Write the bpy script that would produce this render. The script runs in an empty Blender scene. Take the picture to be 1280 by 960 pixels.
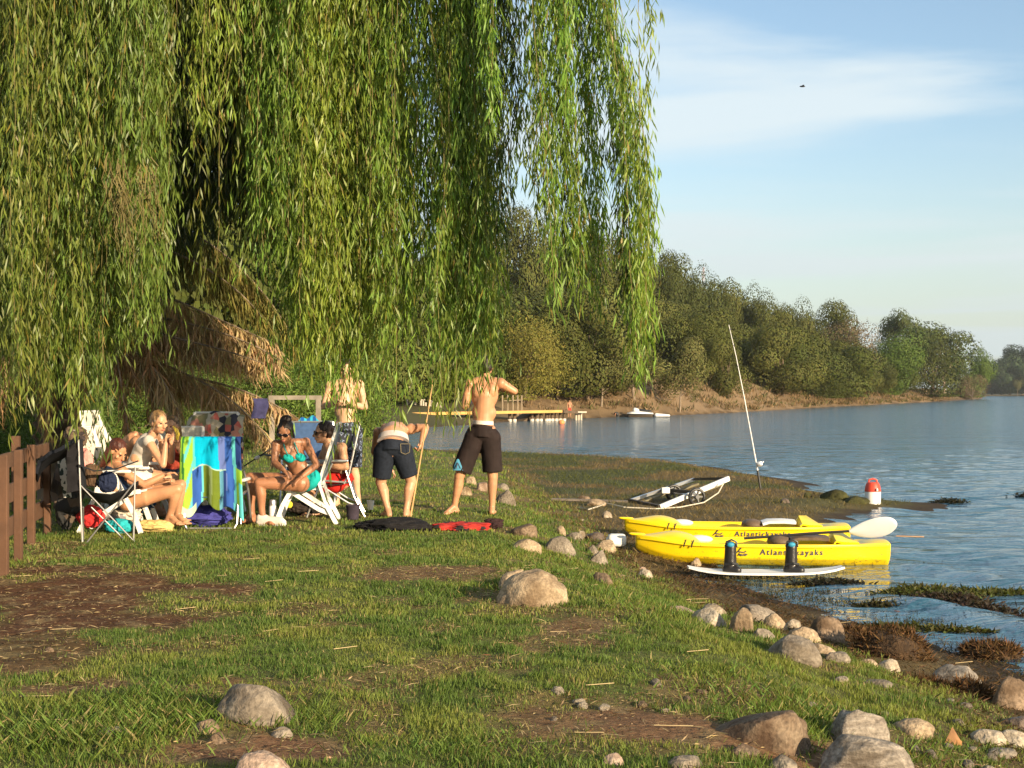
import bpy, bmesh, math, random
import numpy as np
from mathutils import Vector, Matrix
R = math.radians
scene = bpy.context.scene
COL = scene.collection
rng = np.random.default_rng(7)
random.seed(7)

F_PX, HX, HY, CAM_Z = 1758.0, 640.0, 491.0, 1.75

def P(x, y, D):
    """world point seen at photo pixel (x, y) at distance D"""
    return Vector(((x - HX) / F_PX * D, D, CAM_Z - (y - HY) / F_PX * D))

def G(x, y, z=0.0):
    """point of the level z seen at pixel (x, y)"""
    D = (CAM_Z - z) * F_PX / (y - HY)
    return Vector(((x - HX) / F_PX * D, D, z))

# ---------------------------------------------------------------- noise
_perm = np.random.default_rng(3).permutation(512).astype(np.int64)
_rnd = np.random.default_rng(4).random(512)
def _h(ix, iy, iz=0):
    return _rnd[_perm[(_perm[(_perm[ix & 511] + iy) & 511] + iz) & 511]]
def vnoise(x, y, z=None):
    x = np.asarray(x, float); y = np.asarray(y, float)
    z = np.zeros_like(x) if z is None else np.asarray(z, float)
    ix, iy, iz = np.floor(x).astype(np.int64), np.floor(y).astype(np.int64), np.floor(z).astype(np.int64)
    fx, fy, fz = x - ix, y - iy, z - iz
    fx, fy, fz = [f * f * (3 - 2 * f) for f in (fx, fy, fz)]
    r = 0
    for a in (0, 1):
        for b in (0, 1):
            for c in (0, 1):
                w = (fx if a else 1 - fx) * (fy if b else 1 - fy) * (fz if c else 1 - fz)
                r = r + w * _h(ix + a, iy + b, iz + c)
    return r
def fbm(x, y, z=None, o=4):
    s, a, t = 0, 0.5, 0
    z = np.zeros_like(np.asarray(x, float)) if z is None else z
    for i in range(o):
        s = s + a * vnoise(x * 2 ** i + 17 * i, y * 2 ** i + 5 * i, z * 2 ** i + 9 * i); t += a; a *= 0.5
    return s / t
def ss(a, b, x):
    t = np.clip((np.asarray(x, float) - a) / (b - a), 0, 1)
    return t * t * (3 - 2 * t)

def poly_sd(px, py, poly):
    """signed distance: positive outside the polygon"""
    px = np.asarray(px, float); py = np.asarray(py, float)
    d2 = np.full(px.shape, 1e18); inside = np.zeros(px.shape, bool)
    n = len(poly)
    for i in range(n):
        ax, ay = poly[i]; bx, by = poly[(i + 1) % n]
        ex, ey = bx - ax, by - ay
        t = np.clip(((px - ax) * ex + (py - ay) * ey) / (ex * ex + ey * ey + 1e-12), 0, 1)
        d2 = np.minimum(d2, (px - ax - t * ex) ** 2 + (py - ay - t * ey) ** 2)
        cond = ((ay > py) != (by > py)) & (px < (bx - ax) * (py - ay) / (by - ay + 1e-12) + ax)
        inside ^= cond
    d = np.sqrt(d2)
    return np.where(inside, -d, d)

# ---------------------------------------------------------------- materials
def new_mat(name):
    m = bpy.data.materials.new(name); m.use_nodes = True
    nt = m.node_tree
    return m, nt, nt.nodes['Principled BSDF'], nt.nodes['Material Output']
def mat(name, c, rough=0.7, var=0.18, scale=6.0, bump=0.15, bscale=40.0, metal=0.0, spec=0.4, c2=None, coat=0.0, bdist=0.01, sss=0.0, obj=True):
    m, nt, b, out = new_mat(name)
    N, L = nt.nodes, nt.links
    tc = N.new('ShaderNodeTexCoord')
    src = tc.outputs['Object']
    n1 = N.new('ShaderNodeTexNoise'); n1.inputs['Scale'].default_value = scale; n1.inputs['Detail'].default_value = 5
    L.new(src, n1.inputs['Vector'])
    mp = N.new('ShaderNodeMapRange'); mp.inputs[1].default_value = 0.3; mp.inputs[2].default_value = 0.7
    L.new(n1.outputs['Fac'], mp.inputs['Value'])
    mx = N.new('ShaderNodeMix'); mx.data_type = 'RGBA'
    c = tuple(c)
    lo = tuple(v * (1 - var) for v in c); hi = tuple(min(1, v * (1 + var)) for v in c)
    if c2: hi = c2; lo = c
    mx.inputs[6].default_value = (*lo, 1); mx.inputs[7].default_value = (*hi, 1)
    L.new(mp.outputs[0], mx.inputs[0]); L.new(mx.outputs[2], b.inputs['Base Color'])
    b.inputs['Roughness'].default_value = rough; b.inputs['Metallic'].default_value = metal
    b.inputs['Specular IOR Level'].default_value = spec
    b.inputs['Coat Weight'].default_value = coat
    if sss:
        b.inputs['Subsurface Weight'].default_value = sss
        b.inputs['Subsurface Radius'].default_value = (0.02, 0.008, 0.004)
        b.inputs['Subsurface Scale'].default_value = 0.5
    if bump:
        n2 = N.new('ShaderNodeTexNoise'); n2.inputs['Scale'].default_value = bscale; n2.inputs['Detail'].default_value = 4
        L.new(src, n2.inputs['Vector'])
        bp = N.new('ShaderNodeBump'); bp.inputs['Strength'].default_value = bump; bp.inputs['Distance'].default_value = bdist
        L.new(n2.outputs['Fac'], bp.inputs['Height']); L.new(bp.outputs[0], b.inputs['Normal'])
    return m
def leaf_mat(name, trans=0.35, rough=0.5, gain=1.0, spec=0.3):
    """colour comes from each leaf's own colour attribute"""
    m, nt, b, out = new_mat(name)
    N, L = nt.nodes, nt.links
    at = N.new('ShaderNodeAttribute'); at.attribute_name = 'Col'
    b.inputs['Roughness'].default_value = rough; b.inputs['Specular IOR Level'].default_value = spec
    L.new(at.outputs['Color'], b.inputs['Base Color'])
    tr = N.new('ShaderNodeBsdfTranslucent'); 
    mul = N.new('ShaderNodeMix'); mul.data_type = 'RGBA'; mul.blend_type = 'MULTIPLY'; mul.inputs[0].default_value = 1
    mul.inputs[7].default_value = (1.35 * gain, 1.25 * gain, 0.5 * gain, 1)
    L.new(at.outputs['Color'], mul.inputs[6]); L.new(mul.outputs[2], tr.inputs['Color'])
    ms = N.new('ShaderNodeMixShader'); ms.inputs[0].default_value = trans
    L.new(b.outputs[0], ms.inputs[1]); L.new(tr.outputs[0], ms.inputs[2]); L.new(ms.outputs[0], out.inputs['Surface'])
    return m

# ---------------------------------------------------------------- objects
def tag(o, label=None, cat=None, group=None, kind=None):
    if label: o['label'] = label
    if cat: o['category'] = cat
    if group: o['group'] = group
    if kind: o['kind'] = kind
    return o
def empty(name, loc, label=None, cat=None, group=None, rz=0.0):
    o = bpy.data.objects.new(name, None); COL.objects.link(o)
    o.location = loc; o.rotation_euler = (0, 0, rz); o.empty_display_size = 0.1
    return tag(o, label, cat, group)
def link(name, me, m=None, parent=None, world=True):
    o = bpy.data.objects.new(name, me); COL.objects.link(o)
    if m is not None and len(me.materials) == 0: me.materials.append(m)
    if parent is not None:
        o.parent = parent
        if world: o.matrix_parent_inverse = world_of(parent).inverted()
    return o
def world_of(o):
    M = o.matrix_basis.copy()
    while o.parent:
        M = o.parent.matrix_basis @ o.matrix_parent_inverse @ M; o = o.parent
    return M
def copy_tree(o, parent=None):
    c = o.copy(); COL.objects.link(c); c.parent = parent
    for ch in [x for x in o.children]: copy_tree(ch, c)
    return c

def fast_quads(name, V, nper=4, colors=None, smooth=False):
    """V: (n*nper,3) with every nper verts one face"""
    n = len(V) // nper
    me = bpy.data.meshes.new(name)
    me.vertices.add(len(V)); me.vertices.foreach_set('co', np.ascontiguousarray(V, dtype=np.float32).ravel())
    me.loops.add(n * nper); me.loops.foreach_set('vertex_index', np.arange(n * nper, dtype=np.int32))
    me.polygons.add(n); me.polygons.foreach_set('loop_start', (np.arange(n) * nper).astype(np.int32))
    if colors is not None:
        a = me.color_attributes.new('Col', 'FLOAT_COLOR', 'POINT')
        c = np.ones((len(V), 4), np.float32); c[:, :3] = np.repeat(colors, nper, axis=0) if len(colors) == n else colors
        a.data.foreach_set('color', c.ravel())
    me.update(calc_edges=True)
    return me
def grid_mesh(name, X, Y, Z, colors=None, smooth=True, flip=False):
    """2-D arrays of points -> quad grid"""
    r, c = X.shape
    V = np.stack([X, Y, Z], -1).reshape(-1, 3).astype(np.float32)
    i = np.arange(r - 1)[:, None] * c + np.arange(c - 1)[None, :]
    Fq = np.stack([i, i + 1, i + c + 1, i + c], -1).reshape(-1, 4).astype(np.int32)
    if flip: Fq = Fq[:, ::-1]
    me = bpy.data.meshes.new(name)
    me.vertices.add(len(V)); me.vertices.foreach_set('co', V.ravel())
    me.loops.add(Fq.size); me.loops.foreach_set('vertex_index', np.ascontiguousarray(Fq).ravel())
    me.polygons.add(len(Fq)); me.polygons.foreach_set('loop_start', (np.arange(len(Fq)) * 4).astype(np.int32))
    me.polygons.foreach_set('use_smooth', np.full(len(Fq), smooth))
    if colors is not None:
        a = me.color_attributes.new('Col', 'FLOAT_COLOR', 'POINT')
        cc = np.ones((len(V), 4), np.float32); cc[:, :3] = colors.reshape(-1, 3)
        a.data.foreach_set('color', cc.ravel())
    me.update(calc_edges=True)
    return me

def frame_of(d):
    d = Vector(d).normalized()
    u = Vector((0, 0, 1)) if abs(d.z) < 0.9 else Vector((1, 0, 0))
    a = d.cross(u).normalized(); b = a.cross(d).normalized()
    return a, b, d

class MB:
    """collects shapes into one mesh"""
    def __init__(s): s.V = []; s.F = []
    def add(s, V, F):
        o = len(s.V); s.V += [tuple(v) for v in V]; s.F += [tuple(i + o for i in f) for f in F]; return s
    def box(s, c, size, rot=None, taper=1.0):
        c = Vector(c); hx, hy, hz = [v / 2 for v in size]
        M = rot if rot is not None else Matrix.Identity(3)
        V = []
        for z in (-1, 1):
            k = taper if z > 0 else 1
            for x, y in ((-1, -1), (1, -1), (1, 1), (-1, 1)): V.append(c + M @ Vector((x * hx * k, y * hy * k, z * hz)))
        return s.add(V, [(0, 3, 2, 1), (4, 5, 6, 7), (0, 1, 5, 4), (1, 2, 6, 5), (2, 3, 7, 6), (3, 0, 4, 7)])
    def bar(s, a, b, w, h=None, up=None):
        """rectangular bar between two points"""
        a, b = Vector(a), Vector(b); h = h or w; d = (b - a)
        L = d.length; d.normalize()
        u = Vector(up) if up else (Vector((0, 0, 1)) if abs(d.z) < 0.95 else Vector((0, 1, 0)))
        sx = d.cross(u).normalized(); uz = sx.cross(d).normalized()
        M = Matrix((sx, d, uz)).transposed()
        return s.box((a + b) / 2, (w, L, h), M)
    def tube(s, pts, r, n=10, cap=True, sc=(1, 1)):
        pts = [Vector(p) for p in pts]; m = len(pts)
        rs = list(r) if hasattr(r, '__len__') else [r] * m
        V = []; F = []
        t = (pts[1] - pts[0]).normalized(); a, b, _ = frame_of(t)
        for i in range(m):
            t = (pts[min(i + 1, m - 1)] - pts[max(i - 1, 0)])
            if t.length < 1e-9: t = Vector((0, 0, 1))
            t.normalize()
            a = (a - t * a.dot(t)).normalized(); b = t.cross(a).normalized()
            for k in range(n):
                q = 2 * math.pi * k / n
                V.append(pts[i] + (a * math.cos(q) * sc[0] + b * math.sin(q) * sc[1]) * rs[i])
        for i in range(m - 1):
            for k in range(n): F.append((i * n + k, i * n + (k + 1) % n, (i + 1) * n + (k + 1) % n, (i + 1) * n + k))
        if cap: F.append(tuple(range(n - 1, -1, -1))); F.append(tuple((m - 1) * n + k for k in range(n)))
        return s.add(V, F)
    def capsule(s, a, b, ra, rb, n=14):
        a, b = Vector(a), Vector(b); d = b - a
        if d.length < 1e-6: d = Vector((0, 0, 1e-4))
        d = d.normalized(); pts = []; rs = []
        for q in (89, 65, 40, 18, 0): pts.append(a - d * ra * math.sin(R(q))); rs.append(ra * math.cos(R(q)))
        for q in (0, 18, 40, 65, 89): pts.append(b + d * rb * math.sin(R(q))); rs.append(rb * math.cos(R(q)))
        return s.tube(pts, rs, n)
    def ell(s, c, r, M=None, n=16, m=10):
        c = Vector(c); M = M or Matrix.Identity(3); V = []; F = []
        if not hasattr(r, '__len__'): r = (r, r, r)
        for i in range(1, m):
            th = math.pi * i / m
            for k in range(n):
                q = 2 * math.pi * k / n
                V.append(c + M @ Vector((r[0] * math.sin(th) * math.cos(q), r[1] * math.sin(th) * math.sin(q), r[2] * math.cos(th))))
        t = len(V); V.append(c + M @ Vector((0, 0, r[2]))); V.append(c + M @ Vector((0, 0, -r[2])))
        for i in range(m - 2):
            for k in range(n): F.append((i * n + k, (i + 1) * n + k, (i + 1) * n + (k + 1) % n, i * n + (k + 1) % n))
        for k in range(n):
            F.append((t, k, (k + 1) % n)); F.append((t + 1, (m - 2) * n + (k + 1) % n, (m - 2) * n + k))
        return s.add(V, F)
    def lathe(s, c, prof, n=24, M=None):
        """prof: list of (radius, z)"""
        c = Vector(c); M = M or Matrix.Identity(3); V = []; F = []
        for r, z in prof:
            for k in range(n):
                q = 2 * math.pi * k / n; V.append(c + M @ Vector((max(r, 1e-4) * math.cos(q), max(r, 1e-4) * math.sin(q), z)))
        for i in range(len(prof) - 1):
            for k in range(n): F.append((i * n + k, i * n + (k + 1) % n, (i + 1) * n + (k + 1) % n, (i + 1) * n + k))
        F.append(tuple(range(n - 1, -1, -1))); F.append(tuple((len(prof) - 1) * n + k for k in range(n)))
        return s.add(V, F)
    def sheet(s, pts, th=0.006):
        """pts[r][c] grid -> closed slab"""
        r, c = len(pts), len(pts[0]); P0 = [[Vector(p) for p in row] for row in pts]
        V = []; 
        N = []
        for i in range(r):
            for j in range(c):
                du = P0[min(i + 1, r - 1)][j] - P0[max(i - 1, 0)][j]; dv = P0[i][min(j + 1, c - 1)] - P0[i][max(j - 1, 0)]
                nn = du.cross(dv); nn = nn.normalized() if nn.length > 1e-12 else Vector((0, 0, 1)); N.append(nn)
        for sg in (1, -1):
            k = 0
            for i in range(r):
                for j in range(c): V.append(P0[i][j] + N[k] * th / 2 * sg); k += 1
        F = []; o = r * c
        for i in range(r - 1):
            for j in range(c - 1):
                a, b, d, e = i * c + j, i * c + j + 1, (i + 1) * c + j + 1, (i + 1) * c + j
                F.append((e, d, b, a)); F.append((o + a, o + b, o + d, o + e))
        def side(a, b): F.append((a, b, o + b, o + a))
        for j in range(c - 1): side(j, j + 1); side((r - 1) * c + j + 1, (r - 1) * c + j)
        for i in range(r - 1): side((i + 1) * c, i * c); side(i * c + c - 1, (i + 1) * c + c - 1)
        return s.add(V, F)
    def mesh(s, name, smooth=35):
        me = bpy.data.meshes.new(name); me.from_pydata(s.V, [], s.F); me.update()
        bm = bmesh.new(); bm.from_mesh(me); bmesh.ops.recalc_face_normals(bm, faces=bm.faces); bm.to_mesh(me); bm.free()
        if smooth is not None:
            me.shade_smooth(); me.set_sharp_from_angle(angle=R(smooth))
        return me
    def build(s, name, m, parent=None, smooth=35, bevel=0.0):
        me = s.mesh(name, smooth); o = link(name, me, m, parent)
        if bevel:
            bv = o.modifiers.new('bevel', 'BEVEL'); bv.width = bevel; bv.segments = 2; bv.limit_method = 'ANGLE'
        return o
    def blob(s, name, m, parent=None, voxel=0.007, smooth=5, disp=None):
        """one continuous surface out of overlapping closed pieces"""
        me = s.mesh('tmp', None); o = bpy.data.objects.new('tmp', me); COL.objects.link(o)
        rm = o.modifiers.new('r', 'REMESH'); rm.mode = 'VOXEL'; rm.voxel_size = voxel
        if smooth:
            sm = o.modifiers.new('s', 'SMOOTH'); sm.iterations = smooth; sm.factor = 0.5
        dg = bpy.context.evaluated_depsgraph_get(); dg.update()
        me2 = bpy.data.meshes.new_from_object(o.evaluated_get(dg)); me2.name = name
        bpy.data.objects.remove(o); bpy.data.meshes.remove(me)
        if disp is not None:
            n = len(me2.vertices); co = np.empty(n * 3, np.float32); me2.vertices.foreach_get('co', co); co = co.reshape(-1, 3)
            no = np.empty(n * 3, np.float32); me2.vertices.foreach_get('normal', no); no = no.reshape(-1, 3)
            d = disp(co); me2.vertices.foreach_set('co', (co + no * d[:, None]).astype(np.float32).ravel())
        me2.shade_smooth(); me2.materials.clear()
        return link(name, me2, m, parent)

def rotM(rx=0, ry=0, rz=0):
    return (Matrix.Rotation(rz, 3, 'Z') @ Matrix.Rotation(ry, 3, 'Y') @ Matrix.Rotation(rx, 3, 'X'))
def basis(x, y, z): return Matrix((Vector(x), Vector(y), Vector(z))).transposed()
# ================================================================ camera, light, sky
cam = bpy.data.cameras.new('camera'); cam_o = bpy.data.objects.new('camera', cam); COL.objects.link(cam_o)
cam.sensor_width = 36.0; cam.lens = F_PX / 1280 * 36.0; cam.shift_y = (HY - 480) / 1280
cam.clip_end = 6000; cam.clip_start = 0.1
cam_o.location = (0, 0, CAM_Z); cam_o.rotation_euler = (R(90), 0, 0)
scene.camera = cam_o

SUN_EL, SUN_AZ = 14.5, 139.0      # azimuth clockwise from +Y (the view direction): behind and to the right
sd_ = Vector((math.sin(R(SUN_AZ)) * math.cos(R(SUN_EL)), math.cos(R(SUN_AZ)) * math.cos(R(SUN_EL)), math.sin(R(SUN_EL))))
sl = bpy.data.lights.new('sun', 'SUN'); sl.energy = 5.0; sl.angle = R(0.5); sl.color = (1.0, 0.80, 0.54)
so = bpy.data.objects.new('sun', sl); COL.objects.link(so)
so.rotation_euler = (-sd_).to_track_quat('-Z', 'Y').to_euler(); so.location = sd_ * 60

w = bpy.data.worlds.new('World'); scene.world = w; w.use_nodes = True
nt = w.node_tree; N, L = nt.nodes, nt.links
bg = N['Background']; bg.inputs['Strength'].default_value = 0.11
sky = N.new('ShaderNodeTexSky'); sky.sky_type = 'NISHITA'; sky.sun_disc = False
sky.sun_elevation = R(SUN_EL); sky.sun_rotation = R(SUN_AZ); sky.air_density = 1.0; sky.dust_density = 1.0; sky.ozone_density = 1.5
tc = N.new('ShaderNodeTexCoord'); sx = N.new('ShaderNodeSeparateXYZ'); rmp = N.new('ShaderNodeMapping'); rmp.inputs['Rotation'].default_value = (0, 0, R(13)); L.new(tc.outputs['Generated'], rmp.inputs['Vector']); L.new(rmp.outputs[0], sx.inputs[0])
# thin streaky clouds: direction projected on a flat layer
mz = N.new('ShaderNodeMath'); mz.operation = 'MAXIMUM'; mz.inputs[1].default_value = 0.0; L.new(sx.outputs['Z'], mz.inputs[0])
ad = N.new('ShaderNodeMath'); ad.operation = 'ADD'; ad.inputs[1].default_value = 0.09; L.new(mz.outputs[0], ad.inputs[0])
dx = N.new('ShaderNodeMath'); dx.operation = 'DIVIDE'; L.new(sx.outputs['X'], dx.inputs[0]); L.new(ad.outputs[0], dx.inputs[1])
dy = N.new('ShaderNodeMath'); dy.operation = 'DIVIDE'; L.new(sx.outputs['Y'], dy.inputs[0]); L.new(ad.outputs[0], dy.inputs[1])
cx = N.new('ShaderNodeCombineXYZ'); L.new(dx.outputs[0], cx.inputs[0]); L.new(dy.outputs[0], cx.inputs[1])
mpn = N.new('ShaderNodeMapping'); mpn.inputs['Location'].default_value = (3.1, 6.6, 0); mpn.inputs['Rotation'].default_value = (0, 0, R(-25)); mpn.inputs['Scale'].default_value = (0.42, 0.85, 1)
L.new(cx.outputs[0], mpn.inputs['Vector'])
cn = N.new('ShaderNodeTexNoise'); cn.inputs['Scale'].default_value = 1.0; cn.inputs['Detail'].default_value = 7; cn.inputs['Roughness'].default_value = 0.5; cn.inputs['Distortion'].default_value = 0.4
L.new(mpn.outputs[0], cn.inputs['Vector'])
cr = N.new('ShaderNodeMapRange'); cr.interpolation_type = 'SMOOTHSTEP'; cr.inputs[1].default_value = 0.44; cr.inputs[2].default_value = 0.60; cr.inputs[4].default_value = 0.85
L.new(cn.outputs['Fac'], cr.inputs['Value'])
cm = N.new('ShaderNodeMix'); cm.data_type = 'RGBA'; cm.inputs[7].default_value = (3.9, 4.4, 4.6, 1)
L.new(cr.outputs[0], cm.inputs[0]); L.new(sky.outputs[0], cm.inputs[6]); 
hz = N.new('ShaderNodeMapRange'); hz.interpolation_type = 'SMOOTHSTEP'; hz.inputs[1].default_value = -0.02; hz.inputs[2].default_value = 0.20; hz.inputs[3].default_value = 0.80; hz.inputs[4].default_value = 0.0; L.new(sx.outputs['Z'], hz.inputs['Value'])
hm = N.new('ShaderNodeMix'); hm.data_type = 'RGBA'; hm.inputs[7].default_value = (3.0, 3.35, 3.3, 1); L.new(hz.outputs[0], hm.inputs[0]); L.new(cm.outputs[2], hm.inputs[6]); L.new(hm.outputs[2], bg.inputs['Color'])

vs = scene.view_settings; vs.view_transform = 'Standard'; vs.look = 'None'; vs.gamma = 1; vs.exposure = 0.92; vs.use_curve_mapping = False
scene.cycles.max_bounces = 6; scene.cycles.transparent_max_bounces = 8
scene.cycles.diffuse_bounces = 3; scene.cycles.glossy_bounces = 3; scene.cycles.transmission_bounces = 4
scene.cycles.use_denoising = True
scene.cycles.volume_bounces = 0

# ================================================================ terrain
def gz(x, y, z=0.0):
    g = G(x, y, z); return (g.x, g.y)
shore = [(60.0, -60.0), (9.0, -14.0), (5.0, 2.0), (3.6, 6.2), gz(1290, 862), gz(1240, 832), gz(1180, 806), gz(1130, 790), gz(1060, 775), gz(1010, 762), gz(965, 752), gz(915, 738), gz(880, 722),
         gz(905, 708), gz(960, 700), gz(1010, 694), gz(1030, 676), gz(1040, 655), gz(1075, 643), gz(1120, 638), gz(1172, 633), gz(1165, 629), gz(1120, 627), gz(1060, 622), gz(1018, 613), gz(1010, 605),
         gz(960, 597), gz(905, 587), gz(860, 580), gz(800, 575), gz(720, 571), gz(640, 568), gz(570, 566), gz(520, 560), gz(497, 549), gz(500, 540), gz(530, 534.5), gz(580, 532),
         gz(640, 527), gz(700, 524), gz(780, 521.5), gz(860, 519), gz(950, 514.5), gz(1040, 509), gz(1120, 505), gz(1180, 501.8), gz(1222, 499), gz(1233, 497.6), gz(1226, 496.4), gz(1212, 495.6),
         (240.0, 760.0), (420.0, 752.0), (800.0, 770.0), (2400.0, 700.0), (2400.0, -60.0)]
_bk = [(1330, 1100), (1225, 905), (1120, 852), (1040, 818), (955, 792), (880, 766), (822, 728), (775, 695), (728, 658), (680, 624), (652, 604), (636, 588), (590, 578), (520, 572), (480, 562), (470, 552), (470, 548)]
lawn = [gz(x, y, 0.12) for x, y in _bk]
lawn = [(3.2, -60.0)] + lawn + [(-12.0, 70.0), (-600.0, 300.0), (-600.0, -60.0)]

def tpx(X, Y): return HX + F_PX * X / np.maximum(Y, 1.0)
def terrain(X, Y, detail=True):
    X = np.asarray(X, float); Y = np.asarray(Y, float)
    sd = poly_sd(X, Y, shore); sl_ = -poly_sd(X, Y, lawn)
    jit = (fbm(X * 1.3, Y * 1.3) - 0.5)
    sdj = sd + jit * 0.35 * ss(0, 40, 40 - Y)
    z = np.where(sdj > 0, 0.11 * ss(0, 1.3, sdj) + 0.01 * ss(0, .2, sdj), -0.16 * ss(0, 1.3, -sdj) - 0.5 * ss(1, 8, -sdj))
    near = z + 0.31 * ss(-0.35, 1.5, sl_ + jit * 0.4)
    xx = tpx(X, Y)
    bankH = np.interp(xx, [300, 560, 700, 800, 900, 960, 1010, 1100, 1200, 1240, 1300], [1.0, 1.0, 2.0, 3.2, 3.4, 2.6, 1.5, 1.8, 2.6, 2.6, 1.0])
    H = np.interp(xx, [-300, 560, 640, 820, 900, 1000, 1100, 1190, 1240], [22, 23, 22, 13.5, 10.5, 7.0, 3.2, 0.8, 0.2])
    jf = (fbm(X * 0.11, Y * 0.11) - 0.5) * 2
    far = np.where(sd > 0, bankH * ss(0, 8, sd + jf * 1.5) + H * ss(6, 110, sd) + jf * 0.9 * ss(2, 14, sd), -1.5)
    far = np.where(Y > 690, np.where(sd > 0, 0.6 * ss(0, 10, sd), -1.5), far)
    k = ss(52, 66, Y)
    z = near * (1 - k) + far * k
    if detail:
        z = z + (fbm(X * 0.7, Y * 0.7) - 0.5) * 0.06 * ss(0.0, 1.0, sd) * ss(0, 1, 60 - Y) + (fbm(X * 5, Y * 5) - 0.5) * 0.035 * ss(-0.3, 0.5, sd) * ss(0, 10, 30 - Y)
    return z, sd, sl_
def ground_z(x, y): return float(terrain(np.array([x]), np.array([y]))[0][0])

def axis(lo, f0, f1, hi, step, g):
    a = list(np.arange(f0, f1, step)); s = step; v = a[-1]
    while v < hi: s *= g; v += s; a.append(v)
    s = step; v = a[0]; b = []
    while v > lo: s *= g; v -= s; b.append(v)
    return np.array(b[::-1] + a)

def px_of(X, Y, z=0.42):
    Yc = np.maximum(Y, 0.5)
    return HX + F_PX * X / Yc, HY + (CAM_Z - z) * F_PX / Yc
DIRT = [(90, 748, 190, 50, 1), (20, 800, 110, 60, .8), (540, 722, 100, 14, .8), (705, 792, 85, 22, .8), (320, 940, 150, 26, 1), (60, 868, 110, 16, .8), (800, 915, 190, 45, .95), (900, 868, 120, 22, .6),
        (560, 790, 60, 10, .5), (290, 860, 30, 12, .8), (470, 915, 60, 16, .5), (620, 745, 50, 12, .5), (1050, 925, 170, 50, .9), (1200, 940, 140, 50, 1), (700, 880, 90, 14, .5), (560, 660, 60, 5, .4), (60, 690, 60, 8, .5), (620, 612, 60, 8, .6)]
def dirt_mask(X, Y):
    px, py = px_of(X, Y); d = np.zeros_like(px)
    j = (fbm(X * 2.2, Y * 2.2) - 0.5) * 1.7
    for cx_, cy_, rx, ry, s in DIRT:
        q = np.sqrt(((px - cx_) / rx) ** 2 + ((py - cy_) / ry) ** 2) + j
        d = np.maximum(d, s * (1 - ss(0.55, 1.15, q)))
    sp = ss(0.62, 0.72, fbm(X * 1.9 + 40, Y * 1.9)) * 0.5
    return np.maximum(d, sp)

xs = axis(-700, -7.0, 7.0, 900, 0.04, 1.028)
ys = axis(-60, 4.2, 18.0, 1500, 0.04, 1.022)
GX, GY = np.meshgrid(xs, ys)
GZ, SD, SL = terrain(GX, GY)
def lerp(a, b, t): return a + (b - a) * t[..., None]
c_grass = np.array((0.105, 0.115, 0.030)); c_mulch = np.array((0.10, 0.045, 0.020)); c_soil = np.array((0.19, 0.10, 0.05)); c_straw = np.array((0.22, 0.155, 0.075))
c_wet = np.array((0.045, 0.030, 0.016)); c_marsh = np.array((0.115, 0.082, 0.034)); c_marsh2 = np.array((0.065, 0.070, 0.022)); c_bank = np.array((0.20, 0.135, 0.072)); c_hill = np.array((0.075, 0.070, 0.028))
f1 = fbm(GX * 3, GY * 3); f2 = fbm(GX * 0.9 + 9, GY * 0.9); f3 = fbm(GX * 9, GY * 9 + 5)
C = np.broadcast_to(c_grass, GX.shape + (3,)).copy()
C = C * (0.75 + 0.5 * f1[..., None])
dm = dirt_mask(GX, GY); PXX, PYY = px_of(GX, GY)
soilc = lerp(np.broadcast_to(c_soil, C.shape), np.broadcast_to(c_mulch, C.shape), (1 - ss(250, 480, PXX)) * (1 - ss(820, 870, PYY)))
soilc = lerp(soilc, np.broadcast_to(c_straw, C.shape), ss(0.58, 0.70, f3) * 0.7)
C = lerp(C, soilc, dm)
low = 1 - ss(-0.2, 1.0, SL)
marsh = lerp(np.broadcast_to(c_marsh, C.shape), np.broadcast_to(c_marsh2, C.shape), ss(0.42, 0.60, f2) * ss(17, 24, GY))
marsh = marsh * (0.7 + 0.6 * f1[..., None])
C = lerp(C, marsh, low)
C = lerp(C, np.broadcast_to(c_wet, C.shape), 1 - ss(0.0, 0.7, SD + (f1 - .5) * 0.8))
kf = ss(52, 66, GY)
fh = fbm(GX * 0.15, GY * 0.15); fh2 = fbm(GX * 0.8, GY * 0.8)
C_far = lerp(np.broadcast_to(c_bank, C.shape) * (0.6 + 0.8 * fh2[..., None]), np.broadcast_to(c_hill, C.shape), ss(7, 16, SD + (fh - .5) * 12))
C_far = lerp(C_far, np.broadcast_to(c_hill, C.shape), 1 - ss(540, 680, tpx(GX, GY)))
C_far = lerp(C_far, np.broadcast_to(c_wet * 1.6, C.shape), 1 - ss(0.2, 1.2, SD))
C = lerp(C, C_far, kf)
me = grid_mesh('ground', GX, GY, GZ, C)
m, nt, b, out = new_mat('ground'); N, L = nt.nodes, nt.links
at = N.new('ShaderNodeAttribute'); at.attribute_name = 'Col'
tc = N.new('ShaderNodeTexCoord')
n1 = N.new('ShaderNodeTexNoise'); n1.inputs['Scale'].default_value = 28; n1.inputs['Detail'].default_value = 6; n1.inputs['Roughness'].default_value = 0.7; L.new(tc.outputs['Object'], n1.inputs['Vector'])
mr = N.new('ShaderNodeMapRange'); mr.inputs[1].default_value = 0.3; mr.inputs[2].default_value = 0.7; mr.inputs[3].default_value = 0.5; mr.inputs[4].default_value = 1.5; L.new(n1.outputs['Fac'], mr.inputs['Value'])
mu = N.new('ShaderNodeVectorMath'); mu.operation = 'SCALE'; L.new(at.outputs['Color'], mu.inputs[0]); L.new(mr.outputs[0], mu.inputs['Scale'])
L.new(mu.outputs[0], b.inputs['Base Color']); b.inputs['Roughness'].default_value = 0.9; b.inputs['Specular IOR Level'].default_value = 0.2
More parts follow.
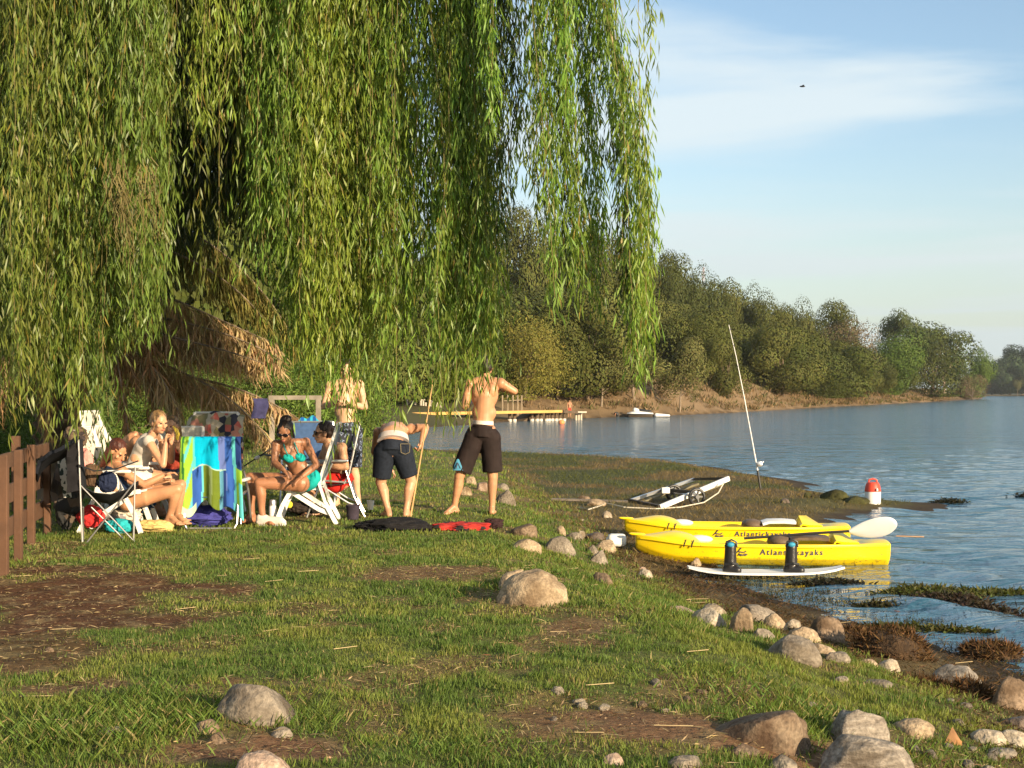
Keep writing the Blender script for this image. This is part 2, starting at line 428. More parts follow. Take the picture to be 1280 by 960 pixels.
bp = N.new('ShaderNodeBump'); bp.inputs['Strength'].default_value = 0.8; bp.inputs['Distance'].default_value = 0.03; L.new(n1.outputs['Fac'], bp.inputs['Height']); L.new(bp.outputs[0], b.inputs['Normal'])
ground = link('ground', me, m); tag(ground, 'grassy lake shore with bare earth patches and hill behind', 'ground', kind='structure')

# ================================================================ water: real ripples near, normal-mapped far
wx = axis(-80, 0.5, 9.0, 2400, 0.05, 1.03); wy = axis(-60, 6.0, 22.0, 1600, 0.05, 1.02)
WX, WY = np.meshgrid(wx, wy)
WZ = np.zeros_like(WX)
fade = ss(0, 30, 60 - WY) * ss(-6, 2, WY)
for k, (dx_, dy_, wl, am) in enumerate([(1, .35, 0.9, .007), (.8, .9, .55, .004), (1, -.3, 1.7, .008), (.5, 1, .38, .0025), (.9, .1, 2.6, .010)]):
    q = (WX * dx_ + WY * dy_) / math.hypot(dx_, dy_) * 2 * math.pi / wl + 2.2 * fbm(WX * .5 + 3 * k, WY * .5) * 3
    WZ += am * np.sin(q) * fade
def ridge(a, b, h, wd, curl=0.0):
    ax, ay = a; bx, by = b; ex, ey = bx - ax, by - ay; Ln = math.hypot(ex, ey)
    t = ((WX - ax) * ex + (WY - ay) * ey) / Ln / Ln; s = ((WX - ax) * ey - (WY - ay) * ex) / Ln + curl * np.sin(np.clip(t, 0, 1) * math.pi)
    s = s + (fbm(WX * 1.2, WY * 1.2) - .5) * .25
    return h * np.exp(-(s / wd) ** 2) * ss(-0.1, .3, t) * (1 - ss(.8, 1.5, t))
WZ += ridge(gz(1105, 702), gz(1330, 742), .055, .22) + ridge(gz(1120, 748), gz(1300, 792), .065, .22) + ridge(gz(1180, 690), gz(1420, 715), .04, .3)
WZ += ridge(gz(1130, 620), gz(1330, 628), .03, .3)
me = grid_mesh('water', WX, WY, WZ)
m, nt, b, out = new_mat('water'); N, L = nt.nodes, nt.links
b.inputs['Base Color'].default_value = (0.040, 0.115, 0.175, 1); b.inputs['Roughness'].default_value = 0.09; b.inputs['IOR'].default_value = 1.45; b.inputs['Specular IOR Level'].default_value = 0.6
tc = N.new('ShaderNodeTexCoord'); 
hs = []
for sc_, vx, vy, wgt in ((0.8, 0.40, 1.0, 1.3), (3.2, 0.6, 1.0, 0.40), (10.0, 0.7, 1.0, 0.12)):
    mp = N.new('ShaderNodeMapping'); mp.inputs['Scale'].default_value = (vx, vy, 1); mp.inputs['Rotation'].default_value = (0, 0, R(12)); L.new(tc.outputs['Object'], mp.inputs['Vector'])
    nn = N.new('ShaderNodeTexNoise'); nn.inputs['Scale'].default_value = sc_; nn.inputs['Detail'].default_value = 3; nn.inputs['Distortion'].default_value = 0.6; L.new(mp.outputs[0], nn.inputs['Vector'])
    mm = N.new('ShaderNodeMath'); mm.operation = 'MULTIPLY'; mm.inputs[1].default_value = wgt; L.new(nn.outputs['Fac'], mm.inputs[0]); hs.append(mm)
a1 = N.new('ShaderNodeMath'); L.new(hs[0].outputs[0], a1.inputs[0]); L.new(hs[1].outputs[0], a1.inputs[1])
a2 = N.new('ShaderNodeMath'); L.new(a1.outputs[0], a2.inputs[0]); L.new(hs[2].outputs[0], a2.inputs[1])
bp = N.new('ShaderNodeBump'); bp.inputs['Strength'].default_value = 1.0; bp.inputs['Distance'].default_value = 0.28; L.new(a2.outputs[0], bp.inputs['Height']); L.new(bp.outputs[0], b.inputs['Normal'])
water = link('water', me, m); tag(water, 'rippled blue lake water reflecting sky and wooded shore', 'water', kind='structure')
# ================================================================ leaves helper
def leaves(C0, D, Lh, W, colr, fold=None, nrm=None, bend=0.25):
    """diamond leaves: base C0, direction D, length Lh, width W, colours -> verts (n*4,3)"""
    n = len(C0); D = D / np.linalg.norm(D, axis=1, keepdims=True)
    r = rng.normal(size=(n, 3)) if nrm is None else nrm
    S = np.cross(D, r); S /= np.linalg.norm(S, axis=1, keepdims=True) + 1e-9
    Nn = np.cross(S, D)
    mid = C0 + D * (Lh * 0.45)[:, None] + Nn * (Lh * bend * 0.15)[:, None]
    V = np.empty((n, 4, 3), np.float32)
    V[:, 0] = C0; V[:, 1] = mid + S * (W / 2)[:, None]; V[:, 3] = mid - S * (W / 2)[:, None]
    V[:, 2] = C0 + D * Lh[:, None] - Nn * (Lh * bend * 0.1)[:, None]
    return V.reshape(-1, 3), colr
def jit_col(base, n, v=0.25, hue=0.12):
    c = np.asarray(base)[None, :] * (1 + (rng.random((n, 1)) - .5) * 2 * v)
    c = c * (1 + (rng.random((n, 3)) - .5) * 2 * hue)
    return np.clip(c, 0, 1)
M_leaf = leaf_mat('willow_leaf', 0.42, 0.42, 1.0, 0.4)
M_tree = leaf_mat('tree_leaf', 0.08, 0.7, 0.9, 0.15)
M_grass = leaf_mat('grass_blade', 0.35, 0.6, 1.0, 0.25)
M_dead = leaf_mat('dry_frond', 0.2, 0.8, 0.9, 0.15)
M_bark = mat('bark', (0.12, 0.085, 0.055), 0.9, 0.4, 3, 0.9, 14, bdist=0.03)
M_bark_pale = mat('bark_pale', (0.22, 0.17, 0.12), 0.9, 0.35, 3, 0.8, 14, bdist=0.03)
M_twig = mat('twig', (0.15, 0.12, 0.04), 0.8, 0.2, 8, 0)

# ================================================================ weeping willow hanging over the meadow
TW_X, TW_Y = -8.6, 18.6
wil = empty('weeping_willow', (TW_X, TW_Y, ground_z(TW_X, TW_Y)), 'huge weeping willow with long leafy strands hanging over the people', 'willow tree')
tresses = []      # (top_x_px, bottom_x_px, bottom_y_px, D, half width m, strands, bow px, tone)
def bot(px):      # lower edge of the curtain in the photograph
    return np.interp(px, [-60, 0, 40, 90, 130, 180, 220, 235, 300, 335, 360, 400, 440, 470, 520, 560, 600, 618, 630], [400, 440, 500, 480, 470, 430, 360, 290, 285, 330, 400, 450, 480, 470, 430, 450, 455, 440, 330])
r_ = random.Random(11)
# front layer in the light
for i in range(72):
    px = -60 + 680 * (i + r_.random()) / 72
    dens = (13 if px < 330 else 14) if px < 455 else 9
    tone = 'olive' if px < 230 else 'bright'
    if 205 < px < 320 and r_.random() < .8: continue
    if 70 < px < 125 and r_.random() < .6: continue
    y = bot(px) + 14 - (abs(r_.gauss(0, 28)) if r_.random() < .45 else abs(r_.gauss(0, 110)))
    tresses.append((px + r_.gauss(0, 10), px, y, (r_.uniform(12.0, 12.9) if px > 290 else r_.uniform(11.3, 12.2)), r_.uniform(.06, .13), dens + 3, r_.gauss(0, 12), tone))
# deeper layers, leaf colour darkened to deepen the shade inside the crown
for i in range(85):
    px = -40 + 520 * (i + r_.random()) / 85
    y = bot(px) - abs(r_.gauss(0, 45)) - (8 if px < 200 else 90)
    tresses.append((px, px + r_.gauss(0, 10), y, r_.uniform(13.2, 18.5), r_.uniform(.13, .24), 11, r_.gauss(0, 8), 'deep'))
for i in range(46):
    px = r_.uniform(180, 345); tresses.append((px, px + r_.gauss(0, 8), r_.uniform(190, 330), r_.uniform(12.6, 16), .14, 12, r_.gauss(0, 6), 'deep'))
# single hanging tips that reach in front of the people
for px, y, dx, n in [(430, 560, 0, 5), (418, 525, -4, 5), (445, 545, 4, 4), (550, 500, 8, 6), (560, 556, 12, 4), (566, 535, 12, 5), (600, 500, 2, 8), (612, 510, 0, 7), (588, 480, 0, 8), (625, 490, 16, 3), (480, 500, 12, 6), (500, 520, 6, 4), (55, 560, 4, 6), (22, 552, 0, 5), (92, 540, 6, 6), (125, 590, 4, 3), (110, 530, -10, 5), (20, 520, 6, 6), (70, 520, 10, 6), (385, 490, 4, 8), (360, 470, 0, 8), (260, 400, 0, 3), (300, 380, 0, 3)]:
    tresses.append((px - dx, px, y, (r_.uniform(12.0, 12.8) if px > 150 else r_.uniform(10.8, 11.8)), .07, n, dx * .8, 'bright' if px > 300 else 'olive'))
# right-hand tresses against the sky, each following the line it has in the photograph: [(row, column) ...]
for path, D, hw, n, tone in [
    ([(-60, 742), (0, 750), (60, 762), (120, 775), (200, 785), (260, 791), (400, 797), (490, 803)], 11.3, .055, 12, 'bright'), ([(-60, 744), (0, 752), (60, 764), (120, 780), (200, 795), (260, 803), (400, 806), (450, 808)], 11.5, .045, 9, 'bright'),
    ([(-60, 746), (0, 758), (60, 770), (120, 790), (200, 806), (260, 812), (360, 812)], 11.2, .012, 3, 'bright'), ([(-60, 740), (0, 748), (100, 766), (200, 776), (260, 780), (400, 786), (440, 790)], 11.6, .05, 9, 'deep'), ([(260, 800), (380, 806), (470, 826)], 11.1, .02, 3, 'bright'),
    ([(-60, 755), (0, 760), (30, 770), (45, 780)], 11.1, .02, 2, 'bright'),
    ([(-60, 722), (0, 728), (120, 738), (240, 748), (335, 755)], 11.6, .035, 8, 'bright'), ([(-60, 716), (0, 722), (120, 732), (300, 742), (400, 750)], 11.8, .035, 9, 'bright'),
    ([(-60, 700), (0, 704), (200, 716), (390, 726)], 11.4, .05, 12, 'bright'), ([(-60, 690), (0, 695), (200, 702), (300, 708), (365, 712)], 11.9, .05, 10, 'deep'), ([(-60, 676), (0, 680), (200, 690), (400, 694)], 11.2, .045, 10, 'bright'), ([(-60, 664), (0, 668), (200, 674), (330, 680)], 11.6, .05, 9, 'bright'),
    ([(-60, 650), (0, 652), (120, 656), (240, 664)], 11.4, .045, 7, 'bright'), ([(-60, 636), (0, 638), (120, 640), (200, 642)], 11.8, .03, 6, 'deep'), ([(-60, 626), (0, 626), (200, 628), (335, 626)], 12.2, .022, 6, 'deep'), ([(-60, 612), (0, 612), (100, 614), (180, 616)], 11.3, .04, 7, 'bright'), ([(-60, 708), (0, 710), (150, 712)], 11.1, .05, 8, 'bright')]:
    tresses.append((path[0][1], path[-1][1], path[-1][0], D, hw, n, path, tone))
tone_c = {'bright': (0.19, 0.265, 0.042), 'olive': (0.150, 0.195, 0.036), 'deep': (0.045, 0.068, 0.015)}  # deep: same willow leaves with the crown's inner shade put into the colour
Cs, Ds, Ls, Ws, Cl = [], [], [], [], []
stemV = []
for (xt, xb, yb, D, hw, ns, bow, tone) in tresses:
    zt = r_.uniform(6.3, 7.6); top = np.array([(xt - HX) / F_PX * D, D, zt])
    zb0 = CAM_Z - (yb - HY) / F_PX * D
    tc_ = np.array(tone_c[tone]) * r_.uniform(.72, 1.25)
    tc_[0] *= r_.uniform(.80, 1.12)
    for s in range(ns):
        zb = zb0 + abs(r_.gauss(0, .30)) + (0.0 if s else -.02)
        if zb > zt - .6: continue
        Lw = zt - zb; nl = int(Lw / 0.027)
        t = (np.arange(nl) + rng.random(nl)) / nl
        z = zt - t * Lw
        off = rng.normal(size=2) * hw * np.array([1, 1.3])
        spread = 0.55 + 0.6 * np.sin(math.pi * np.clip(t, 0, 1)) ** .7
        xbm = (xb - HX) / F_PX * D
        tt = np.clip((zt - z) / (zt - zb0), 0, 1.05)
        ph, fr = r_.uniform(0, 6.28), r_.uniform(1.1, 2.2)
        if isinstance(bow, list):
            ypx = HY - (z - CAM_Z) * F_PX / D; xc = (np.interp(ypx, [q[0] for q in bow], [q[1] for q in bow]) - HX) / F_PX * D
        else: xc = top[0] + (xbm - top[0]) * tt + bow / F_PX * D * np.sin(math.pi * tt)
        x = xc + off[0] * spread + .030 * np.sin(z * fr + ph)
        y = top[1] + off[1] * spread + .05 * np.sin(z * fr * .8 + ph * 2); x = x + (.04 if isinstance(bow, list) else .12) * (fbm(z * 1.1 + ph * 7, z * 0 + ph) - .5); y = y + .12 * (fbm(z * 1.1 + ph * 3, z * 0 + ph + 9) - .5)
        c0 = np.stack([x, y, z], 1)
        # side twigs: some leaves sit off the stem
        c0 += rng.normal(size=(nl, 3)) * np.array([.028, .028, .0])
        xi0, yi0 = x.copy(), y.copy()
        # short side twigs leave the hanging stem at an angle and carry their own leaves
        ntw = max(2, int(Lw * 2.2)); tk = rng.random(ntw) * .97; ka = rng.random(ntw) * 6.28; kl = (.10 + .22 * rng.random(ntw)) * (.45 if isinstance(bow, list) else 1); wh = rng.integers(0, ntw, nl); on = rng.random(nl) < .30; qf = rng.random(nl)
        zk = zt - tk[wh] * Lw; ox = np.cos(ka[wh]) * kl[wh] * np.sqrt(qf); oy = np.sin(ka[wh]) * kl[wh] * np.sqrt(qf); z2 = zk - kl[wh] * 1.5 * qf
        order = np.argsort(t); xa_ = np.interp(tk[wh], t[order], x[order]) + ox; ya_ = np.interp(tk[wh], t[order], y[order]) + oy
        c0[on] = np.stack([xa_, ya_, z2], 1)[on]
        d = rng.normal(size=(nl, 3)); d[:, 2] = 0; d /= np.linalg.norm(d, axis=1, keepdims=True)
        d = d * (0.16 + 0.50 * rng.random((nl, 1)) ** 1.8); d[:, 2] = -1
        Cs.append(c0); Ds.append(d); Ls.append(.085 + .075 * rng.random(nl)); Ws.append(.011 + .007 * rng.random(nl))
        cc = tc_[None, :] * (0.75 + .5 * rng.random((nl, 1))) * (1 + .16 * (rng.random((nl, 3)) - .5))
        yel = rng.random(nl) < .03; cc[yel] = np.array((.26, .20, .045)) * (0.7 + .5 * rng.random((yel.sum(), 1)))
        Cl.append(cc)
        if s % 4 == 0:
            m_ = 14; ti = np.linspace(0, .97, m_); zz = zt - ti * Lw; xi = np.interp(ti, t, xi0); yi = np.interp(ti, t, yi0)
            for k in range(m_ - 1):
                a_ = np.array([xi[k], yi[k], zz[k]]); b_ = np.array([xi[k + 1], yi[k + 1], zz[k + 1]]); h_ = np.array([.0022, 0, 0])
                stemV += [a_ - h_, a_ + h_, b_ + h_, b_ - h_]
# bare forked twigs showing through on the left
for k in range(46):
    x0, y0 = r_.uniform(130, 190), r_.uniform(190, 250); D = 10.7; a_ = np.array(P(x0, y0, D)[:]); px_, py_ = x0, y0
    for q in range(7):
        px_ += r_.gauss(1, 5); py_ += r_.uniform(8, 17); b_ = np.array(P(px_, py_, D + r_.uniform(-.1, .1))[:]); h_ = np.array([.004 - .0004 * q, 0, 0]); stemV += [a_ - h_, a_ + h_, b_ + h_, b_ - h_]; a_ = b_
# loose roof of the crown above the picture
nr = 26000
rx = rng.uniform(-9.5, 1.3, nr); ry = rng.uniform(10.4, 22, nr)
k_ = ((rx + 4.2) / 5.6) ** 2 + ((ry - 16.2) / 6) ** 2 < 1
rx, ry = rx[k_], ry[k_]; rz = 6.6 + 1.8 * (1 - ((rx + 4.2) / 5.6) ** 2) + rng.normal(size=len(rx)) * .45 + rng.random(len(rx)) * .8
cl_ = fbm(rx * .9, ry * .9) > .47; rx, ry, rz = rx[cl_], ry[cl_], rz[cl_]
n_ = len(rx); d = rng.normal(size=(n_, 3)); d[:, 2] -= .8
Cs.append(np.stack([rx, ry, rz], 1)); Ds.append(d); Ls.append(.10 + .08 * rng.random(n_)); Ws.append(.02 + .01 * rng.random(n_)); Cl.append(jit_col((.1, .13, .03), n_))
V, c = leaves(np.concatenate(Cs), np.concatenate(Ds), np.concatenate(Ls), np.concatenate(Ws), np.concatenate(Cl))
print('willow leaves', len(c))
link('crown', fast_quads('willow_crown', V, 4, c), M_leaf, wil)
link('twigs', fast_quads('willow_twigs', np.array(stemV), 4), M_twig, wil)
mb = MB(); gz0 = ground_z(TW_X, TW_Y)
mb.tube([(TW_X, TW_Y, gz0 - .2), (TW_X, TW_Y, gz0 + .3), (TW_X + .05, TW_Y, gz0 + 1.6), (TW_X + .2, TW_Y - .1, gz0 + 3.2)], [.46, .36, .31, .28], 14)
mb.build('trunk', M_bark, wil)
for (ex, ey, ez, r0) in [(-1.4, 12.4, 7.4, .15), (.2, 11.6, 7.9, .12), (-3.4, 12.0, 7.3, .14), (-5.2, 11.8, 7.2, .12), (-7.5, 13, 7.3, .13), (-8, 18, 7.5, .13), (-4.5, 20, 8, .14), (-2, 16.5, 8.3, .15), (-3.6, 16, 8.6, .12), (.8, 13.6, 7.6, .08)]:
    a = Vector((TW_X + .18, TW_Y - .08, gz0 + 3.0)); e = Vector((ex, ey, ez)); pts = []; rs = []
    for i in range(9):
        t = i / 8; p = a.lerp(e, t); p.z = a.z + (e.z - a.z) * (1 - (1 - t) ** 2.2)
        if 0 < i < 8: p += Vector((r_.gauss(0, .1), r_.gauss(0, .1), r_.gauss(0, .06)))
        pts.append(p); rs.append(r0 * (1 - .75 * t))
    MB().tube(pts, rs, 8).build('branch', M_bark, wil)

# ================================================================ grass blades, straw, weeds
def scatter(n, ya, yb, xpa, xpb, wgt=None):
    """random ground points, density even in the ground plane"""
    D = np.sqrt(rng.random(n) * (yb * yb - ya * ya) + ya * ya)
    px = xpa + (xpb - xpa) * rng.random(n)
    return (px - HX) / F_PX * D, D
def blades(X, Y, H, W, col, lean=.35, zoff=-.006):
    n = len(X); Z, sd, sl2 = terrain(X, Y)
    a = rng.random(n) * 2 * math.pi; a2 = rng.random(n) * 2 * math.pi
    S = np.stack([np.cos(a), np.sin(a), np.zeros(n)], 1) * (W / 2)[:, None]
    B = np.stack([X, Y, Z + zoff], 1); ln = (lean * (0.4 + rng.random(n)))[:, None] * H[:, None] * np.stack([np.cos(a2), np.sin(a2), np.zeros(n)], 1)
    up = np.zeros((n, 3)); up[:, 2] = H
    V = np.empty((n, 4, 3), np.float32)
    V[:, 0] = B - S; V[:, 1] = B + S; V[:, 2] = B + up * .55 + ln * .47 + S * .9; V[:, 3] = B + up * (1 - .1 * rng.random((n, 1))) + ln
    return V.reshape(-1, 3)
Vg, Cg = [], []
g_mid = np.array((0.180, 0.210, 0.042)); g_dark = np.array((0.095, 0.150, 0.029)); g_pale = np.array((0.30, 0.24, 0.10))
def add_grass(n, ya, yb, xa, xb, h0, h1, w0, maxdirt=.9):
    X, Y = scatter(n, ya, yb, xa, xb); dm = dirt_mask(X, Y); sl2 = -poly_sd(X, Y, lawn)
    fb = fbm(X * 2.6 + 3, Y * 2.6); fb2 = fbm(X * 7, Y * 7 + 8)
    keep = (rng.random(len(X)) > ss(.05, .95, dm) * 1.02) & (sl2 > -.35 + .5 * rng.random(len(X))) & (rng.random(len(X)) < .35 + 1.3 * fb2)
    X, Y, dm, fb, fb2 = [q[keep] for q in (X, Y, dm, fb, fb2)]; n = len(X)
    H = (h0 + (h1 - h0) * rng.random(n)) * (0.6 + 1.0 * ss(.35, .7, fb2)) * (1 - .45 * dm)
    W = w0 * (.6 + .8 * rng.random(n))
    t = ss(.38, .62, fb)[:, None]; c = g_dark * t + g_mid * (1 - t); c = c * (.7 + .6 * rng.random((n, 1)))
    pale = rng.random(n) < .06 + .45 * dm; c[pale] = g_pale * (.6 + .7 * rng.random((pale.sum(), 1)))
    Vg.append(blades(X, Y, H, W, c)); Cg.append(c)
add_grass(150000, 4.9, 8.0, -30, 1320, .013, .034, .0045)
add_grass(170000, 8.0, 13, -30, 1150, .013, .036, .0068)
add_grass(80000, 13, 24, -60, 800, .018, .040, .012)
add_grass(30000, 24, 50, 150, 700, .03, .07, .02)
def tufts(lst, h, w, c0):
    for (px, py, rx, ry, n, hh) in lst:
        n = int(n * .85)
        X = []; Y = []
        x_ = px + rng.normal(size=n) * rx * .5; y_ = py + rng.normal(size=n) * ry * .5
        D = (CAM_Z - .4) * F_PX / (np.clip(y_, 560, 1100) - HY); X = (x_ - HX) / F_PX * D
        kk = rng.random(n) > .85 * dirt_mask(X, D); X, D = X[kk], D[kk]; n = len(X)
        H = hh * h * (.45 + .75 * rng.random(n)); c = jit_col(c0, n, .35, .15)
        pl = rng.random(n) < .1; c[pl] = g_pale * (.6 + .6 * rng.random((pl.sum(), 1)))
        Vg.append(blades(X, D, H, w * (.6 + .8 * rng.random(n)) * D / 6, c, .75)); Cg.append(c)
tufts([(150, 915, 170, 40, 2600, 1), (60, 940, 130, 30, 2200, 1.15), (330, 905, 60, 16, 500, .8), (400, 905, 60, 40, 900, .9), (560, 940, 180, 30, 1700, .7), (640, 955, 160, 20, 1000, .7), (668, 760, 80, 5, 160, .6), (655, 692, 36, 4, 120, .7), (701, 695, 40, 4, 140, .7), (321, 912, 90, 8, 420, .8), (960, 942, 110, 8, 260, .6), (1069, 940, 70, 8, 200, .7), (1139, 924, 50, 6, 160, .7), (753, 731, 32, 4, 120, .8), (990, 829, 66, 4, 140, .7), (888, 786, 60, 4, 160, .7), (142, 928, 50, 6, 260, .9), (960, 872, 110, 30, 1700, 1.0), (1010, 905, 50, 26, 900, 1.0), (870, 850, 90, 20, 900, .7), (1130, 905, 40, 24, 500, .8), (1190, 885, 60, 16, 400, .6), (1170, 900, 40, 20, 400, .8),
       (820, 765, 70, 14, 1100, .9), (770, 735, 60, 14, 900, .9), (700, 715, 70, 12, 1200, .9), (640, 692, 60, 8, 700, .9), (850, 790, 60, 16, 700, .8), (720, 690, 80, 8, 500, .8), (650, 655, 70, 8, 800, .9), (660, 620, 50, 8, 500, .9), (560, 745, 60, 8, 250, .9), (620, 742, 16, 6, 160, .9), (220, 905, 60, 30, 900, 1), 
       (20, 640, 60, 20, 400, .9), (30, 710, 40, 10, 200, .9)], .062, .0044, (.120, .175, .032))
V = np.concatenate(Vg); c = np.concatenate(Cg); print('blades', len(c))
g = link('grass', fast_quads('grass', V, 4, c), M_grass); tag(g, 'short green meadow grass with longer tufts by the stones', 'grass', kind='stuff')
# marsh grass on the low spit
X, Y = scatter(60000, 13, 42, 560, 1180); Z, sd, sl2 = terrain(X, Y)
k = (sl2 < .4) & (sd > .35) & (rng.random(len(X)) < .25 + fbm(X * 1.5, Y * 1.5)); X, Y = X[k], Y[k]; n = len(X)
t = ss(.42, .6, fbm(X * .9 + 9, Y * .9))[:, None] * ss(17, 24, Y)[:, None]
c = (np.array((.17, .12, .05)) * (1 - t) + np.array((.085, .095, .025)) * t) * (.6 + .8 * rng.random((n, 1)))
g = link('marsh_grass', fast_quads('marsh_grass', blades(X, Y, .03 + .05 * rng.random(n), .006 + .006 * rng.random(n), c, .8), 4, c), M_grass); tag(g, 'low tan and olive marsh grass covering the wet spit', 'marsh grass', kind='stuff')
# straw litter
X, Y = scatter(60000, 4.9, 14, -20, 1320); dm = dirt_mask(X, Y); sd = poly_sd(X, Y, shore); sl2 = -poly_sd(X, Y, lawn)
k = (rng.random(len(X)) < ss(.1, .6, dm) * .9 + .006) & (sd > .25); X, Y = X[k], Y[k]; n = len(X); Z = terrain(X, Y)[0]
a = rng.random(n) * 6.28; Ln = .02 + .07 * rng.random(n) ** 2.5
d = np.stack([np.cos(a), np.sin(a), rng.normal(size=n) * .12], 1)
cc = jit_col((.40, .29, .15), n, .4, .08); dk = rng.random(n) < .4; cc[dk] = jit_col((.10, .05, .025), dk.sum(), .4, .1)
V, c = leaves(np.stack([X, Y, Z + .010 + .008 * rng.random(n)], 1), d, Ln, .003 + .004 * rng.random(n), cc, nrm=np.tile([0, 0, 1.0], (n, 1)) + rng.normal(size=(n, 3)) * .3)
g = link('straw_litter', fast_quads('straw_litter', V, 4, c), M_dead); tag(g, 'pale dry straw and leaf litter on bare earth', 'straw', kind='stuff')
# a few long dry stalks
stv = []; 
X, Y = scatter(36, 5.0, 11, 0, 1250); Z = terrain(X, Y)[0]; mb = MB()
for x, y, z in zip(X, Y, Z):
    a = r_.uniform(-.5, .5); l = r_.uniform(.06, .16); mb.tube([(x, y, z + .016), (x + l * math.cos(a), y + l * math.sin(a), z + .022)], .0018, 5)
o = mb.build('dry_stalks', mat('stalk', (.5, .38, .2), .8, .2, 5, 0)); tag(o, 'scattered long pale dry stalks lying on the grass', 'stalks', kind='stuff')
# water weeds sticking out of the shallows
X, Y = scatter(42000, 8.6, 16, 820, 1330); sd = poly_sd(X, Y, shore); f = fbm(X * 2.4, Y * 2.4)
k = (sd < .25) & (sd > -1.7) & (rng.random(len(X)) < ss(.40, .62, f) * (1.0 - ss(.1, 1.7, -sd)) + .05 * (1 - ss(1, 1.6, -sd))) & (Y < 14.6)
X, Y = X[k], Y[k]; n = len(X); B = np.stack([X, Y, np.full(n, -.01)], 1); c = jit_col((.05, .045, .016), n, .5, .15); d = rng.normal(size=(n, 3)) * .5; d[:, 2] = .8
V, c = leaves(B, d, .012 + .03 * rng.random(n), .006 + .005 * rng.random(n), c)
g = link('water_weed', fast_quads('water_weed', V, 4, c), M_grass); tag(g, 'dark sprigs of water weed poking out of the shallows', 'water weed', kind='stuff')
# brown fibres of the drift weed along the water's edge
X, Y = scatter(50000, 6.0, 16, 760, 1330); sd = poly_sd(X, Y, shore); sl2 = -poly_sd(X, Y, lawn)
k = (sd > -.15) & (sl2 < .15) & (rng.random(len(X)) < .35 + .65 * ss(.4, .6, fbm(X * 2, Y * 2)) ) & (Y < 15.5); X, Y = X[k], Y[k]; n = len(X); Z = terrain(X, Y)[0]
a = rng.random(n) * 6.28; d = np.stack([np.cos(a), np.sin(a), .25 + rng.random(n) * .5], 1)
V, c = leaves(np.stack([X, Y, Z], 1), d, .02 + .06 * rng.random(n), .003 + .005 * rng.random(n), jit_col((.085, .052, .024), n, .55, .15))
g = link('drift_weed', fast_quads('drift_weed', V, 4, c), M_dead); tag(g, 'brown matted drift weed along the waterline', 'drift weed', kind='stuff')

# floating mats of weed on the water by the shore
def weed_mat(pts_px, wid, label, h=.02, hump=None, n=5000, col=(.06, .062, .016)):
    pts = [Vector(gz(*p) + (0,)) for p in pts_px]; X = []; 
    t = rng.random(n) * (len(pts) - 1); i = t.astype(int); f = t - i
    A = np.array([p[:] for p in pts]); B = A[i] * (1 - f)[:, None] + A[np.minimum(i + 1, len(pts) - 1)] * f[:, None]
    e = np.sin(math.pi * np.clip(t / (len(pts) - 1), .02, .98))
    wv = rng.normal(size=n) * wid * e * (.4 + fbm(t * 3, t * 0))
    B[:, 1] += wv; B[:, 0] += rng.normal(size=n) * .08; B[:, 2] = .004 + h * rng.random(n) * e
    d = rng.normal(size=(n, 3)); d[:, 2] = np.abs(d[:, 2]) * .35
    V, c = leaves(B, d, .03 + .05 * rng.random(n), .012 + .012 * rng.random(n), jit_col(col, n, .5, .2))
    o = link('floating_weed', fast_quads('floating_weed', V, 4, c), M_grass); tag(o, label, 'floating weed', kind='stuff')
weed_mat([(1110, 744), (1150, 741), (1200, 744), (1300, 742)], .16, 'long green mat of floating weed out by the swell', .03, n=5200, col=(.07, .075, .018))
weed_mat([(1140, 752), (1200, 758), (1270, 775)], .16, 'dark brown weed carried on the wave crest', .07, n=3600, col=(.045, .032, .022))
weed_mat([(1090, 784), (1140, 788), (1225, 791)], .06, 'thin strip of green weed floating near the stones', .015, n=1500)
weed_mat([(1085, 760), (1110, 757), (1130, 760)], .05, 'short dark tongue of weed beside the red stone', .015, n=700, col=(.05, .045, .016))
weed_mat([(1000, 732), (1040, 728), (1070, 732)], .06, 'dark weed patch floating off the kayak stern', .015, n=1000, col=(.03, .028, .016))
weed_mat([(1170, 629), (1190, 628), (1200, 630)], .12, 'dark weed clump off the tip of the spit', .05, n=700, col=(.03, .03, .016))
weed_mat([(1275, 621), (1290, 622)], .12, 'dark weed clump far out at the frame edge', .06, n=300, col=(.03, .03, .016))

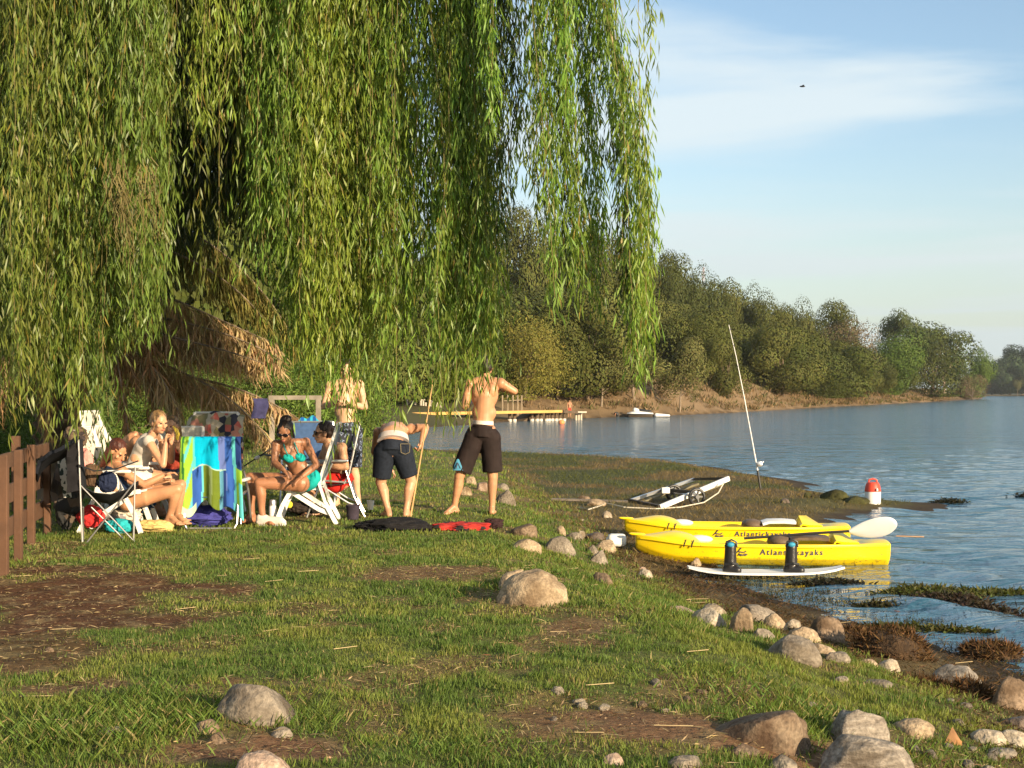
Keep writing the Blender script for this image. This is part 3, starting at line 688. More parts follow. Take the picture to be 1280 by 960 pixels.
# ================================================================ trees of the hill and the far shores
def crown_pts(rs, W, H, n_lumps, n_leaf, leaf, droop=0.0, col=(.07, .085, .022), flat=1.0, open_=0.0, zc=.55):
    """lumpy crown centred on the trunk axis; leaves on and inside lumps"""
    C_ = []; Dv = []; Cc = []; Nv = []
    lumps = []
    for i in range(n_lumps):
        th = rs.random() * 2 * math.pi; u = rs.random() ** .6; zz = rs.uniform(-1, 1)
        rr = math.sqrt(max(0, 1 - zz * zz)) * (.55 + .4 * u)
        lumps.append((W * .5 * rr * math.cos(th), W * .5 * rr * math.sin(th), H * (zc + (1 - zc) * .82 * zz), W * rs.uniform(.19, .32), rs.uniform(.8, 1.25)))
    per = n_leaf // n_lumps
    for (x, y, z, r, tone) in lumps:
        d = rng.normal(size=(per, 3)); d /= np.linalg.norm(d, axis=1, keepdims=True)
        rad = r * (1 - .30 * rng.random(per) ** (3.0 - open_)) * (0.80 + .42 * fbm(d[:, 0] * 3 + x, d[:, 1] * 3 + y, d[:, 2] * 3 + z))
        p = d * rad[:, None]; p[:, 2] *= flat
        if droop: p[:, 2] -= droop * rng.random(per) * (np.abs(p[:, 0]) + np.abs(p[:, 1]))
        C_.append(p + np.array([x, y, z])); dd = np.cross(d, rng.normal(size=(per, 3))); dd /= np.linalg.norm(dd, axis=1, keepdims=True); dd[:, 2] -= droop; Dv.append(dd); Nv.append(d + rng.normal(size=(per, 3)) * (.16 if not droop else .5))
        cc = jit_col(np.array(col) * tone, per, .22, .10); Cc.append(cc)
    C_ = np.concatenate(C_); Dv = np.concatenate(Dv); Cc = np.concatenate(Cc); n = len(C_)
    C_[:, 2] = np.maximum(C_[:, 2], H * .04 + .1 * rng.random(n))
    return leaves(C_, Dv, leaf * (.7 + .6 * rng.random(n)), leaf * (.55 + .3 * rng.random(n)) * (.45 if droop else 1), Cc, nrm=np.concatenate(Nv)), lumps
tree_kinds = {}
def make_kind(key, W, H, lumps, nl, leaf, trunk_r, barkm, **kw):
    rs = random.Random(hash(key) % 1000 if False else sum(map(ord, key)))
    (V, c), lp = crown_pts(rs, W, H, lumps, nl, leaf, **kw)
    cme = fast_quads('crown_' + key, V, 4, c); cme.materials.append(M_tree)
    mb = MB(); mb.tube([(0, 0, -.6), (0, 0, .2), (.1, .05, H * .3), (.05, 0, H * .62)], [trunk_r * 1.3, trunk_r, trunk_r * .7, trunk_r * .3], 9)
    for (x, y, z, r, t_) in lp[:9]:
        b0 = Vector((.08, .03, H * rs.uniform(.15, .4))); e = Vector((x, y, z)); mb.tube([b0, b0.lerp(e, .5) + Vector((0, 0, -.05 * H)), e], [trunk_r * .45, trunk_r * .3, .02], 6)
    tme = mb.mesh('trunk_' + key); tme.materials.append(barkm); tree_kinds[key] = (cme, tme, H, W)
make_kind('round', 8.5, 7.5, 15, 15000, .24, .25, M_bark, col=(.068, .076, .015), flat=.85)
make_kind('round2', 9.5, 7.0, 17, 15000, .24, .25, M_bark, col=(.050, .060, .013), flat=.85)
make_kind('olive', 7.5, 6.5, 13, 13000, .22, .2, M_bark, col=(.080, .085, .019), flat=.85)
make_kind('bush', 8.0, 6.0, 15, 15000, .22, .15, M_bark, col=(.062, .076, .015), zc=.48, flat=.9)
make_kind('bright', 9, 10, 20, 20000, .26, .25, M_bark, col=(.070, .110, .020), zc=.5)
make_kind('brown', 7, 7.5, 22, 7000, .20, .2, M_bark_pale, col=(.13, .10, .055), open_=1.2)
make_kind('open', 8.5, 10, 17, 6500, .30, .22, M_bark_pale, col=(.062, .080, .022), open_=1.2, zc=.68, flat=.6)
make_kind('willowy', 6.0, 6.5, 30, 18000, .20, .2, M_bark, col=(.10, .12, .024), droop=.9, zc=.55)
make_kind('willowy_yellow', 5.5, 6.0, 26, 16000, .20, .2, M_bark, col=(.18, .165, .034), droop=.9, zc=.55)
make_kind('small', 4.5, 5.5, 16, 9000, .16, .1, M_bark_pale, col=(.10, .10, .03), zc=.66)
make_kind('tall', 15, 24, 26, 15000, .65, .5, M_bark_pale, col=(.045, .070, .030), zc=.50)
make_kind('tamarisk', 3.2, 4.2, 20, 13000, .15, .08, M_bark, col=(.080, .125, .022), droop=.8, zc=.5)
made = {}
def tree(key, x, y, s, name, label, group=None, z=None, sz=1.0, rz=None):
    cme, tme, H, W = tree_kinds[key]; z = ground_z(x, y) if z is None else z
    o = empty(name, (x, y, z), label, 'tree', group, rz if rz is not None else r_.uniform(0, 6.28))
    o.scale = (s, s, s * sz)
    for nm, me_ in (('trunk', tme), ('crown', cme)):
        c = bpy.data.objects.new(nm, me_); COL.objects.link(c); c.parent = o
    return o
def tree_px(key, px, top, D, name, label, group=None, width=None, rz=None):
    """tree whose crown tops out at photo row 'top'"""
    cme, tme, H, W = tree_kinds[key]; X = (px - HX) / F_PX * D; z = ground_z(X, D)
    need = (CAM_Z - (top - HY) / F_PX * D) - z; s = (width / F_PX * D / W) if width else need / H
    return tree(key, X, D, s, name, label, group, z, need / (H * s), rz)
# trees one can tell apart along the water
for a in [('bush', 985, 418, 178, 'bushy_tree', 'broad dark bush at the water behind the rod tip', None, 110),
          ('bush', 1050, 432, 202, 'bushy_tree', 'low mixed green bush between the rounded bushes on the shore', None, 100),
          ('brown', 1062, 405, 228, 'bare_tree', 'pinkish brown half bare tree rising behind the shore bushes', None, 70),
          ('round', 1046, 385, 245, 'round_tree', 'pale topped round tree just above the brown tree', None, 62),
          ('bright', 1112, 414, 246, 'bright_tree', 'bright green dense tree standing right at the shore', None, 82),
          ('open', 1132, 386, 292, 'open_tree', 'tall airy tree sticking above the shore trees', None, 50),
          ('round2', 1165, 424, 285, 'round_tree', 'dark rounded tree right of the bright green one', None, 92),
          ('open', 1180, 402, 320, 'open_tree', 'airy crowned tree near the end of the point', None, 84),
          ('bright', 1207, 428, 362, 'bright_tree', 'last full green tree on the point', None, 56),
          ('brown', 1216, 470, 350, 'shrub', 'dry reddish shrub at the very tip of the point', None, 36),
          ('small', 850, 425, 112, 'small_tree', 'small pale tree with bare stem on the brown bank', None, 58),
          ('small', 792, 432, 108, 'small_tree', 'green tree with thin trunk above the jet ski', None, 92),
          ('olive', 735, 372, 104, 'olive_tree', 'wide olive green tree over the slope behind the jetty', None, 118),
          ('willowy_yellow', 655, 405, 98, 'yellow_willow', 'small yellowish willow beside the standing man in dark shorts', None, 92),
          ('round', 697, 400, 102, 'shore_tree', 'tree with thick brown trunk behind the end of the jetty', None, 80),
          ('small', 752, 430, 103, 'small_tree', 'thin double stemmed tree on the slope left of the jet ski', None, 66),
          ('olive', 910, 430, 135, 'olive_tree', 'olive bush at the top of the brown bank', None, 60),
          ('round', 868, 400, 140, 'round_tree', 'rounded tree above the brown bank behind the small pale tree', None, 80)]:
    tree_px(a[0], a[1], a[2], a[3], a[4], a[5], a[6], a[7])
# the wooded hillside
zones = [(560, 'dense hillside tree showing through the willow strands'), (760, 'dense hillside tree on the high slope above the jetty'), (900, 'rounded hillside tree above the brown bank'), (1010, 'dark hillside tree above the shore bushes'), (1300, 'tree in the row behind the shore of the point')]
placed = []
nt_ = 0
for D in np.arange(112, 262, 8.0):
    for px in np.arange(540, 1215, 9.0 * 1758 / D / 2.0):
        x_ = px + r_.uniform(-12, 12); d_ = D + r_.uniform(-4, 4); X = (x_ - HX) / F_PX * d_
        sd_h = float(poly_sd(np.array([X]), np.array([d_]), shore)[0])
        if sd_h < (13 if 690 < x_ < 950 else 4) or sd_h > 118: continue
        z = ground_z(X, d_)
        # skyline kept from the photograph: trees must not stick out above it
        lim = 8 + np.interp(x_, [540, 640, 700, 760, 830, 870, 920, 960, 1000, 1030, 1060, 1100, 1150, 1200, 1230], [250, 262, 290, 300, 322, 345, 365, 378, 388, 402, 430, 440, 445, 450, 455])
        key = r_.choice(['round', 'round2', 'olive', 'round', 'round2', 'bush']); H = tree_kinds[key][2]
        top = HY - (z + H - CAM_Z) / d_ * F_PX
        s = r_.uniform(.8, 1.15)
        ztop = CAM_Z - (lim + r_.uniform(0, 10) - HY) / F_PX * d_
        s = min(s, (ztop - z) / H)
        if s < .72: continue
        lab = next(l for q, l in zones if x_ < q)
        tree(key, X, d_, s, 'hillside_tree', lab, 'trees covering the hillside', z, 1.0); nt_ += 1
# crest of the hill seen against the sky
for px, top, D, w in [(835, 320, 205, 62), (868, 345, 215, 60), (905, 353, 225, 66), (800, 316, 195, 60), (765, 300, 190, 66), (725, 292, 185, 66), (965, 375, 235, 60), (1000, 384, 240, 58), (935, 366, 228, 50), (690, 285, 180, 70), (650, 266, 178, 80), (610, 262, 178, 80), (850, 338, 198, 58), (887, 356, 206, 56), (918, 366, 214, 54), (948, 376, 222, 52), (982, 388, 226, 52), (820, 322, 190, 58), (782, 318, 184, 60), (745, 304, 180, 62), (1012, 396, 232, 50)]:
    tree_px(r_.choice(['round', 'round2', 'olive']), px, top + 7, D, 'crest_tree', 'rounded tree on the skyline of the hill', 'trees on the hill crest', w); nt_ += 1
print('hill trees', nt_)
# far shore on the right
for i, (px, top, D) in enumerate([(1262, 432, 775), (1292, 430, 770), (1240, 452, 800), (1325, 436, 780), (1278, 440, 800), (1360, 440, 790), (1310, 445, 800), (1252, 446, 790), (1400, 440, 800)]):
    if px > 1310: continue
    tree_px('tall', px, top, D, 'far_tree', 'tall blue green tree on the far shore across the water', 'trees on the far shore', 46)
tree_px('small', 1272, 466, 765, 'far_bush', 'pale green bush standing at the far waterline', None, 12)
tree_px('open', 1226, 452, 400, 'bare_tree', 'leafless pale trunked tree at the end of the point', None, 22)
# middle distance behind the people, left
for i, (key, px, top, D, w, lab) in enumerate([('willowy', 462, 330, 94, 170, 'drooping willow behind the boy in patterned shorts'), ('willowy', 400, 350, 50, 170, 'drooping green willow behind the seated woman'), ('willowy', 540, 370, 97, 130, 'weeping tree behind the bending man'), ('willowy', 590, 380, 99, 110, 'grey green weeping tree behind the jetty fence'),
        ('tamarisk', 335, 435, 34, 130, 'feathery green shrub above the drooping dead frond'), ('tamarisk', 265, 440, 33, 120, 'feathery shrub behind the towel chair'), ('tamarisk', 395, 440, 36, 110, 'feathery shrub behind the grey rail'), ('tamarisk', 440, 440, 44, 80, 'feathery bush left of the white fence posts'), ('tamarisk', 200, 430, 31, 120, 'feathery shrub behind the women on the left'),
        ('bush', 330, 250, 62, 260, 'large dark tree behind the palm'), ('bush', 180, 200, 46, 330, 'tall dark tree deep behind the willow curtain'), ('bush', 20, 200, 42, 330, 'tall dark tree at the left edge behind the willow'), ('tamarisk', 30, 478, 20, 110, 'small leafy dark bush behind the fence'), ('tamarisk', -40, 470, 18, 120, 'leafy bush at the left end of the fence'), ('tamarisk', 100, 470, 22.5, 110, 'leafy dark bush behind the folded camp chair'), ('bush', 440, 300, 90, 240, 'dark tree far behind the willow strands'), ('bush', 560, 320, 105, 200, 'dark tree on the slope behind the jetty fence')]):
    tree_px(key, px, top, D, 'background_tree' if key in ('bush', 'willowy') else 'leafy_shrub', lab, None, w)

# ================================================================ palm with dead fronds
PX_, PY_ = P(70, 500, 17.2).x, 17.2; pz0 = ground_z(PX_, PY_)
palm = empty('palm_tree', (PX_, PY_, pz0), 'old palm with shaggy trunk and drooping dead tan fronds', 'palm tree')
mb = MB(); mb.tube([(PX_, PY_, pz0 - .2), (PX_, PY_, pz0 + .5), (PX_ + .03, PY_, 2.0), (PX_ + .05, PY_, 3.4)], [.24, .19, .17, .20], 16)
for i in range(90):
    q = i * 2.4; z = pz0 + .3 + i * .031; rr = .17
    a = Vector((PX_ + rr * math.cos(q), PY_ + rr * math.sin(q), z)); mb.bar(a, a + Vector((math.cos(q) * .10, math.sin(q) * .10, .14)), .09, .03)
mb.build('trunk', M_bark, palm)
def frond(pts, col, wl, name, density=150, droop=1.0, wid=.016, mat_=None):
    pts = [np.array(p[:]) for p in pts]; m_ = 24
    def bz(t):
        a = [p.copy() for p in pts]
        while len(a) > 1: a = [a[i] * (1 - t) + a[i + 1] * t for i in range(len(a) - 1)]
        return a[0]
    sp = np.array([bz(t) for t in np.linspace(0, 1, m_)])
    mb = MB(); mb.tube([Vector(p) for p in sp], [.022 * (1 - .75 * i / m_) for i in range(m_)], 6)
    o = mb.build('frond', mat_ or M_bark_pale, palm)
    n = int(density * 1.5); t = .08 + .92 * rng.random(n); idx = t * (m_ - 1); i0 = np.minimum(idx.astype(int), m_ - 2); f = (idx - i0)[:, None]
    B = sp[i0] * (1 - f) + sp[i0 + 1] * f; T = sp[i0 + 1] - sp[i0]; T /= np.linalg.norm(T, axis=1, keepdims=True)
    side = np.cross(T, [0, 0, 1.0]); side /= np.linalg.norm(side, axis=1, keepdims=True) + 1e-9
    sg = np.where(rng.random(n) < .5, -1, 1)[:, None]
    d = side * sg * (1 - .75 * droop) + T * .35 + rng.normal(size=(n, 3)) * .26; d[:, 2] -= droop
    Lf = wl * (.35 + .95 * rng.random(n)) * (1 - .5 * t ** 3)
    V, c = leaves(B + rng.normal(size=(n, 3)) * .012, d, Lf, wid * (.6 + .8 * rng.random(n)), jit_col(col, n, .4, .12), bend=.8)
    link('leaflets', fast_quads('leaflets', V, 4, c), M_dead, o)
TAN = (.46, .33, .175); TAN2 = (.34, .21, .10); OLV = (.20, .18, .05); GRN = (.07, .12, .025)
def pp(l, D0, D1): return [P(x, y, D0 + (D1 - D0) * i / (len(l) - 1)) for i, (x, y) in enumerate(l)]
frond(pp([(150, 430), (215, 468), (290, 470), (350, 572)], 17.2, 16.2), TAN, .50, 'f', 620)
frond(pp([(195, 468), (240, 470), (310, 480), (375, 525)], 17.4, 16.6), TAN, .50, 'f', 520)
frond(pp([(90, 330), (200, 360), (270, 400), (345, 430)], 17.2, 16.8), TAN, .55, 'f', 620)
frond(pp([(110, 360), (200, 395), (260, 420), (330, 440)], 17.4, 16.6), TAN, .6, 'f', 560)
frond(pp([(80, 250), (220, 250), (320, 330), (370, 430)], 17.3, 17.2), OLV, .65, 'f', 640)
frond(pp([(80, 270), (190, 300), (280, 330), (330, 400)], 17.3, 17.0), OLV, .6, 'f', 560)
frond(pp([(130, 380), (200, 400), (280, 405), (350, 450)], 17.3, 16.5), TAN, .55, 'f', 560)
frond(pp([(150, 400), (210, 425), (270, 430), (330, 455)], 17.1, 16.3), TAN, .5, 'f', 520)
frond(pp([(110, 400), (160, 430), (200, 450), (225, 520)], 16.9, 16.3), TAN, .5, 'f', 480)
frond(pp([(60, 380), (30, 400), (0, 440), (-30, 520)], 16.6, 15.9), TAN, .6, 'f', 480)
frond(pp([(80, 300), (180, 330), (190, 400), (190, 520)], 17, 16.4), TAN2, .45, 'f', 420)
frond(pp([(80, 320), (130, 350), (150, 450), (160, 540)], 16.9, 16.2), TAN2, .40, 'f', 380)
frond(pp([(75, 340), (60, 400), (20, 440), (-20, 520)], 17, 16.2), TAN2, .55, 'f', 460)
frond(pp([(70, 330), (20, 380), (-20, 430), (-50, 480)], 17, 16.6), TAN2, .6, 'f', 460)
frond(pp([(75, 330), (95, 380), (95, 450), (100, 540)], 16.8, 16.3), TAN2, .4, 'f', 380)
frond(pp([(60, 330), (40, 400), (52, 470), (60, 545)], 16.8, 16.3), TAN2, .4, 'f', 380)
frond(pp([(80, 300), (120, 350), (140, 380), (170, 480)], 16.9, 16.4), TAN2, .5, 'f', 300)
for (a_, b_, c_, d_) in [((75, 260), (10, 200), (-60, 240), (-110, 330)), ((75, 260), (110, 150), (220, 160), (290, 260)), ((75, 260), (60, 150), (20, 120), (-40, 160)), ((80, 260), (130, 200), (200, 220), (240, 330))]:
    frond(pp([a_, b_, c_, d_], 17.2, 17.6), GRN, .5, 'f', 420, .5)

# dry brush and tussocks on the far bank
Xb = rng.uniform(-6, 150, 60000); Yb = rng.uniform(76, 330, 60000); pxb = tpx(Xb, Yb); k = (pxb > 660) & (pxb < 1235); Xb, Yb = Xb[k], Yb[k]; sdb = poly_sd(Xb, Yb, shore)
k = (sdb > 1.0) & (sdb < 22) & (rng.random(len(Xb)) < .2 + .8 * ss(.42, .62, fbm(Xb * .35, Yb * .35))); Xb, Yb = Xb[k], Yb[k]; n = len(Xb); Zb = terrain(Xb, Yb)[0]
rep = 9; Bp = np.repeat(np.stack([Xb, Yb, Zb], 1), rep, axis=0) + rng.normal(size=(n * rep, 3)) * np.array([.28, .28, .02]); n2 = len(Bp); d = rng.normal(size=(n2, 3)) * .5; d[:, 2] = .8
cb = np.where((rng.random(n) < .35)[:, None], np.array((.085, .085, .028)), np.array((.22, .15, .08))); cb = np.repeat(cb, rep, axis=0) * (.5 + .9 * rng.random((n2, 1)))
V, c = leaves(Bp, d, .25 + .45 * rng.random(n2), .05 + .07 * rng.random(n2), cb); g = link('bank_brush', fast_quads('bank_brush', V, 4, c), M_dead); tag(g, 'dry brush and tussocks covering the brown far bank', 'dry brush', kind='stuff')
# ================================================================ rocks
def rock_mat(name, c, c2, rough=.85, streak=False):
    m, nt, b, out = new_mat(name); N, L = nt.nodes, nt.links
    tc = N.new('ShaderNodeTexCoord'); mp = N.new('ShaderNodeMapping'); L.new(tc.outputs['Object'], mp.inputs['Vector'])
    if streak: mp.inputs['Scale'].default_value = (1, 3.2, 6); mp.inputs['Rotation'].default_value = (.3, .5, .2)
    n1 = N.new('ShaderNodeTexNoise'); n1.inputs['Scale'].default_value = 7; n1.inputs['Detail'].default_value = 8; n1.inputs['Roughness'].default_value = .65; L.new(mp.outputs[0], n1.inputs['Vector'])
    r = N.new('ShaderNodeMapRange'); r.inputs[1].default_value = .35; r.inputs[2].default_value = .65; L.new(n1.outputs['Fac'], r.inputs['Value'])
    mx = N.new('ShaderNodeMix'); mx.data_type = 'RGBA'; mx.inputs[6].default_value = (*c, 1); mx.inputs[7].default_value = (*c2, 1); L.new(r.outputs[0], mx.inputs[0])
    n2 = N.new('ShaderNodeTexNoise'); n2.inputs['Scale'].default_value = 60; n2.inputs['Detail'].default_value = 5; L.new(tc.outputs['Object'], n2.inputs['Vector'])
    r2 = N.new('ShaderNodeMapRange'); r2.inputs[1].default_value = .3; r2.inputs[2].default_value = .7; r2.inputs[3].default_value = .6; r2.inputs[4].default_value = 1.25; L.new(n2.outputs['Fac'], r2.inputs['Value'])
    sc = N.new('ShaderNodeVectorMath'); sc.operation = 'SCALE'; L.new(mx.outputs[2], sc.inputs[0]); L.new(r2.outputs[0], sc.inputs['Scale']); n3 = N.new('ShaderNodeTexNoise'); n3.inputs['Scale'].default_value = 4.5; n3.inputs['Detail'].default_value = 6; oi = N.new('ShaderNodeObjectInfo'); va = N.new('ShaderNodeVectorMath'); va.operation = 'ADD'; L.new(tc.outputs['Object'], va.inputs[0]); L.new(oi.outputs['Location'], va.inputs[1]); L.new(va.outputs[0], n3.inputs['Vector'])
    r3 = N.new('ShaderNodeMapRange'); r3.inputs[1].default_value = .50; r3.inputs[2].default_value = .66; r3.inputs[4].default_value = .75; L.new(n3.outputs['Fac'], r3.inputs['Value'])
    m3 = N.new('ShaderNodeMix'); m3.data_type = 'RGBA'; m3.inputs[7].default_value = (c[0] * .45, c[1] * .40, c[2] * .33, 1); L.new(r3.outputs[0], m3.inputs[0]); L.new(sc.outputs[0], m3.inputs[6]); L.new(m3.outputs[2], b.inputs['Base Color'])
    b.inputs['Roughness'].default_value = rough; b.inputs['Specular IOR Level'].default_value = .25
    ad = N.new('ShaderNodeMath'); L.new(n1.outputs['Fac'], ad.inputs[0]); mu = N.new('ShaderNodeMath'); mu.operation = 'MULTIPLY'; mu.inputs[1].default_value = .35; L.new(n2.outputs['Fac'], mu.inputs[0]); L.new(mu.outputs[0], ad.inputs[1])
    bp = N.new('ShaderNodeBump'); bp.inputs['Strength'].default_value = .7; bp.inputs['Distance'].default_value = .03; L.new(ad.outputs[0], bp.inputs['Height']); L.new(bp.outputs[0], b.inputs['Normal'])
    return m
RM = {'cream': rock_mat('stone_cream', (.26, .185, .115), (.41, .315, .205)), 'grey': rock_mat('stone_grey', (.16, .13, .098), (.28, .235, .18)), 'pale': rock_mat('stone_pale', (.29, .235, .17), (.43, .365, .275)),
      'brown': rock_mat('stone_brown', (.13, .085, .05), (.25, .18, .12)), 'pink': rock_mat('stone_pink', (.30, .20, .145), (.42, .32, .24)), 'mud': rock_mat('stone_muddy', (.09, .05, .028), (.22, .165, .11)),
      'streak': rock_mat('stone_streaked', (.16, .13, .10), (.36, .31, .25), streak=True), 'moss': rock_mat('stone_mossy', (.035, .035, .012), (.07, .07, .02)), 'red': rock_mat('stone_red', (.12, .05, .035), (.2, .09, .06)), 'wetdark': rock_mat('stone_wet', (.07, .05, .035), (.16, .12, .09), .5)}
def rock_mesh(seed, w, d, h, ang=.25, facets=3):
    bm = bmesh.new(); bmesh.ops.create_icosphere(bm, subdivisions=5 if w > .3 else 4, radius=1)
    co = np.array([v.co[:] for v in bm.verts]); o = seed * 7.31; ang = min(ang, .28); rs = np.random.default_rng(seed)
    f = (fbm(co[:, 0] * 1.1 + o, co[:, 1] * 1.1, co[:, 2] * 1.1 + o, 3) - .5) * 2 * ang * 1.3
    f2 = (fbm(co[:, 0] * 5 + o, co[:, 1] * 5, co[:, 2] * 5 + o, 4) - .5) * .10
    q = co * (1 + f + f2)[:, None]
    for _ in range(facets):     # broken flats
        nrm = rs.normal(size=3); nrm[2] = abs(nrm[2]) * .8; nrm /= np.linalg.norm(nrm); lim = rs.uniform(.62, .88)
        dd = q @ nrm; ex = np.maximum(dd - lim, 0); q = q - nrm[None, :] * (ex * .82)[:, None]
    q = q * np.array([w / 2, d / 2, h / 2]); 
    for v, c in zip(bm.verts, q): v.co = c
    me = bpy.data.meshes.new('rock'); bm.to_mesh(me); bm.free(); me.shade_smooth(); return me
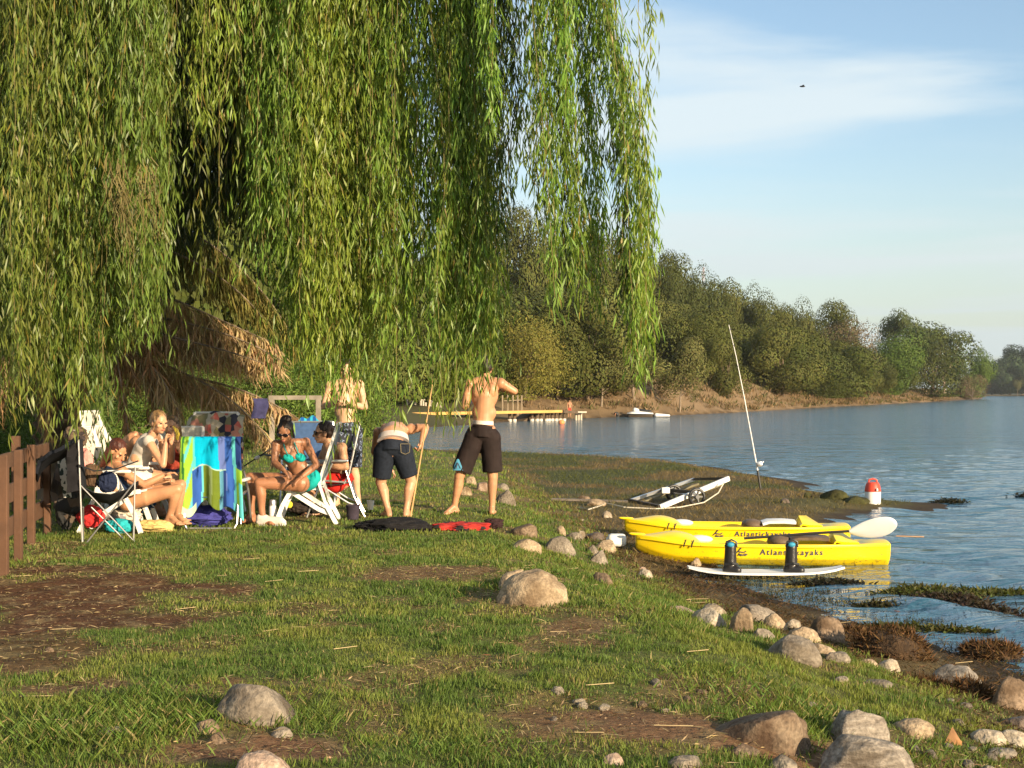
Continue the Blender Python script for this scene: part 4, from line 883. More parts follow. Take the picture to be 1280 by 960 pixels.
ROCKS = [
 # px centre, px bottom, width px, height px, material, name, label
 (668, 758, 84, 42, 'cream', 'boulder', 'big smooth cream boulder lying on the grass left of the kayaks', .18, 1), (645, 738, 42, 27, 'cream', 'boulder', 'rounded cream boulder leaning behind the biggest cream boulder', .2, 1),
 (655, 672, 36, 20, 'brown', 'rock', 'rough brown rock in the grass right of the red cloth', .35, 3), (655, 690, 40, 20, 'cream', 'rock', 'pointed cream rock with dark shaded side below the rough brown rock', .35, 5), (701, 693, 42, 22, 'grey', 'rock', 'smooth grey wedge shaped rock between grass and white container', .14, 2),
 (700, 668, 14, 13, 'cream', 'rock', 'small upright tan rock above the grey wedge shaped rock', .25, 3), (716, 676, 22, 12, 'grey', 'rock', 'flat grey rock left of the round pebble near the container', .3, 3), (727, 673, 10, 10, 'pale', 'stone', 'tiny pale round stone behind the grey wedge rock', .2, 1),
 (757, 690, 30, 15, 'cream', 'rock', 'flat cream rock just left of the white container', .3, 3), (741, 693, 16, 13, 'grey', 'rock', 'small grey rock against the flat cream rock', .3, 4), (749, 702, 22, 15, 'grey', 'rock', 'lumpy grey rock below the flat cream rock', .3, 4),
 (745, 676, 26, 9, 'wetdark', 'rock', 'dark flat rock behind the white container', .3, 3), (758, 647, 12, 9, 'pale', 'stone', 'lone pale stone on brown ground behind the kayak bow', .2, 1), (746, 632, 26, 9, 'cream', 'rock', 'low cream rock with a white rope over it', .3, 3), (730, 625, 16, 6, 'brown', 'rock', 'low brown rock beside the roped cream rock', .3, 3),
 (588, 605, 16, 13, 'cream', 'rock', 'leftmost cream rock of the heap behind the standing man', .3, 4), (602, 614, 16, 16, 'pink', 'rock', 'pinkish rock between the legs of the standing man', .3, 4), (583, 619, 15, 12, 'cream', 'rock', 'small cream rock beside the calf of the standing man', .3, 3), (633, 631, 25, 19, 'grey', 'rock', 'round grey rock right of the standing man', .25, 3), (627, 612, 18, 10, 'grey', 'rock', 'small grey rock behind the round grey rock', .3, 3),
 (753, 729, 32, 15, 'brown', 'rock', 'brown rock half sunk in grass below the white container', .4, 5), (807, 722, 20, 11, 'pale', 'stone', 'pale stone at the edge of the grass under the kayak bow', .25, 2), (803, 714, 11, 6, 'pink', 'stone', 'small pinkish stone above the pale stone near the bow', .25, 2), (850, 766, 40, 9, 'pink', 'rock', 'flat pinkish rock nearly buried in the grassy edge', .3, 4),
 (893, 768, 32, 17, 'pale', 'rock', 'rounded whitish rock at the back of the stone heap left end', .22, 2), (888, 782, 50, 20, 'pale', 'rock', 'whitish cracked rock at the left end of the stone heap', .3, 4), (928, 790, 38, 30, 'cream', 'rock', 'steep cream rock in the stone heap beside the whitish ones', .3, 4), (944, 776, 54, 22, 'grey', 'rock', 'long grey rock lying slanted over the stone heap', .25, 4), (952, 800, 30, 14, 'grey', 'rock', 'low grey rock in front of the long slanted one', .3, 4), (969, 787, 28, 20, 'cream', 'rock', 'upright cream rock with shaded side at the back of the heap', .3, 4),
 (991, 785, 22, 12, 'pale', 'stone', 'clean pale egg shaped stone next to the big brown round rock', .18, 1), (1003, 802, 44, 18, 'cream', 'rock', 'broad cream rock in the middle of the stone heap', .25, 3), (1033, 801, 44, 32, 'brown', 'rock', 'big brown round rock with a cream face at the right end of the heap', .22, 2), (1042, 783, 18, 10, 'pale', 'stone', 'pale stone peeking out behind the big brown round rock', .2, 1), (1008, 807, 22, 8, 'pale', 'stone', 'little pale stone tucked under the broad cream rock', .2, 2),
 (990, 825, 68, 27, 'grey', 'rock', 'large smooth grey brown rock at the front of the stone heap', .2, 3), (1030, 819, 38, 16, 'cream', 'rock', 'flat cream rock right of the large smooth front rock', .3, 4), (1048, 828, 34, 12, 'grey', 'rock', 'low grey rock beside the flat cream rock', .3, 4), (1083, 814, 22, 15, 'cream', 'rock', 'tilted tan slab in front of the seaweed heap', .25, 4), (1086, 832, 24, 9, 'cream', 'rock', 'flat tan stone below the tilted slab', .25, 3), (1111, 842, 27, 18, 'pale', 'rock', 'white blocky rock at the foot of the seaweed heap', .3, 5),
 (1098, 858, 36, 8, 'grey', 'rock', 'flat mossy grey slab lying flush in the grass', .2, 3), (1192, 862, 66, 26, 'streak', 'rock', 'low wide grey brown rock by the wet shore', .28, 4), (1262, 886, 58, 50, 'brown', 'boulder', 'tall dark brown boulder at the right edge of the shore', .3, 5), (1270, 910, 36, 15, 'wetdark', 'rock', 'small wet dark rock under the tall dark boulder', .3, 3),
 (1139, 920, 54, 20, 'cream', 'rock', 'sunken tan rock between the clumps of grass', .25, 3), (960, 938, 112, 48, 'mud', 'boulder', 'big muddy brown boulder half buried in bare earth', .3, 5), (1069, 936, 70, 44, 'streak', 'boulder', 'angular grey boulder standing behind the bottom streaked one', .35, 6), (1086, 985, 112, 56, 'streak', 'boulder', 'large streaked grey boulder cut by the bottom edge of the photo', .25, 4),
 (1236, 930, 50, 20, 'pale', 'rock', 'pale flat rock left of the bottom corner', .3, 3), (1266, 934, 34, 20, 'pale', 'rock', 'pale rock in the bottom corner by the water side', .3, 3), (1250, 946, 44, 10, 'grey', 'rock', 'flat grey rock in front of the two pale corner rocks', .3, 3), (930, 948, 44, 14, 'mud', 'rock', 'low muddy rock in front of the big muddy boulder', .3, 4), (978, 966, 36, 20, 'grey', 'rock', 'small grey rock left of the streaked boulder at the bottom', .3, 4), (855, 962, 46, 18, 'grey', 'rock', 'flat grey rock in the dirt at the bottom middle', .3, 3), (766, 956, 28, 14, 'pink', 'rock', 'lone pinkish rock at the bottom in bare earth', .3, 4),
 (321, 906, 96, 46, 'grey', 'boulder', 'broad grey boulder with grass in front at the lower left', .22, 5), (254, 918, 34, 18, 'brown', 'rock', 'brown slab in the grass left of the broad grey boulder', .3, 4), (274, 930, 26, 16, 'brown', 'rock', 'second brown slab stepping down from the grey boulder', .3, 4), (352, 922, 26, 12, 'grey', 'rock', 'small mossy grey rock just below the broad grey boulder', .3, 3), (326, 975, 66, 34, 'pink', 'boulder', 'speckled pinkish boulder at the bottom left edge of the photo', .2, 2), (142, 924, 46, 13, 'pale', 'rock', 'flat whitish rock among the tall grass at the lower left', .3, 5), (62, 815, 12, 6, 'brown', 'stone', 'tiny brown stone in the dark mulch patch', .3, 3),
 (1042, 624, 34, 15, 'moss', 'mossy_rock', 'dark mossy mound at the left of the water jug', .35, 3), (1070, 632, 34, 10, 'moss', 'mossy_rock', 'low spread of mossy rock touching the water jug', .35, 3), (1009, 622, 10, 7, 'moss', 'mossy_rock', 'small dark mossy lump left of the mossy mound', .3, 2), (980, 629, 16, 5, 'wetdark', 'rock', 'dark flat lump on the spit in front of the mossy mound', .3, 3), (1120, 771, 17, 12, 'red', 'stone', 'reddish stone alone in the shallow water', .15, 1),
 (1132, 816, 14, 6, 'wetdark', 'stone', 'wet dark stone at the water side of the seaweed heap', .3, 3), (870, 708, 14, 10, 'cream', 'stone', 'small tan stone under the wakeboard tip beside the kayak', .3, 3)]
for i, (px, py, w_, h_, mk, nm, lab, ang, fc) in enumerate(ROCKS):
    if w_ < 60: w_, h_ = w_ * .93, h_ * .86
    # find the ground point under the base
    D = 8.0
    for _ in range(12):
        z = ground_z((px - HX) / F_PX * D, D); D = (CAM_Z - max(z, -.03)) * F_PX / (py - HY)
    W = w_ / F_PX * D; Hh = h_ / F_PX * D; dep = W * .8
    D2 = D + dep * .42
    me = rock_mesh(i + 1, W * 1.10, dep, Hh * 1.95, ang, fc); x = (px - HX) / F_PX * D2; z = ground_z(x, D2)
    o = link(nm, me, RM[mk]); o.location = (x, D2, max(z, -.05) + Hh * .06); o.rotation_euler = (r_.uniform(-.1, .1), r_.uniform(-.08, .08), r_.uniform(-.5, .5) if w_ < 60 else r_.uniform(-.15, .15))
    tag(o, lab, 'boulder' if nm == 'boulder' else 'stone' if nm == 'stone' else 'rock')
# small pebbles nobody singles out
def pebbles(n, boxp, lab, grp):
    meshes = [rock_mesh(300 + k, 1, .8, .6, .25, 3) for k in range(5)]
    for m_ in meshes: m_.materials.append(RM[r_.choice(['cream', 'grey', 'brown', 'pale'])])
    for i in range(n):
        px = r_.uniform(boxp[0], boxp[2]); py = r_.uniform(boxp[1], boxp[3]); D = (CAM_Z - .25) * F_PX / (py - HY); x = (px - HX) / F_PX * D; z = ground_z(x, D); s = r_.uniform(.025, .07)
        o = bpy.data.objects.new('pebble', r_.choice(meshes)); COL.objects.link(o); o.location = (x, D, z + s * .12); o.scale = (s, s, s); o.rotation_euler = (0, 0, r_.uniform(0, 6)); tag(o, lab, 'pebble', grp)
pebbles(22, (1000, 830, 1270, 950), 'small pebble among the rocks and dirt at the lower right', 'pebbles on the shore')
pebbles(12, (700, 640, 900, 720), 'small pebble on the brown ground near the kayak bows', 'pebbles near the kayaks')
pebbles(10, (680, 900, 900, 955), 'small pebble in the bare earth at the bottom', 'pebbles in bare earth')

# heap of brown seaweed
def heap(px, py, w_, h_, lab, seed):
    D = (CAM_Z - .05) * F_PX / (py - HY); W = w_ / F_PX * D; Hh = h_ / F_PX * D; me = rock_mesh(seed, W, W * .7, Hh * 1.8, .45, 0); x = (px - HX) / F_PX * D; y = D + W * .3
    o = empty('seaweed_heap', (x, y, 0), lab, 'seaweed heap'); c = link('mound', me, mat('weed_mound', (.05, .028, .012), .95, .5, 20, 1.0, 50, bdist=.03)); c.parent = o; c.location = (0, 0, Hh * .2)
    n = int(2600 * w_ / 100); d = rng.normal(size=(n, 3)); d[:, 2] = np.abs(d[:, 2]); d /= np.linalg.norm(d, axis=1, keepdims=True)
    B = d * np.array([W / 2, W * .35, Hh * .95]) * (.9 + .15 * rng.random((n, 1))) + np.array([0, 0, Hh * .15]); dd = d * .4 + rng.normal(size=(n, 3)) * .8
    V, c2 = leaves(B, dd, .03 + .06 * rng.random(n), .004 + .006 * rng.random(n), jit_col((.11, .06, .026), n, .6, .12)); f = link('fibres', fast_quads('fibres', V, 4, c2), M_dead); f.parent = o
heap(1120, 826, 96, 40, 'tall heap of brown seaweed between the stones and the water', 71); heap(1068, 800, 60, 16, 'low brown seaweed pile behind the big brown round rock', 72)
heap(1165, 872, 70, 24, 'reddish brown seaweed clump beside the low wide rock', 73); heap(1215, 880, 60, 30, 'dark brown seaweed clump against the tall dark boulder', 74); heap(1245, 815, 70, 14, 'flat brown weed bank at the water on the right edge', 75)

# big dry leaf at the lower right
z = ground_z(P(1196, 930, 6.1).x, 6.1); lf = MB()
B = Vector((P(1196, 930, 6.1).x, 6.15, z)) ; LS = .6; lf.sheet([[B + Vector((-.07, .0, .01)), B + Vector((-.04, 0, .07)), B + Vector((.0, .02, .14))], [B + Vector((-.01, -.03, .015)), B + Vector((.01, -.03, .06)), B + Vector((.02, 0, .10))], [B + Vector((.06, -.01, .01)), B + Vector((.055, -.03, .045)), B + Vector((.045, -.03, .05))]], .002)
lf.V = [tuple(B + (Vector(v) - B) * LS) for v in lf.V]
o = lf.build('dry_leaf', mat('dry_leaf', (.34, .17, .07), .7, .2, 20, .2)); tag(o, 'curled orange dry leaf standing among the lower right stones', 'leaf')
# ================================================================ kayaks
M_yel = mat('kayak_yellow', (.85, .60, .006), .32, .07, 3, .06, 60, spec=.5, coat=.15, bdist=.003)
def muddy(m):
    nt = m.node_tree; N, L = nt.nodes, nt.links; b = N['Principled BSDF']; src = b.inputs['Base Color'].links[0].from_socket; tc = N.new('ShaderNodeTexCoord'); n = N.new('ShaderNodeTexNoise'); n.inputs['Scale'].default_value = 26; n.inputs['Detail'].default_value = 8; n.inputs['Roughness'].default_value = .75; L.new(tc.outputs['Object'], n.inputs['Vector'])
    sp = N.new('ShaderNodeSeparateXYZ'); L.new(tc.outputs['Object'], sp.inputs[0]); z = N.new('ShaderNodeMapRange'); z.inputs[1].default_value = .0; z.inputs[2].default_value = .30; z.inputs[3].default_value = .11; z.inputs[4].default_value = -.03; L.new(sp.outputs['Z'], z.inputs['Value'])
    a = N.new('ShaderNodeMath'); L.new(n.outputs['Fac'], a.inputs[0]); L.new(z.outputs[0], a.inputs[1]); r = N.new('ShaderNodeMapRange'); r.inputs[1].default_value = .60; r.inputs[2].default_value = .68; r.inputs[4].default_value = .8; L.new(a.outputs[0], r.inputs['Value'])
    x = N.new('ShaderNodeMix'); x.data_type = 'RGBA'; x.inputs[7].default_value = (.16, .09, .03, 1); L.new(r.outputs[0], x.inputs[0]); L.new(src, x.inputs[6]); L.new(x.outputs[2], b.inputs['Base Color'])
muddy(M_yel)
M_white = mat('white_plastic', (.72, .71, .68), .45, .05, 5, .03, 60)
M_blk = mat('black_rubber', (.018, .018, .018), .42, .2, 8, .1, 60)
M_dark = mat('dark_interior', (.05, .035, .02), .7, .2, 8, .1)
M_alu = mat('aluminium', (.62, .62, .62), .32, .06, 8, .05, 80, metal=.85)
M_whp = mat('white_paint', (.75, .73, .69), .4, .06, 8, .05, 60)
M_print = mat('print_dark', (.05, .05, .08), .5, .2, 8, 0)
M_seat = mat('seat_brown', (.13, .085, .05), .6, .2, 12, .2)
KL = 2.72
def k_sheer(t): return .285 + .055 * (1 - ss(0, .25, t)) + .01 * ss(.8, 1, t)
def k_keel(t): return .19 * float(np.clip(1 - t / .16, 0, 1)) ** 1.8 + .005
def k_w(t): return .37 * float(np.sin(math.pi * (.5 * min(1, (t + .012) / .42)))) ** .75 * (1 - .42 * float(ss(.55, 1.0, t)))
def k_side(t, z):   # half width at height z
    zk, zs, w = k_keel(t), k_sheer(t), k_w(t); u = np.clip((z - zk) / (zs - zk), 0, 1)
    return w * float(np.interp(u, [0, .10, .38, .42, .84, .90, 1.0], [0, .52, .80, .90, .955, 1.0, 1.0]))
def make_kayak(lab, emblem=True):
    root = empty('kayak', (0, 0, 0), lab, 'kayak')
    T = [0, .012, .03, .06, .10, .15, .2, .25, .28, .285, .32, .4, .5, .6, .7, .715, .78, .85, .86, .92, .98, 1.0]; T = np.array(T)
    ring_u = [0, .10, .38, .42, .84, .90, 1.0]
    V = []; n = 0
    for t in T:
        t = float(t); zk, zs, w = k_keel(t), float(k_sheer(t)), k_w(t); cock = float(ss(.26, .29, t) * (1 - ss(.845, .865, t)))
        hump = .10 * float(np.exp(-((t - .17) / .085) ** 2)) + .03 * float(ss(.86, .9, t))
        half = [(w * f, zk + (zs - zk) * u) for u, f in zip(ring_u, [0, .52, .80, .90, .955, 1.0, 1.0])]
        half += [(w * .96, zs + .008), (w * .86, zs + .002 + hump * .25), (w * .80, zs - .14 * cock + hump * .45), (w * .4, zs - .15 * cock + hump * .95), (0, zs - .15 * cock + hump)]
        ring = [(y, z) for y, z in half] + [(-y, z) for y, z in half[-2:0:-1]]
        n = len(ring)
        for y, z in ring: V.append((t * KL, -y, z))
    Fc = []
    for i in range(len(T) - 1):
        for k in range(n): Fc.append((i * n + k, i * n + (k + 1) % n, (i + 1) * n + (k + 1) % n, (i + 1) * n + k))
    Fc.append(tuple(range(n))); Fc.append(tuple((len(T) - 1) * n + k for k in range(n - 1, -1, -1)))
    mb = MB(); mb.add(V, Fc)
    mb.tube([(-.075, 0, .355), (.02, 0, .345), (.12, 0, .345)], [.02, .035, .03], 10, sc=(1, .6))     # pointed nose
    hull = mb.build('hull', M_yel, root, 40)
    sb = hull.modifiers.new('s', 'SUBSURF'); sb.levels = 2; sb.render_levels = 2
    # moulded side bead
    for sg in (-1, 1):
        r = MB(); r.tube([(t * KL, sg * (k_side(t, k_sheer(t) * .86 + .02) + .004), k_sheer(t) * .86 + .018) for t in np.linspace(.02, .985, 24)], .010, 8); r.build('rub_rail', M_yel, root)
    # backrest wing at the stern
    b = MB(); b.sheet([[(x, y, z) for x, z in ((2.10 - .0, .29), (2.12, .40 - abs(y) * .35), (2.20, .40 - abs(y) * .4), (2.36, .30))] for y in (-.24, -.14, 0, .14, .24)], .02); b.build('stern_cover', M_yel, root)
    s = MB(); s.sheet([[(x, y, z + .02 * (1 - (y / .16) ** 2)) for x, z in ((1.66, .305), (1.74, .33), (1.92, .335), (2.06, .325))] for y in (-.16, -.08, 0, .08, .16)], .03); s.build('seat', M_white if 'rear' in lab or 'behind' in lab else M_seat, root)
    c = MB(); c.ell((1.55, 0, .29), (.13, .17, .07)); c.build('seat_pad', M_seat, root)
    f = MB(); f.ell((.70, 0, .30), (.14, .12, .045)); f.build('hatch', M_white, root)
    st = MB(); 
    for x in (.50, .58): st.tube([(x, -k_side(x / KL, .27) - .012, .24), (x + .01, -k_side(x / KL, .27) - .016, .275), (x + .03, -k_side(x / KL, .27) + .02, .32)], .006, 6)
    st.build('strap', M_blk, root)
    # printed name along the side
    for sg in (-1,):
        for txt, x0, size, zc, nm in (('Atlantickayaks', 1.40, .088, .165, 'lettering'), ('Nº ika', 1.175, .05, .150, 'side_text')):
            cu = bpy.data.curves.new('t', 'FONT'); cu.body = txt if nm == 'lettering' else 'kuit'; cu.size = size; cu.shear = .15 if nm != 'lettering' else 0; cu.space_character = 1.28 if nm == 'lettering' else 1.1; cu.offset = .0012
            to = bpy.data.objects.new('t', cu); COL.objects.link(to); dg = bpy.context.evaluated_depsgraph_get(); dg.update()
            me = bpy.data.meshes.new_from_object(to.evaluated_get(dg)); bpy.data.objects.remove(to)
            bm = bmesh.new(); bm.from_mesh(me); bmesh.ops.triangulate(bm, faces=bm.faces); bmesh.ops.subdivide_edges(bm, edges=[e for e in bm.edges if e.calc_length() > .03], cuts=2)
            for v in bm.verts:
                x, z = x0 - .10 + v.co.x, zc + v.co.y + .012; v.co = (x, -k_side(x / KL, z) - .007, z)
            bm.to_mesh(me); bm.free(); me.materials.clear(); me.name = nm; link(nm, me, M_print, root)
        em = MB()
        for a, b2 in (((1.07, .21), (1.10, .25)), ((1.07, .21), (1.045, .185)), ((1.07, .21), (1.13, .20)), ((1.13, .20), (1.155, .215)), ((1.085, .185), (1.075, .165)), ((1.13, .17), (1.17, .18)), ((1.10, .175), (1.115, .16))):
            pa = (a[0], -k_side(a[0] / KL, a[1]) - .006, a[1]); pb = (b2[0], -k_side(b2[0] / KL, b2[1]) - .006, b2[1]); em.bar(pa, pb, .006, .010)
        em.build('emblem', M_print, root)
    return root
# photo: front kayak bow at x 793, stern at 1112, waterline about y 708
def place_kayak(k, px0, px1, ybase, z0, tilt):
    D = (CAM_Z - z0) * F_PX / (ybase - HY); x0 = (px0 - HX) / F_PX * D; L_ = (px1 - px0) / F_PX * D; s = L_ / (KL + .0)
    k.location = (x0, D + .33, z0); k.scale = (s * 1.02, s, s * 1.0); k.rotation_euler = (0, tilt, R(-2)); return D
k1 = make_kayak('yellow kayak nearest the camera with two black boots standing before it'); d1 = place_kayak(k1, 797, 1112, 712, -.02, R(.5))
k2 = make_kayak('yellow kayak lying behind the other with a white seat showing'); d2 = place_kayak(k2, 783, 1062, 688, .02, R(.5)); k2.scale = (k2.scale[0] * 1.0, k2.scale[1], k2.scale[2])
k2.location.z = .03; 
print('kayak D', d1, d2)

# paddle lying across the front kayak
M_shaft = mat('shaft_black', (.03, .028, .025), .4, .1, 8, 0)
pd = empty('paddle', P(1060, 660, 14.2), 'white bladed paddle with black shaft resting on the front kayak', 'paddle')
b = MB(); A = P(1062, 664, 14.15); B_ = P(1121, 656, 14.0); ax = (B_ - A).normalized(); up = Vector((0, -.35, .94)); rows = []
for t, hw in ((-.03, .018), (.06, .04), (.2, .075), (.4, .105), (.62, .118), (.82, .105), (.94, .07), (1.0, .02)):
    c = A.lerp(B_, t); rows.append([c + up * hw * k + Vector((0, -.02 * (1 - k * k), 0)) for k in (-1, -.5, 0, .5, 1)])
b.sheet(rows, .012); o = b.build('blade', M_white, pd, 60); o.modifiers.new('s', 'SUBSURF').render_levels = 2
b = MB(); b.tube([A, P(1010, 667, 14.25), P(960, 671, 14.35), P(930, 673, 14.4)], .014, 10); b.build('shaft', M_shaft, pd)
b = MB(); b.tube([P(1120, 670, 14.6), P(1155, 671, 14.6)], .006, 6); 
o = b.build('floating_stick', mat('stick', (.35, .2, .1), .8, .2, 5, 0)); o.location.z = 0; tag(o, 'thin orange stick in the water right of the paddle blade', 'stick')

# wakeboard with boots in front of the kayak
Dw = (CAM_Z - .05) * F_PX / (716 - HY); zb = .035
wb = empty('wakeboard', ((955 - HX) / F_PX * Dw, Dw, zb), 'white wakeboard with two tall black boots in front of the kayak', 'wakeboard')
b = MB(); rows = []; xa, xb = (860 - HX) / F_PX * Dw, (1054 - HX) / F_PX * Dw
for t in np.linspace(0, 1, 17):
    w_ = .17 * math.sin(math.pi * min(max(t, .02), .98)) ** .35; x = xa + (xb - xa) * t; z = zb + .05 * (2 * t - 1) ** 4 + .015; rows.append([(x, Dw + w_ * k, z + .006 * (k * k)) for k in (-1, -.6, 0, .6, 1)])
b.sheet(rows, .018); b.build('deck', M_white, wb, 60)
M_boot = mat('boot_black', (.020, .018, .017), .35, .2, 10, .15, 40, coat=.2); M_cuff = mat('cuff_blue', (.03, .25, .38), .6, .1, 10, 0)
for px in (914, 990):
    x = (px - HX) / F_PX * Dw; y = Dw; b = MB(); k = 1 if px > 950 else .7
    b.capsule((x - .01, y, zb + .06), (x - .005, y, zb + .26), .062, .055); b.capsule((x - .035, y, zb + .05), (x + .07 * k, y - .05, zb + .045), .05, .042); b.ell((x, y, zb + .015), (.085, .07, .02)); b.ell((x - .01, y, zb + .27), (.058, .055, .02))
    bo = b.blob('boot', M_boot, wb, .006, 5); cu = MB(); cu.ell((x - .012, y - .045, zb + .285), (.036, .022, .024)); cu.build('tongue', M_cuff, bo)
    lp = MB(); lp.tube([(x - .055, y - .02, zb + .26), (x - .05, y - .02, zb + .31), (x, y - .02, zb + .33), (x + .045, y - .02, zb + .31), (x + .05, y - .02, zb + .26)], .009, 8); lp.build('pull_loop', M_blk, bo)
    hl = MB(); hl.tube([(x - .06, y - .035, zb + .10), (x, y - .07, zb + .11), (x + .055, y - .04, zb + .10)], .012, 8); hl.build('strap', M_blk, bo)

# white container left of the kayaks
cp = P(771, 683, 14.6); c = empty('plastic_container', cp, 'white rounded plastic container lying left of the kayak bows', 'container'); b = MB(); b.box((cp.x, cp.y, cp.z + .065), (.19, .14, .13)); o = b.build('body', M_white, c, 40, .035)
b = MB(); b.lathe((cp.x - .095, cp.y, cp.z + .07), [(.022, -.015), (.022, .012), (.018, .016)], 14, rotM(0, R(-90), 0)); b.build('cap', M_whp, c)

# boat dolly
Pn = lambda x, y, D: P(x, y, D)
dl = empty('boat_dolly', Pn(850, 630, 22), 'aluminium boat dolly with black wheel tipped on the spit', 'trailer')
A1, A2 = Pn(787, 626, 21.1), Pn(868, 599, 21.9); B1, B2 = Pn(825, 634, 20.1), Pn(911, 598, 20.7)
MB().bar(A1, A2, .035, .045).build('side_rail', M_alu, dl); MB().bar(B1, B2, .04, .07).build('side_rail', M_whp, dl)
MB().bar(A1, B1, .06, .06).build('cross_bar', M_dark, dl); MB().bar(A2, B2, .04, .04).build('cross_bar', M_dark, dl); MB().bar(A1.lerp(A2, .5), B1.lerp(B2, .5), .05, .05).build('cross_bar', M_dark, dl)
M_bunk = mat('bunk_olive', (.16, .14, .085), .9, .2, 10, .3); d_ = Vector((0, 0, -.06))
MB().bar(A1.lerp(B1, .05) + d_, A2.lerp(B2, .08) + d_ * 1.2, .10, .03).build('bunk', M_bunk, dl); MB().bar(A1.lerp(B1, .72) + d_, A2.lerp(B2, .8) + d_ * 1.3, .12, .03).build('bunk', M_bunk, dl)
pc = Pn(832, 613, 20.9); MB().box(pc, (.12, .08, .09)).build('bracket', M_whp, dl, 35, .01)
def wheel(c, r, parent):
    t = MB(); Mw = rotM(R(90), 0, R(12)); t.tube([Vector(c) + Mw @ Vector((math.cos(q) * r * .84, math.sin(q) * r * .84, 0)) for q in np.linspace(0, 2 * math.pi, 33)], r * .17, 10, False); wh = t.build('wheel', M_blk, parent)
    s = MB(); Mx = rotM(R(90), 0, R(12))
    for i in range(5):
        q = i * 2 * math.pi / 5; s.bar(Vector(c), Vector(c) + Mx @ Vector((math.cos(q) * r * .66, math.sin(q) * r * .66, -.006)), .03, .02)
    s.lathe(c, [(.03, -.045), (.03, .045)], 14, Mx); s.build('rim', mat('rim_grey', (.12, .12, .12), .5, .1, 8, 0), wh)
wc = Pn(871, 621, 20.25); wheel(wc, .13, dl); wheel(Pn(842, 616, 21.4), .13, dl)
MB().tube([wc, Pn(842, 616, 21.4)], .018, 8).build('axle', M_alu, dl)
rp = MB(); rp.tube([Pn(905, 603, 20.5), Pn(898, 616, 20.3), Pn(880, 628, 20.1), Pn(850, 634, 19.8), Pn(820, 636, 19.6), Pn(780, 634, 19.7), Pn(758, 629, 20.3), Pn(748, 633, 19.8), Pn(735, 637, 19.3), Pn(725, 634, 19.7)], .009, 6)
o = rp.build('rope', mat('rope', (.55, .5, .4), .8, .15, 30, .3)); tag(o, 'thin pale rope trailing from the dolly over the rocks', 'rope')
pk = MB(); pk.bar(Pn(690, 624, 21.2), Pn(785, 627, 21.0), .12, .03); o = pk.build('plank', mat('grey_wood', (.17, .14, .11), .9, .25, 6, .4)); tag(o, 'weathered grey plank lying on the ground left of the dolly', 'plank')

# fishing rod stuck in the spit
Dr = 23.6; rod = empty('fishing_rod', P(950, 614, Dr), 'long white fishing rod standing upright in the spit', 'fishing rod')
pts = [P(951, 614, Dr), P(947, 588, Dr), P(941, 555, Dr), P(930, 495, Dr), P(920, 445, Dr), P(911, 406, Dr)]
MB().tube(pts[:2], .017, 8).build('handle', M_blk, rod); MB().tube(pts[1:], [.013, .010, .008, .006, .004], 8).build('blank', M_white, rod)
b = MB(); rc = P(949, 580, Dr) + Vector((0, -.04, 0)); b.lathe(rc, [(.03, -.03), (.045, -.025), (.028, 0), (.045, .025), (.03, .03)], 16, rotM(R(90), 0, 0)); b.bar(rc, rc + Vector((.05, 0, .03)), .012); b.ell(rc + Vector((.055, 0, .035)), .02); b.build('reel', M_alu, rod)
b = MB(); 
for t in (.12, .35, .55, .72, .86, .97):
    p = pts[1].lerp(pts[-1], t); q = int(t * 4); b.lathe(Vector(P(*[0, 0, 1])) * 0 + p + Vector((.02, 0, 0)), [(.016, -.003), (.016, .003)], 10, rotM(R(70), 0, 0))
b.build('line_guides', M_blk, rod)

# red and white water jug
jp = G(1091, 631, .03); j = empty('water_jug', jp, 'red topped white water jug standing at the tip of the spit', 'jug')
M_red = mat('jug_red', (.55, .06, .03), .45, .1, 6, .03); s = 1.0
MB().lathe(jp, [(.10, 0), (.118, .015), (.12, .20), (.118, .21)], 28).build('body', M_white, j)
MB().lathe(jp, [(.123, .205), (.122, .23), (.105, .31), (.085, .345), (.05, .35)], 28).build('lid', M_red, j)
MB().tube([jp + Vector((-.07, 0, .32)), jp + Vector((-.055, 0, .385)), jp + Vector((0, 0, .40)), jp + Vector((.055, 0, .385)), jp + Vector((.07, 0, .32))], .014, 8).build('handle', M_red, j)
MB().tube([jp + Vector((.03, -.11, .25)), jp + Vector((.03, -.14, .25)), jp + Vector((.03, -.145, .22))], .014, 8).build('spout', M_white, j)

# ================================================================ jetty
M_ply = mat('sunlit_timber', (.52, .30, .09), .8, .15, 1.2, .3, 14); M_pile = mat('pile_dark', (.10, .07, .045), .9, .3, 3, .4, 14); M_foot = mat('pile_foot', (.6, .56, .48), .8, .1, 3, .2); M_post = mat('white_post', (.48, .42, .33), .8, .1, 3, .2)
Dj = lambda px: float(np.interp(px, [470, 590, 695], [80, 84, 88])); jd = empty('jetty', P(590, 522, 84), 'long timber jetty with orange sunlit edge on dark piles', 'jetty')
a, b2 = P(474, 518, 80), P(694, 514, 88); MB().bar(a, b2, 1.4, .16).build('deck', M_ply, jd)
MB().bar(P(694, 514.5, 88), P(712, 515, 89), 1.4, .18).build('end_platform', M_pile, jd)
for px in (484, 496, 537, 545, 583, 637, 643, 665, 671, 676, 683, 686, 690, 695, 700, 705):
    D = Dj(px); t = P(px, 516.5, D); bt = Vector((t.x, t.y, 0.0)); o = MB().tube([bt + Vector((0, 0, -.4)), t], .09, 8).build('pile', M_pile, jd)
    MB().tube([bt + Vector((0, 0, -.2)), bt + Vector((0, 0, .14))], .13, 8).build('footing', M_foot, o)
MB().bar(P(664, 517, 88), P(645, 530, 87), 1.0, .25).build('ramp', M_pile, jd)
